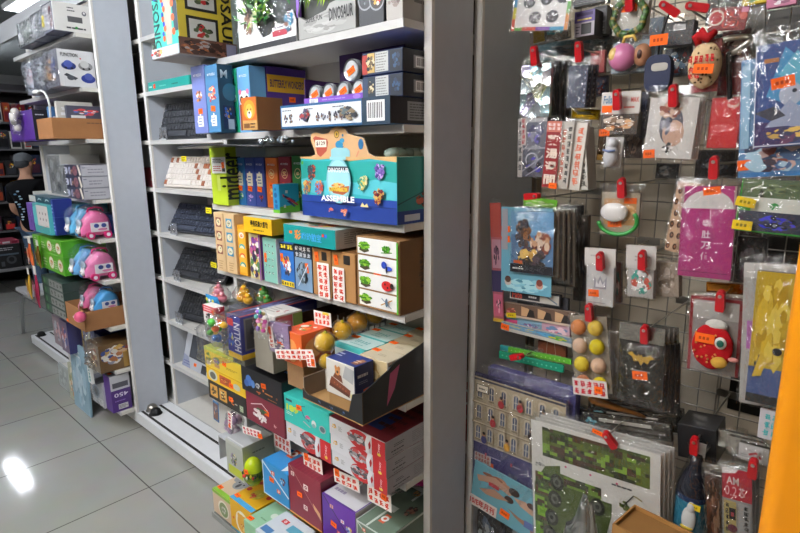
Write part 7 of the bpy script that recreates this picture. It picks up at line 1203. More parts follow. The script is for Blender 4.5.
# green trimmed car pack
r = pack('toy_car_pack', 'green edged clear pack with blue toy car, low right of the posters', 'toy pack', (734.5, 230), (800, 239), (741, 178), 1.25, .02, {'*': '3a3a48', 'F': '3a3c4c'}, {'F': [R(0, .4, 1, .66, 'd0d0c4'), R(0, .66, 1, 1, '5a6a4a'), R(0, 0, .02, 1, '2f9a2c'), R(0, 0, 1, .03, '2f9a2c'), R(.02, .4, .2, .5, '4aa83a'), BL(.55, .52, .07, .08, '2a8a38 3a9a48', 8, 3), BL(.6, .2, .32, .15, '2c30c0 3a3a50 4848d8 1d1d2a 50587a', 22, 4), C_(.6, .16, .06, '1a1a20'), C_(.6, .16, .03, '8a8c98'), R(.3, .66, .36, .8, '2a2c24'), BL(.6, .85, .3, .1, '7a8a60 4a5a40', 6, 5)]}, top=.006, amp=.004)
for y, x in ((.56, .12), (.12, .12)): sticker(r.root, (0, -.008, 0), (r.w, 0, 0), (0, 0, r.h), (0, -1, 0), x, y, 'e0c020:paper', .034, .018)
# pink pouch and leopard pouch
r = pack('fan_pouch', 'magenta pouch with rounded white top and white Chinese characters', 'pouch', (677.5, 275), (730, 280), (684, 186), 1.255, .008, {'*': '8a2a60', 'F': 'a83272'}, {'F': [R(0, .78, 1, 1, 'a83272'), E_(.5, .76, .47, .2, 'c8c4c0'), R(0, .5, 1, .76, 'a83272'), R(0, .76, .04, 1, 'a8948c'), R(.96, .76, 1, 1, 'a8948c')] + [T(ch, .5, .6 - .12 * k, .085, 'd8c8d0', 0, None, .02) for k, ch in enumerate('寺肚刀值')] + [('l', .05, .06, .95, .06, .012, '8a2860')]}, stk=[('F', .55, .95, ORANGE, .032, .016)], top=.02, amp=.007)
hook('red tipped hook holding the magenta pouch', 714, 170, 1.24)
r = pack('leopard_pouch', 'beige leopard spotted pouch behind the magenta one', 'pouch', (664, 250), (690, 254), (682, 182), 1.285, .006, {'*': 'c09a78', 'F': 'c8a484'}, {'F': [q for i in range(24) for q in (E_(.1 + .27 * (i % 4) + .07 * ((i // 4) % 2), .08 + .16 * (i // 4), .08, .045, '4a2e20'), E_(.11 + .27 * (i % 4) + .07 * ((i // 4) % 2), .08 + .16 * (i // 4), .04, .022, '9a6a48'))]}, top=.012, amp=.006)
pack('grey_pouch', 'black mesh pouch hanging below the toy car pack', 'pouch', (733, 282), (762, 286), (737, 236), 1.31, .02, {'*': '2a2a2c', 'F': '303032'}, {'F': [BL(.5, .5, .4, .4, '404044 202022 5a5a60', 12, 3)]}, top=.006, amp=.006)
# comics stack
for i in range(5):
    lab = ['comic magazine in clear sleeve with blue sky and figures, front of the stack', 'second comic magazine behind the blue front one', 'third comic magazine of the stack', 'fourth comic magazine of the stack', 'hindmost comic magazine of the stack'][i]
    pack('magazine', lab, 'magazine', (511 + 5.5 * i, 271 + 3 * i), (553 + 5.5 * i, 274 + 3 * i), (513.5 + 5 * i, 211 - .5 * i), 1.262 + .018 * i, .008, {'*': '4a4640', 'F': '5a80a8' if i == 0 else '8a8478', 'R': '6a6258'}, {'F': [R(.0, .62, 1, 1, '6a9ac0'), BL(.3, .9, .3, .1, 'a8c8d8 88b0c8', 8, 2), BL(.3, .65, .22, .25, '2a2a30 3a3a44 50382c 8a5a30', 20, 3), BL(.7, .5, .26, .25, 'c89a78 8a4a38 e0c8b0 6a3a30', 20, 4), BL(.5, .25, .4, .2, '3a3430 c8983c 2a2628 e0b860 50404a', 26, 5), R(0, 0, 1, .14, '24242c'), R(.08, .15, .3, .2, 'd8683a'), LN(.06, .04, .4, .1, 'd8d8d8', 1, 3)]} if i == 0 else {'F': [R(.05, .05, .95, .95, ['', '7a7468', '6a6a70', '3a3c40', '50504c'][i])]}, stk=[('F', .42, .06, ORANGE, .034, .02)] if i == 0 else (), top=.012, amp=.006)
r = pack('blue_folder', 'pale blue film folder behind the comic magazine, with cartoon heads', 'folder', (501, 289), (551, 293), (505, 207), 1.278 - .006, .003, {'*': '5a98b0', 'F': '6aa6bc'}, {'F': [BL(.5, .1, .45, .1, '8ac8d8 4a88a0 a8d8e0', 14, 3), C_(.15, .1, .05, 'c8b8b0'), C_(.78, .1, .05, 'c89888'), R(.02, .5, .14, .98, '9a98a0')]}, top=.01, amp=.006, stk=[('F', .1, .74, ORANGE, .026, .017), ('F', .1, .62, ORANGE, .026, .017)]) if 0 else None
r = pack('blue_folder', 'pale blue folder with cartoon heads showing below the comic magazine', 'folder', (501, 290), (551, 295), (505, 207), 1.2705, .002, {'*': '5a98b0', 'F': '6aa6bc'}, {'F': [BL(.5, .1, .45, .1, '8ac8d8 4a88a0 a8d8e0', 14, 3), C_(.15, .12, .045, 'c8b8b0'), C_(.15, .15, .04, '5a4038'), C_(.78, .12, .045, 'c89888'), C_(.78, .15, .04, '7a3a30'), R(.02, .5, .14, .98, '9a98a0')]}, bag=False, stk=[('F', .1, .74, ORANGE, .026, .017), ('F', .1, .62, ORANGE, .026, .017)])
pack('green_card', 'bright green strip card clipped above the comic magazines', 'card', (523, 206), (556, 211), (524, 196), 1.30, .003, '6ab02c', {'F': [BL(.5, .5, .45, .35, '8ac84a 4a8a20 c8e0a0', 12, 3)]}, bag=False, empty=False)
hook('red tipped hook lying across the comic magazines', 537, 203, 1.248, rot=1.45)
r = pack('pink_sticker_strip', 'tall faded red and pink sticker strip at the left edge of the bay', 'sticker pack', (493.5, 321), (504, 322), (495, 203), 1.285, .003, {'*': '8a4048', 'F': 'a05860'}, {'F': [R(0, .72, 1, 1, 'a04840'), R(.1, .46, .9, .7, 'b88a98'), BL(.5, .58, .3, .1, '2a2028 6a4a60', 8, 3), R(0, .26, 1, .44, '3a3458'), R(.1, .05, .9, .24, 'c0607c'), BL(.5, .14, .3, .08, '2c2430 e0a0b0', 8, 4), R(0, 0, 1, .03, 'c8a838')]}, bag=False)
for i in range(2): pack('game_disc_box', ['white and red title strip box showing below the blue folder', 'second dark strip box behind the red title one'][i], 'box', (509 + 8 * i, 299 + 4 * i), (560 + 8 * i, 305 + 3 * i), (509.5 + 8 * i, 288 + 4 * i), 1.285 + .015 * i, .01, {'*': '2a2a2c', 'F': '34343a'}, {'F': [R(.02, .1, .98, .9, 'b8b4ac'), R(.04, .2, .62, .85, '2c2c32'), T('Fate', .17, .52, .6, 'c84a3a', 0, .2), LN(.4, .3, .6, .7, 'c8c8c8', 1, 3), ('l', .7, .85, .95, .2, .12, '6a7a88')]} if i == 0 else {}, bag=False, empty=False)
# sticker trays
r = pack('cookie_tray', 'long tray of brown and cream quarter rounds below the comics', 'snack tray', (503, 315), (573, 327), (503, 302), 1.292, .016, {'*': 'a89080', 'F': '6a5244'}, {'F': [R(0, 0, 1, .15, 'c8b4a0')] + [('p', [(.28 + .24 * k, .2), (.28 + .24 * k + .2, .2), (.28 + .24 * k + .17, .55), (.28 + .24 * k + .1, .8), (.28 + .24 * k, .9)], 'c8a078') for k in range(3)] + [('p', [(.36 + .24 * k, .2), (.48 + .24 * k, .2), (.46 + .24 * k, .7), (.4 + .24 * k, .75)], '2a2422') for k in range(3)] + [BL(.12, .5, .1, .3, '8a4038 c87868', 6, 2)]}, bag=False)
sticker(r.root, (0, 0, 0), (r.w, 0, 0), (0, 0, r.h), (0, -1, 0), .13, .1, 'd8c020:paper', .03, .014)
r = pack('sticker_sheet', 'blue and pink cartoon strip behind the cookie tray', 'sticker pack', (504, 331), (570, 340), (504, 315), 1.30, .006, {'*': 'a85878', 'F': '88b0c8'}, {'F': [R(0, .2, .22, .8, 'c84a78'), LN(.02, .4, .2, .6, 'e8c8d8', 1, 4), BL(.4, .5, .15, .3, '6a98c0 e8d8e0 8a6a98', 10, 3), R(.6, .1, 1, .9, 'c8a0b0'), BL(.8, .5, .18, .3, 'e8c8d0 6a8ab0 c87890', 12, 4)]}, bag=False)
r = pack('sticker_sheet', 'long white edged landscape sticker tray, lowest of the strips', 'sticker pack', (501, 329.5), (573, 352), (501, 321), 1.278, .008, {'*': 'b0aca4', 'F': 'b8b4ac'}, {'F': [R(.03, .4, .98, .98, '6a88a0'), BL(.3, .7, .25, .25, 'a8a878 d8c8b0 6a98b8', 12, 3), BL(.6, .7, .2, .25, '3a78b0 58a0c8', 10, 4), BL(.8, .65, .15, .25, '4a9a30 c8b838 6ab040', 10, 5)]}, bag=False, stk=[('F', .06, .45, ORANGE, .026, .016)])
pack('red_ball_pack', 'brown orange ball with white lines in a pack behind the strips', 'toy', (538, 353), (566, 358), (538, 340), 1.33, .01, '6a3424', {'F': [E_(.5, .3, .5, .7, '8a4a30'), ('l', .3, 0, .35, 1, .03, 'b8a898'), ('l', .65, 0, .6, 1, .03, 'b8a898')]}, bag=False, empty=False)
for i, (b0, b1, t0, c, lab) in enumerate([((499, 358), (563, 372.5), (499, 351), '0e8a6a', 'teal green folded strip with white dots above the calendar'), ((508, 352), (571, 363.5), (508, 347), '5aa82c', 'lime green dotted strip behind the teal one'), ((500, 350), (560, 361), (500, 345), '2a9098', 'blue green strip hindmost of the three folded strips')]):
    pack('folded_strip', lab, 'strip pack', b0, b1, t0, 1.285 + .015 * i, .008, c, {'F': [C_(.06 + .07 * k, .5, .12, 'b8d890' if i == 1 else '6ac0a0') for k in range(13)] if i < 2 else [], 'T': [C_(.06 + .07 * k, .5, .2, 'b8d890') for k in range(13)]}, bag=False, empty=False)
# wreath food bag
r = pack('bagged_charm', 'clear bag with white charm and green bead ring over orange card', 'toy bag', (600, 234), (638, 236), (603, 192), 1.27, .008, {'*': '8a8478', 'F': 'a89c88'}, {'F': [R(.08, .25, .92, .85, 'b88a58'), BL(.5, .55, .4, .25, 'c89a60 d8b080 e8e0d0 a87048', 18, 4), R(.6, .75, .92, .88, ORANGE)]}, top=.02, amp=.007, stk=[('F', .38, .28, ORANGE, .032, .018)])
m = MB(); m.ell((r.w * .4, -.012, r.h * .55), (.032, .01, .022), 'd8d4d0:plastic', 12, 8, .1, 2); m.obj('white_charm', r.root)
m = MB(); m.tube([(r.w * (.5 + .5 * math.cos(q)), -.012, r.h * (.36 + .32 * math.sin(q))) for q in [PI + .1 + i * (PI * 1.15) / 18 for i in range(19)]], .005, '2f8a3c:plastic', 8); m.obj('green_ring', r.root)
hook('red tipped hook holding the bag with the green ring', 622, 190, 1.255)
# white case with header
r = pack('white_case_pack', 'white case with silver crown mark under a white header card', 'toy pack', (586, 304), (613, 306), (589, 264), 1.26, .014, {'*': 'b8b6b4', 'F': 'c4c2c0'}, {'F': [('p', [(.28, .42), (.3, .72), (.4, .58), (.52, .74), (.62, .58), (.76, .72), (.74, .42)], '9a98a0'), ('p', [(.34, .46), (.38, .62), (.45, .52), (.52, .65), (.6, .52), (.7, .62), (.68, .46)], 'd8d6d8'), LN(.1, .05, .9, .1, '8a8a8c', 1, 3)]}, top=.004, amp=.005, stk=[('F', .28, .3, ORANGE, .026, .017)])
header(r, .04, 'c8c4be:paper', [LN(.2, .5, .5, .7, 'a8a49e', 1, 3)], w=r.w + .008)
hook('red tipped hook through the header of the white crown case', 600.5, 263, 1.245)
pack('white_case_pack', 'blue and white pack half hidden behind the white crown case', 'toy pack', (612, 302), (621, 303), (612, 262), 1.30, .01, {'*': '6a5a58', 'F': '7a5450'}, {'F': [BL(.5, .5, .4, .4, 'c8b0a8 8a3a38 3a6a68', 8, 3)]}, top=.004)
r = pack('white_toy_bag', 'clear bag of white and red small toys under a white header card', 'toy bag', (627, 296), (653, 299), (628, 266), 1.265, .02, {'*': 'a8a4a0', 'F': 'b0aca8'}, {'F': [BL(.5, .5, .45, .45, 'd8d4d0 c8503c 3a9a8a e8e4e0 8a8480', 22, 4)]}, top=.004, amp=.008)
header(r, .05, 'c0bcb6:paper', [LN(.3, .3, .9, .6, '9a968e', 2, 4)])
hook('red tipped hook holding the bag of white and red toys', 642.5, 262, 1.248)
pack('tan_pouch', 'crumpled pale bag right of the white and red toys', 'bag', (655, 296), (679, 298), (654, 262), 1.30, .025, {'*': 'a89888', 'F': 'b0a090'}, {'F': [BL(.5, .5, .4, .4, 'c8b8a8 8a7a6a d8ccc0', 12, 5)]}, top=.006, amp=.009)
# sponge eggs
r = pack('sponge_pack', 'clear moulded pack of eight coloured makeup sponges', 'cosmetic pack', (576, 389), (612, 390), (578, 316), 1.262, .003, {'*': '8a8070', 'F': '9a9080'}, {}, top=.008, amp=.004)
for i, c in enumerate(['c8804e', 'd0b048', 'c8a890', 'c8b41c', 'd0b838', 'c8a488', 'b87858', 'c8b420']):
    x = .27 + .46 * (i % 2); z = .86 - .245 * (i // 2)
    m = MB(); m.ell((r.w * x, -.010, r.h * z), (.0185, .016, .0195), c + ':rubber', 14, 10); m.obj('sponge', r.root)
m = MB()
m.grid(lambda u, v: (r.w * u, -.004 - .026 * max(0, math.sin(PI * 2 * u) ** 2 * math.sin(PI * 4 * v) ** 2), r.h * v), 20, 36, film(.8)); m.obj('moulded_tray', r.root)
m = MB(); m.box(r.w * .1, -.034, 0, r.w * 1.02, -.033, r.h * .22, 'd0ccc6:paper'); m.art((r.w * .1, -.034, 0), (r.w * .92, 0, 0), (0, 0, r.h * .22), [SCR(.03, .05, .97, .95, 'c02838:paper', 2, 5, 7)], (0, -1, 0)); m.obj('price_sign', r.root)
sticker(r.root, (0, -.035, 0), (r.w, 0, 0), (0, 0, r.h), (0, -1, 0), .8, .1, w=.02, h=.018)
hook('red tipped hook holding the pack of makeup sponges', 589.5, 314, 1.248)
# winged emblem packs
for i in range(4):
    r = pack('black_emblem_pack', ['black sleeve with gold winged emblem, front one', 'second black sleeve behind the gold emblem one', 'third black sleeve on the gold emblem hook', 'hindmost black sleeve on the gold emblem hook'][i], 'card pack', (617 + 5 * i, 398 + 2.5 * i), (661 + 6 * i, 408 + 1.5 * i), (622 + 5 * i, 338), 1.258 + .022 * i, .008, {'*': '1d1c18', 'F': '24221a' if i == 0 else '1c1c1c', 'R': '3a3a3c'}, {'F': [('p', [(.2, .78), (.3, .82), (.34, .78), (.42, .76), (.455, .80), (.48, .76), (.51, .80), (.54, .76), (.64, .78), (.7, .82), (.8, .76), (.7, .73), (.66, .66), (.57, .69), (.51, .62), (.45, .69), (.35, .67), (.31, .74)], 'b8922c'), R(.28, .52, .72, .545, '8a8a80'), ('l', .62, .3, .58, .14, .02, '17160f')]} if i == 0 else {}, top=.0, amp=.005, stk=[('F', .5, .46, ORANGE, .034, .02)] if i == 0 else ())
    m = MB(); m.grid(lambda u, v: (r.w * u, -.004 - .004 * abs(noise.noise(Vector((u * 7, v * 5, i)))), r.h + .04 * v), 10, 5, 'a8a49c:foil'); m.obj('foil_top', r.root)
hook('red tipped hook holding the gold emblem sleeves', 645, 336, 1.24)
# red fish
for i in range(3):
    r = pack('red_fish_pack', ['clear pack with red fish shaped purse, front one', 'second red edged pack behind the fish purse', 'hindmost red edged pack of the fish purses'][i], 'purse pack', (687 + 7 * i, 368), (738 + 7 * i, 375), (697 + 5 * i, 296), 1.252 + .02 * i, .006, {'*': '6a1a20', 'F': '8a8480', 'R': '6a1a22'}, {'F': [R(0, 0, .06, 1, '8a1e24'), R(.94, 0, 1, 1, '8a1e24'), R(0, .96, 1, 1, '8a1e24'), R(.06, .72, .94, .95, 'a8a49e')]} if i == 0 else {}, top=.008, amp=.007)
    if i == 0:
        m = MB(); m.ell((r.w * .5, -.012, r.h * .38), (r.w * .4, .012, r.h * .3), 'a8161c:cloth', 18, 12, .08, 2); m.ell((r.w * .55, -.010, r.h * .66), (r.w * .22, .008, r.h * .08), 'c8c4bc:cloth', 12, 7); m.obj('fish_purse', r.root)
        m = MB(); m.ell((r.w * .68, -.024, r.h * .46), (.011, .004, .013), 'd8d4cc:plastic', 12, 8); m.ell((r.w * .68, -.028, r.h * .46), (.007, .003, .008), '1d5a4a:plastic', 10, 7); m.obj('eye', r.root)
        m = MB(); m.ell((r.w * .66, -.02, r.h * .2), (r.w * .16, .008, r.h * .08), 'c89a40:cloth', 12, 7); m.ell((r.w * .92, -.018, r.h * .26), (r.w * .1, .006, r.h * .03), 'd89088:cloth', 10, 6); m.obj('fins', r.root)
        m = MB(); rn = random.Random(5)
        for k in range(18): m.ell((r.w * rn.uniform(.18, .6), -.0225 - .001 * rn.random(), r.h * rn.uniform(.18, .58)), (.0025, .0012, .0025), 'c8884a:cloth', 5, 4)
        m.obj('spots', r.root)
        sticker(r.root, (0, -.026, 0), (r.w, 0, 0), (0, 0, r.h), (0, -1, 0), .38, .5, w=.036, h=.02)
hook('red tipped hook holding the red fish purses', 720.5, 303, 1.235)
pack('amber_strip', 'flat amber orange foil strip above the fish purse', 'strip pack', (706, 292), (761, 298), (706, 282), 1.33, .012, {'*': 'b86a18:foil', 'F': 'c87818:foil'}, {'F': [R(.03, .2, .45, .8, 'd88a28')]}, bag=False, empty=False)
# yellow printed pack at far right
for i in range(2):
    r = pack('yellow_figure_pack', ['clear pack with yellow and blue cartoon cloth at the far right', 'white edged pack behind the yellow cloth pack'][i], 'cloth pack', (745 - 6 * i, 400 + 2 * i), (790, 408), (768 - 7 * i, 272 - 8 * i), 1.215 + .025 * i, .01, {'*': '6a6258', 'F': 'c0a028' if i == 0 else 'b0aca6'}, {'F': [R(0, .0, 1, .28, '4a5a88'), R(0, .0, 1, .07, '2a2a2c'), BL(.45, .62, .45, .36, 'd8b430 b8921c e0c450 c8a428', 26, 3), BL(.2, .3, .15, .12, 'd8b430 3a3a3c', 8, 4), ('p', [(.1, .2), (.25, .4), (.4, .35), (.3, .22)], 'd0ac2c'), C_(.6, .42, .03, '26262a')] if i == 0 else [R(.1, .4, .3, .6, 'b86ab0'), R(0, .9, 1, 1, 'c8c4be')]}, top=.02, amp=.007)
pack('teal_print_card', 'small white card with teal lettering below the yellow cloth pack', 'card', (757, 437), (778, 443), (760, 408), 1.225, .006, {'*': 'a89aa0', 'F': 'c0bcc0'}, {'F': [SCR(.2, .1, .9, .92, '4ab0b0', 3, 2, 3)]}, bag=False, empty=False)
# calendar, swim magazine
r = pack('wall_calendar', 'spiral calendar with pale palace front and figures at its windows, purple foot', 'calendar', (472.5, 497), (559, 537), (478, 373), 1.262, .006, {'*': '4a4478', 'F': '3c3870'}, {'F': [R(0, .47, 1, .975, 'b4a68c'), R(0, .47, 1, .48, 'd8d0c4'), R(0, .95, 1, .965, '3a3a48')] + [q for y in (.82, .665, .51) for i in range(7) for q in (R(.03 + .14 * i, y - .012, .11 + .14 * i, y + .10, 'cabda4'), E_(.07 + .14 * i, y + .095, .04, .02, 'cabda4'), R(.046 + .14 * i, y + .004, .094 + .14 * i, y + .085, '55607c'), E_(.07 + .14 * i, y + .085, .024, .014, '55607c'), R(.066 + .14 * i, y + .004, .074 + .14 * i, y + .095, 'd8d4c8'), R(.046 + .14 * i, y + .045, .094 + .14 * i, y + .05, 'd8d4c8'), R(.035 + .14 * i, y - .012, .105 + .14 * i, y + .0, '8a7e68'))] + [R(0, y, 1, y + .01, 'cabda4') for y in (.79, .635)] + [R(0, y, 1, y + .004, '6e6250') for y in (.786, .631)] + [q for i, (x, y, c) in enumerate(((.34, .83, 'a02830'), (.55, .85, 'a82c34'), (.8, .84, 'c8c4c0'), (.25, .67, 'b03038'), (.68, .68, '3a2a28'), (.15, .52, '4a4a80'), (.42, .53, 'd8a030'), (.92, .55, 'c8505c'))) for q in (E_(x, y, .034, .03, c), C_(x, y + .04, .014, 'c09070'), C_(x, y + .05, .012, '2a2220'))] + [R(.05, .875, .2, .935, '4a4a48'), R(.06, .88, .19, .93, 'd8d0c0'), LN(.08, .89, .17, .92, '6a6a68', 1, 3), LN(.22, .40, .4, .42, 'b8b4d0', 1, 3), R(.17, .40, .19, .425, 'c85060'), R(.47, .40, .49, .425, 'c85060'), LN(.5, .40, .62, .42, 'b8b4d0', 1, 4), LN(.74, .39, .98, .425, 'd0cce0', 2, 5)]}, top=.03, amp=.009, stk=[('F', .2, .315, ORANGE, .03, .022)])
m = MB()
for i in range(44): m.tube([(r.w * (.015 + i / 45.3), .004, r.h * .97), (r.w * (.015 + i / 45.3), -.005, r.h * .985), (r.w * (.015 + i / 45.3), .003, r.h * 1.006)], .0011, '2a2a2c:metal', 4)
m.obj('spiral_binding', r.root)
m = MB(); m.box(r.w * .02, -.0022, r.h * .32, r.w * .22, -.001, r.h * .39, 'd8d0ca:paper'); m.art((r.w * .02, -.0022, r.h * .32), (r.w * .2, 0, 0), (0, 0, r.h * .075), [SCR(.05, .06, .95, .94, 'b84a40:paper', 2, 5, 4)], (0, -1, 0)); m.obj('price_sign', r.root)
pack('blank_pad', 'thick purple pad block behind the calendar', 'pad', (486, 470), (570, 505), (490, 367), 1.285, .03, {'*': '4a4684', 'F': '5a5690'}, {}, top=.02, amp=.006)
hook('red tipped hook lying on top of the calendar sleeve', 521, 362, 1.245, rot=1.15)
r = pack('swim_magazine', 'magazine with swimmers lying on turquoise water below the calendar', 'magazine', (470, 503), (545, 548), (476, 459.5), 1.246, .003, {'*': '6a98a8', 'F': '6aa4b4'}, {'F': [BL(.3, .75, .25, .15, 'c09478 b08068 8a5a48', 12, 2), ('p', [(.05, .72), (.3, .85), (.55, .72), (.5, .64), (.28, .72), (.08, .6)], 'b8907a'), E_(.55, .76, .07, .08, '3a2824'), E_(.5, .56, .06, .07, '3a2824'), R(.22, .62, .36, .7, 'b03a40'), ('p', [(.1, .45), (.3, .6), (.5, .52), (.36, .44), (.2, .4)], 'b08872'), ('p', [(.55, .66), (.7, .7), (.85, .6), (.8, .5), (.65, .56)], 'c09a84'), E_(.78, .68, .06, .06, '4a3430'), R(.85, .5, .97, .62, 'c85a48'), ('p', [(.5, .38), (.65, .32), (.85, .3), (.9, .22), (.75, .2), (.6, .28)], '98705c'), R(.72, .2, .84, .34, '5a6aa0'), ('p', [(.8, .2), (.84, .05), (.93, .08), (.88, .22)], '98705c')] }, bag=False)
m = MB(); m.box(-.004, -.0022, r.h * .02, r.w * .37, -.001, r.h * .24, 'd8d0ca:paper'); m.art((-.004, -.0022, r.h * .02), (r.w * .37, 0, 0), (0, 0, r.h * .22), [T('10/E年月刊', .5, .5, .72, 'b83030:paper', 0, .92, .03)], (0, -1, 0)); m.obj('price_sign', r.root)
sticker(r.root, (0, 0, 0), (r.w, 0, 0), (0, 0, r.h), (0, -1, 0), .47, .22, w=.032, h=.022)
# back scratchers and foil packs on a low hook
for i in range(3):
    t = pack('stick_pack', ['long foil pack of sticks, front of the low bunch', 'middle long foil pack of sticks in the low bunch', 'hindmost long foil pack of sticks in the low bunch'][i], 'pack', (584 + 8 * i, 428 - 8 * i), (672 + 6 * i, 449 - 7 * i), (581 + 8 * i, 412 - 6 * i), 1.30 + .03 * i, .016, {'*': '5a5650:foil', 'F': '8a8880:foil'}, {'F': [R(.05, .3, .95, .5, '4a4640'), R(.2, .6, .8, .8, 'b0aca4'), BL(.1, .5, .08, .3, '4a9ab0 8ac0c8', 5, i)]}, top=.004, amp=.006)
a = at(596, 401, Y=1.30); b = at(655, 420, Y=1.34)
t = thing('back_scratcher', 'wooden back scratcher lying on the foil stick packs', 'back scratcher', Matrix.Translation(a))
m = MB(); d_ = b - a; m.tube([(0, 0, 0), d_ * .25, d_ * .5, d_], [.012, .010, .006, .005], '8a5a28:paint', 8); m.obj('handle', t); m = MB(); m.ell((0, 0, 0), (.022, .007, .010), '8a5a28:paint', 12, 7); m.obj('paddle', t)
# camouflage model sheets
for i in range(4):
    r = pack('model_sheet', ['large white card of camouflage army truck parts in clear sleeve, front one', 'second white card sheet behind the army truck sheet', 'third card sheet on the army truck hook', 'hindmost card sheet on the army truck hook'][i], 'model sheet', (534 + 4 * i, 540 - 4 * i), (658 + 4 * i, 578 - 4 * i), (547 + 4 * i, 425 - 2.5 * i), 1.215 + .012 * i, .004, {'*': 'c8c4be', 'F': 'd4d2cc'}, {'F': [('pix', .1, .74, .93, .97, '3a4a1c 4a5a24 7aa030 4a3022 2a3018 3c2c20 5a6a24'.split(), 26, 9, 3), ('p', [(.02, .12), (.02, .5), (.12, .66), (.25, .7), (.25, .64), (.5, .62), (.58, .54), (.66, .54), (.66, .45), (.62, .3), (.62, 0), (.02, 0)], '4a5a24'), ('pix', .03, .42, .17, .6, '6a9a2c 3a4a1c 5a3a24 82b034 2a3018'.split(), 6, 8, 5), ('pix', .02, .02, .13, .4, '6a9a2c 3a4a1c 4a3020 82b034'.split(), 5, 14, 6), ('pix', .28, .55, .58, .63, '6a8a2c 3a2c1c 2a3414 4a3022'.split(), 12, 4, 7)] + [q for x, y in ((.22, .56), (.2, .42), (.17, .26), (.55, .48), (.15, .12), (.5, .12)) for q in (E_(x, y, .058, .066, '20221a'), E_(x, y, .034, .04, '5a5c54'), E_(x, y, .016, .018, '2a2c26'))] + [LN(.66, .68, .85, .71, '4a4a4c', 1, 3), BL(.76, .56, .06, .04, '3a4a1c 5a6a2c 2a3414', 8, 8), ('l', .76, .58, .82, .66, .008, '2a2a24'), ('l', .82, .66, .88, .64, .008, '8a7a2c'), ('p', [(.68, .30), (.72, .44), (.82, .42), (.84, .5), (.96, .48), (.97, .36), (1, .3), (.98, .12), (.72, .14)], '4a6a20'), ('pix', .73, .17, .96, .42, '6a9a2c 3a4a1c 4a2c20 7aa834 4a6a20'.split(), 9, 9, 9), R(.78, .3, .9, .46, '33402a'), E_(.75, .38, .03, .04, '8a8c84'), E_(.97, .34, .02, .035, '6a6c64'), LN(.88, .54, .98, .59, '6a6a8a', 2, 6), C_(.3, .71, .008, 'c83a70'), C_(.5, .71, .008, 'c83a70'), C_(.7, .71, .008, 'c83a70'), BL(.08, .66, .05, .03, 'a8a8a4 7a7a78', 5, 3)]} if i == 0 else {}, top=.012, amp=.004)
hook('red tipped hook through the sleeve of the army truck sheet', 607, 441, 1.205, rot=-.6)
sticker(thing('hang_tag', 'orange price tag beside the hook of the army truck sheet', 'price tag', Matrix.Translation(at(592, 434, Y=1.204))), (0, 0, 0), (.03, 0, 0), (0, 0, .018), (0, -1, 0), .5, .5, w=.03, h=.011, rot=-.15)
# dark box, bottle
r = pack('black_box', 'plain black box hanging above the wrapped bottle', 'box', (678, 456), (716, 462), (681, 424), 1.29, .09, {'*': '161618', 'R': '1c1c1e', 'T': '1e1e20'}, {}, bag=False)
a = at(684, 545, Y=1.25)
t = thing('wrapped_bottle', 'dark bottle shaped umbrella with blue bear label in clear wrap', 'umbrella', Matrix.Translation((at(692, 500, Y=1.265).x, 1.265, a.z)))
ht = at(692, 462, Y=1.265).z - a.z; rb = .034
m = MB(); m.lathe([(0.001, 0), (rb, .002), (rb, ht * .42), (rb * 1.0, ht * .66)], '23385c:gloss', 24); m.obj('body', t)
m = MB(); m.lathe([(rb * 1.0, ht * .66), (rb * .96, ht * .74), (rb * .6, ht * .9), (rb * .36, ht * .98), (rb * .34, ht * 1.12), (.001, ht * 1.125)], '20222c:gloss', 24); m.obj('neck', t)
m = MB(); m.lathe([(rb * 1.012, ht * .06), (rb * 1.012, ht * .6)], '2f7c96:gloss', 24); m.obj('label_band', t)
m = MB(); m.ell((.004, -rb * .98, ht * .40), (.015, .006, .032), 'c8c8c4:gloss', 12, 8); m.ell((.007, -rb * 1.0, ht * .55), (.009, .006, .014), 'c8c8c4:gloss', 10, 7); m.obj('bear_picture', t)
m = MB(); m.ell((.002, -rb * 1.03, ht * .30), (.014, .005, .006), 'd8b840:gloss', 10, 6); m.obj('yellow_scarf', t)
sticker(t, (-.03, -rb * 1.06, 0), (.06, 0, 0), (0, 0, ht), (0, -1, 0), .74, .58, 'e0c420:paper', .022, .014)
m = MB(); m.lathe([(rb * 1.08, 0), (rb * 1.1, ht * .5), (rb * 1.05, ht * .74), (rb * .65, ht * .95), (rb * .45, ht * 1.1), (rb * .7, ht * 1.25)], film(1.0), 24); m.obj('plastic_wrap', t)
m = MB(); m.box(-.016, -.002, ht * 1.1, .016, -.0005, ht * 1.26, 'c8c6c4:paper'); m.obj('hang_tab', t)
hook('red tipped hook holding the wrapped bottle umbrella', 694.5, 447, 1.25)
# mechanical pencil leads
for i in range(3):
    r = pack('lead_pack', ['clear pack printed AM 0.2 with red band and two lead tubes, front one', 'second lead pack behind the AM 0.2 pack', 'hindmost lead pack behind the AM 0.2 pack'][i], 'stationery pack', (722.5 + 5 * i, 533), (752 + 3 * i, 540), (730 + 4 * i, 468), 1.205 + .022 * i, .006, {'*': '8a8a86', 'F': '8e8e8a' if i == 0 else '7a7670'}, {'F': [R(0, .55, 1, 1, 'a82434'), ('p', [(0, .9), (0, 1), (.55, 1), (.45, .94)], 'c8c4c2'), T('AM', .36, .82, .11, 'd8ccc8', 0, .42), T('0.2', .3, .67, .14, 'd8b0b0', 0, .4, 0), T('芯', .66, .68, .14, 'd8ccc8', 0, .2, .01), R(.06, .02, .48, .52, 'a89a60'), R(.54, .02, .95, .52, '9a9a98'), SCR(.1, .05, .24, .5, '2a2a28', 5, 1, 3), R(.24, .25, .46, .42, '26262a'), R(.3, .3, .4, .36, 'b04048'), C_(.35, .12, .06, '6a3444'), SCR(.72, .05, .92, .5, '2a2a28', 6, 1, 4)]} if i == 0 else {}, top=.012, amp=.005)
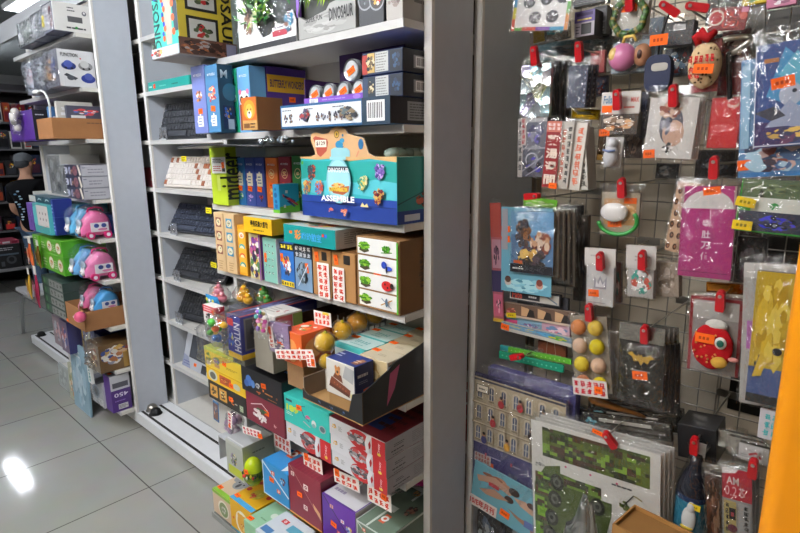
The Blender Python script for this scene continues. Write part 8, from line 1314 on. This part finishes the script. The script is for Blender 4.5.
hook('red tipped hook through the red band of the lead pack', 753, 470, 1.19)
for i in range(3):
    pack('small_bag_stack', ['clear sleeved pack with white label and red mark above the lead packs', 'second clear sleeved pack behind the white label one', 'hindmost clear sleeved pack low at the right'][i], 'pack', (738 - 10 * i, 458 - 6 * i), (768 - 3 * i, 466 - 6 * i), (740 - 10 * i, 442 - 6 * i), 1.245 + .03 * i, .012, {'*': '6a665c:foil', 'F': '8a8478' if i else 'a8a49e'}, {'F': [R(.0, .1, .8, .95, 'c0bcb8'), ('l', .35, .4, .6, .6, .12, 'b03038'), ('l', .6, .6, .75, .3, .12, 'b03038'), LN(.05, .2, .4, .4, '8a8a88', 2, 3)] if i == 0 else []}, top=.006, amp=.007)
for i in range(2):
    r = pack('glitter_pack', ['clear pack of dark brown glitter, front one', 'clear pack of dark brown glitter, rear one'][i], 'pack', (708 + 5 * i, 540), (722 + 5 * i, 543), (713 + 5 * i, 478 - 3 * i), 1.225 + .025 * i, .012, {'*': '3a2418', 'F': '44291c'}, {'F': [BL(.5, .5, .5, .5, '5a3826 2c1a12 6a4632 8a6a50', 40, 3 + i)]}, top=.03, amp=.005, grp=None)
pack('dark_pouch', 'black pouch between the bottle and the glitter packs', 'pouch', (702, 536), (712, 538), (704, 480), 1.30, .012, '1c1c1e', {'F': [BL(.5, .3, .4, .2, '3a3a40 c8b030', 4, 2)]}, top=.03, amp=.006)
# things low at the front
t = thing('open_carton', 'brown open carton edge at the bottom of the right bay', 'carton', Matrix.Translation((at(622, 520, Y=1.14).x, 1.08, .16)) @ Matrix.Rotation(-.12, 4, 'Z'))
w_, d_, h_ = .16, .1, at(625, 517, Y=1.12).z - .16
for nm, bb in (('front_panel', (0, 0, 0, w_, .004, h_)), ('back_panel', (0, d_ - .004, 0, w_, d_, h_ * 1.0)), ('side_panel', (0, .004, 0, .004, d_ - .004, h_)), ('side_panel', (w_ - .004, .004, 0, w_, d_ - .004, h_)), ('bottom_panel', (.004, .004, 0, w_ - .004, d_ - .004, .004)), ('packing_insert', (.005, .005, h_ - .03, w_ - .005, d_ - .005, h_ - .008))):
    m = MB(); m.box(*bb, 'a07440:paper' if nm != 'packing_insert' else '8a6234:paper'); m.obj(nm, t)
t = thing('carton_stand', 'low dark stand under the open carton of the right bay', 'stand', Matrix.Translation((at(560, 520, Y=1.14).x - .1, 1.06, 0)))
m = MB(); m.box(0, 0, .12, .5, .13, .159, '3a3a3c:paint'); m.obj('top', t)
for x, y in ((.01, .01), (.46, .01), (.01, .1), (.46, .1)):
    m = MB(); m.box(x, y, 0, x + .03, y + .02, .1195, '2c2c2e:paint'); m.obj('leg', t)
x, y, z = pt(600, 540, 1.13)
t = thing('crumpled_bag', 'crumpled frosted plastic bag beside the open brown carton', 'bag', Matrix.Translation((x - .035, 1.125, .172)))
hb = at(600, 512, Y=1.12).z - .16
m = MB(); m.ell((0, 0, hb * .47), (.05, .035, hb * .48), film(2.2, 'd8d8d6', .35, 'frosted_film'), 24, 18, .45, 7); m.obj('bag_film', t)
m = MB(); m.ell((0, 0, hb / 2 - .01), (.043, .028, hb / 2 - .014), '8a8a84:paper', 14, 10, .25, 4); m.obj('wrapped_goods', t)
for i, (b0, b1, t0, c, lab) in enumerate([((480, 560), (505, 566), (482, 512), '26282c', 'black bagged cable pack under the swim magazine'), ((503, 560), (528, 566), (505, 522), '30343a', 'black bagged cord pack low in the bay with blue flecks')]):
    r = pack('cable_pack', lab, 'cable pack', b0, b1, t0, 1.30 + .02 * i, .02, {'*': c, 'F': c}, {'F': [BL(.5, .5, .45, .45, '3a3c42 16181a 5a6a80 a8b0b8', 16, i)]}, top=.02, amp=.008, stk=[('F', .8, .6, ORANGE, .032, .02)] if i else ())
# tiled background goods deep on the grid
for i, (b0, b1, t0, c, lab) in enumerate([((560, 262), (580, 264), (562, 205), '3a3c3e', 'dark grey pack deep on the grid behind the comic stack'), ((573, 300), (586, 302), (575, 215), '5a5650', 'olive grey pack deep on the grid right of the comics'), ((655, 178), (676, 180), (656, 163), '1a1a1c', 'black strip pack under the white figure cards'), ((590, 60), (620, 58), (590, 40), '6a7a80', 'pale blue pack deep behind the red pouch'), ((530, 62), (600, 58), (531, 44), '5a7c84', 'pale blue green wide pack deep behind the notebooks'), ((640, 60), (660, 60), (640, 20), '4a5a68', 'slate blue pack deep behind the earphone case'), ((694, 178), (736, 180), (696, 150), '2a2624', 'dark brown pack deep behind the red pouch'), ((600, 396), (620, 400), (602, 330), '6a5e50', 'tan pack deep between the sponges and the emblem sleeves'), ((690, 330), (700, 332), (690, 305), '3a3a3e', 'dark pack deep left of the fish purse'), ((560, 420), (618, 440), (566, 402), '3a4a5a', 'slate pack deep behind the foil stick packs')]):
    pack('grid_pack', lab, 'pack', b0, b1, t0, 1.45, .015, c, {'F': [BL(.5, .5, .42, .42, c + ' 8a8a88 4a5058 6a625a', 14, i)]}, top=.004, amp=.005)
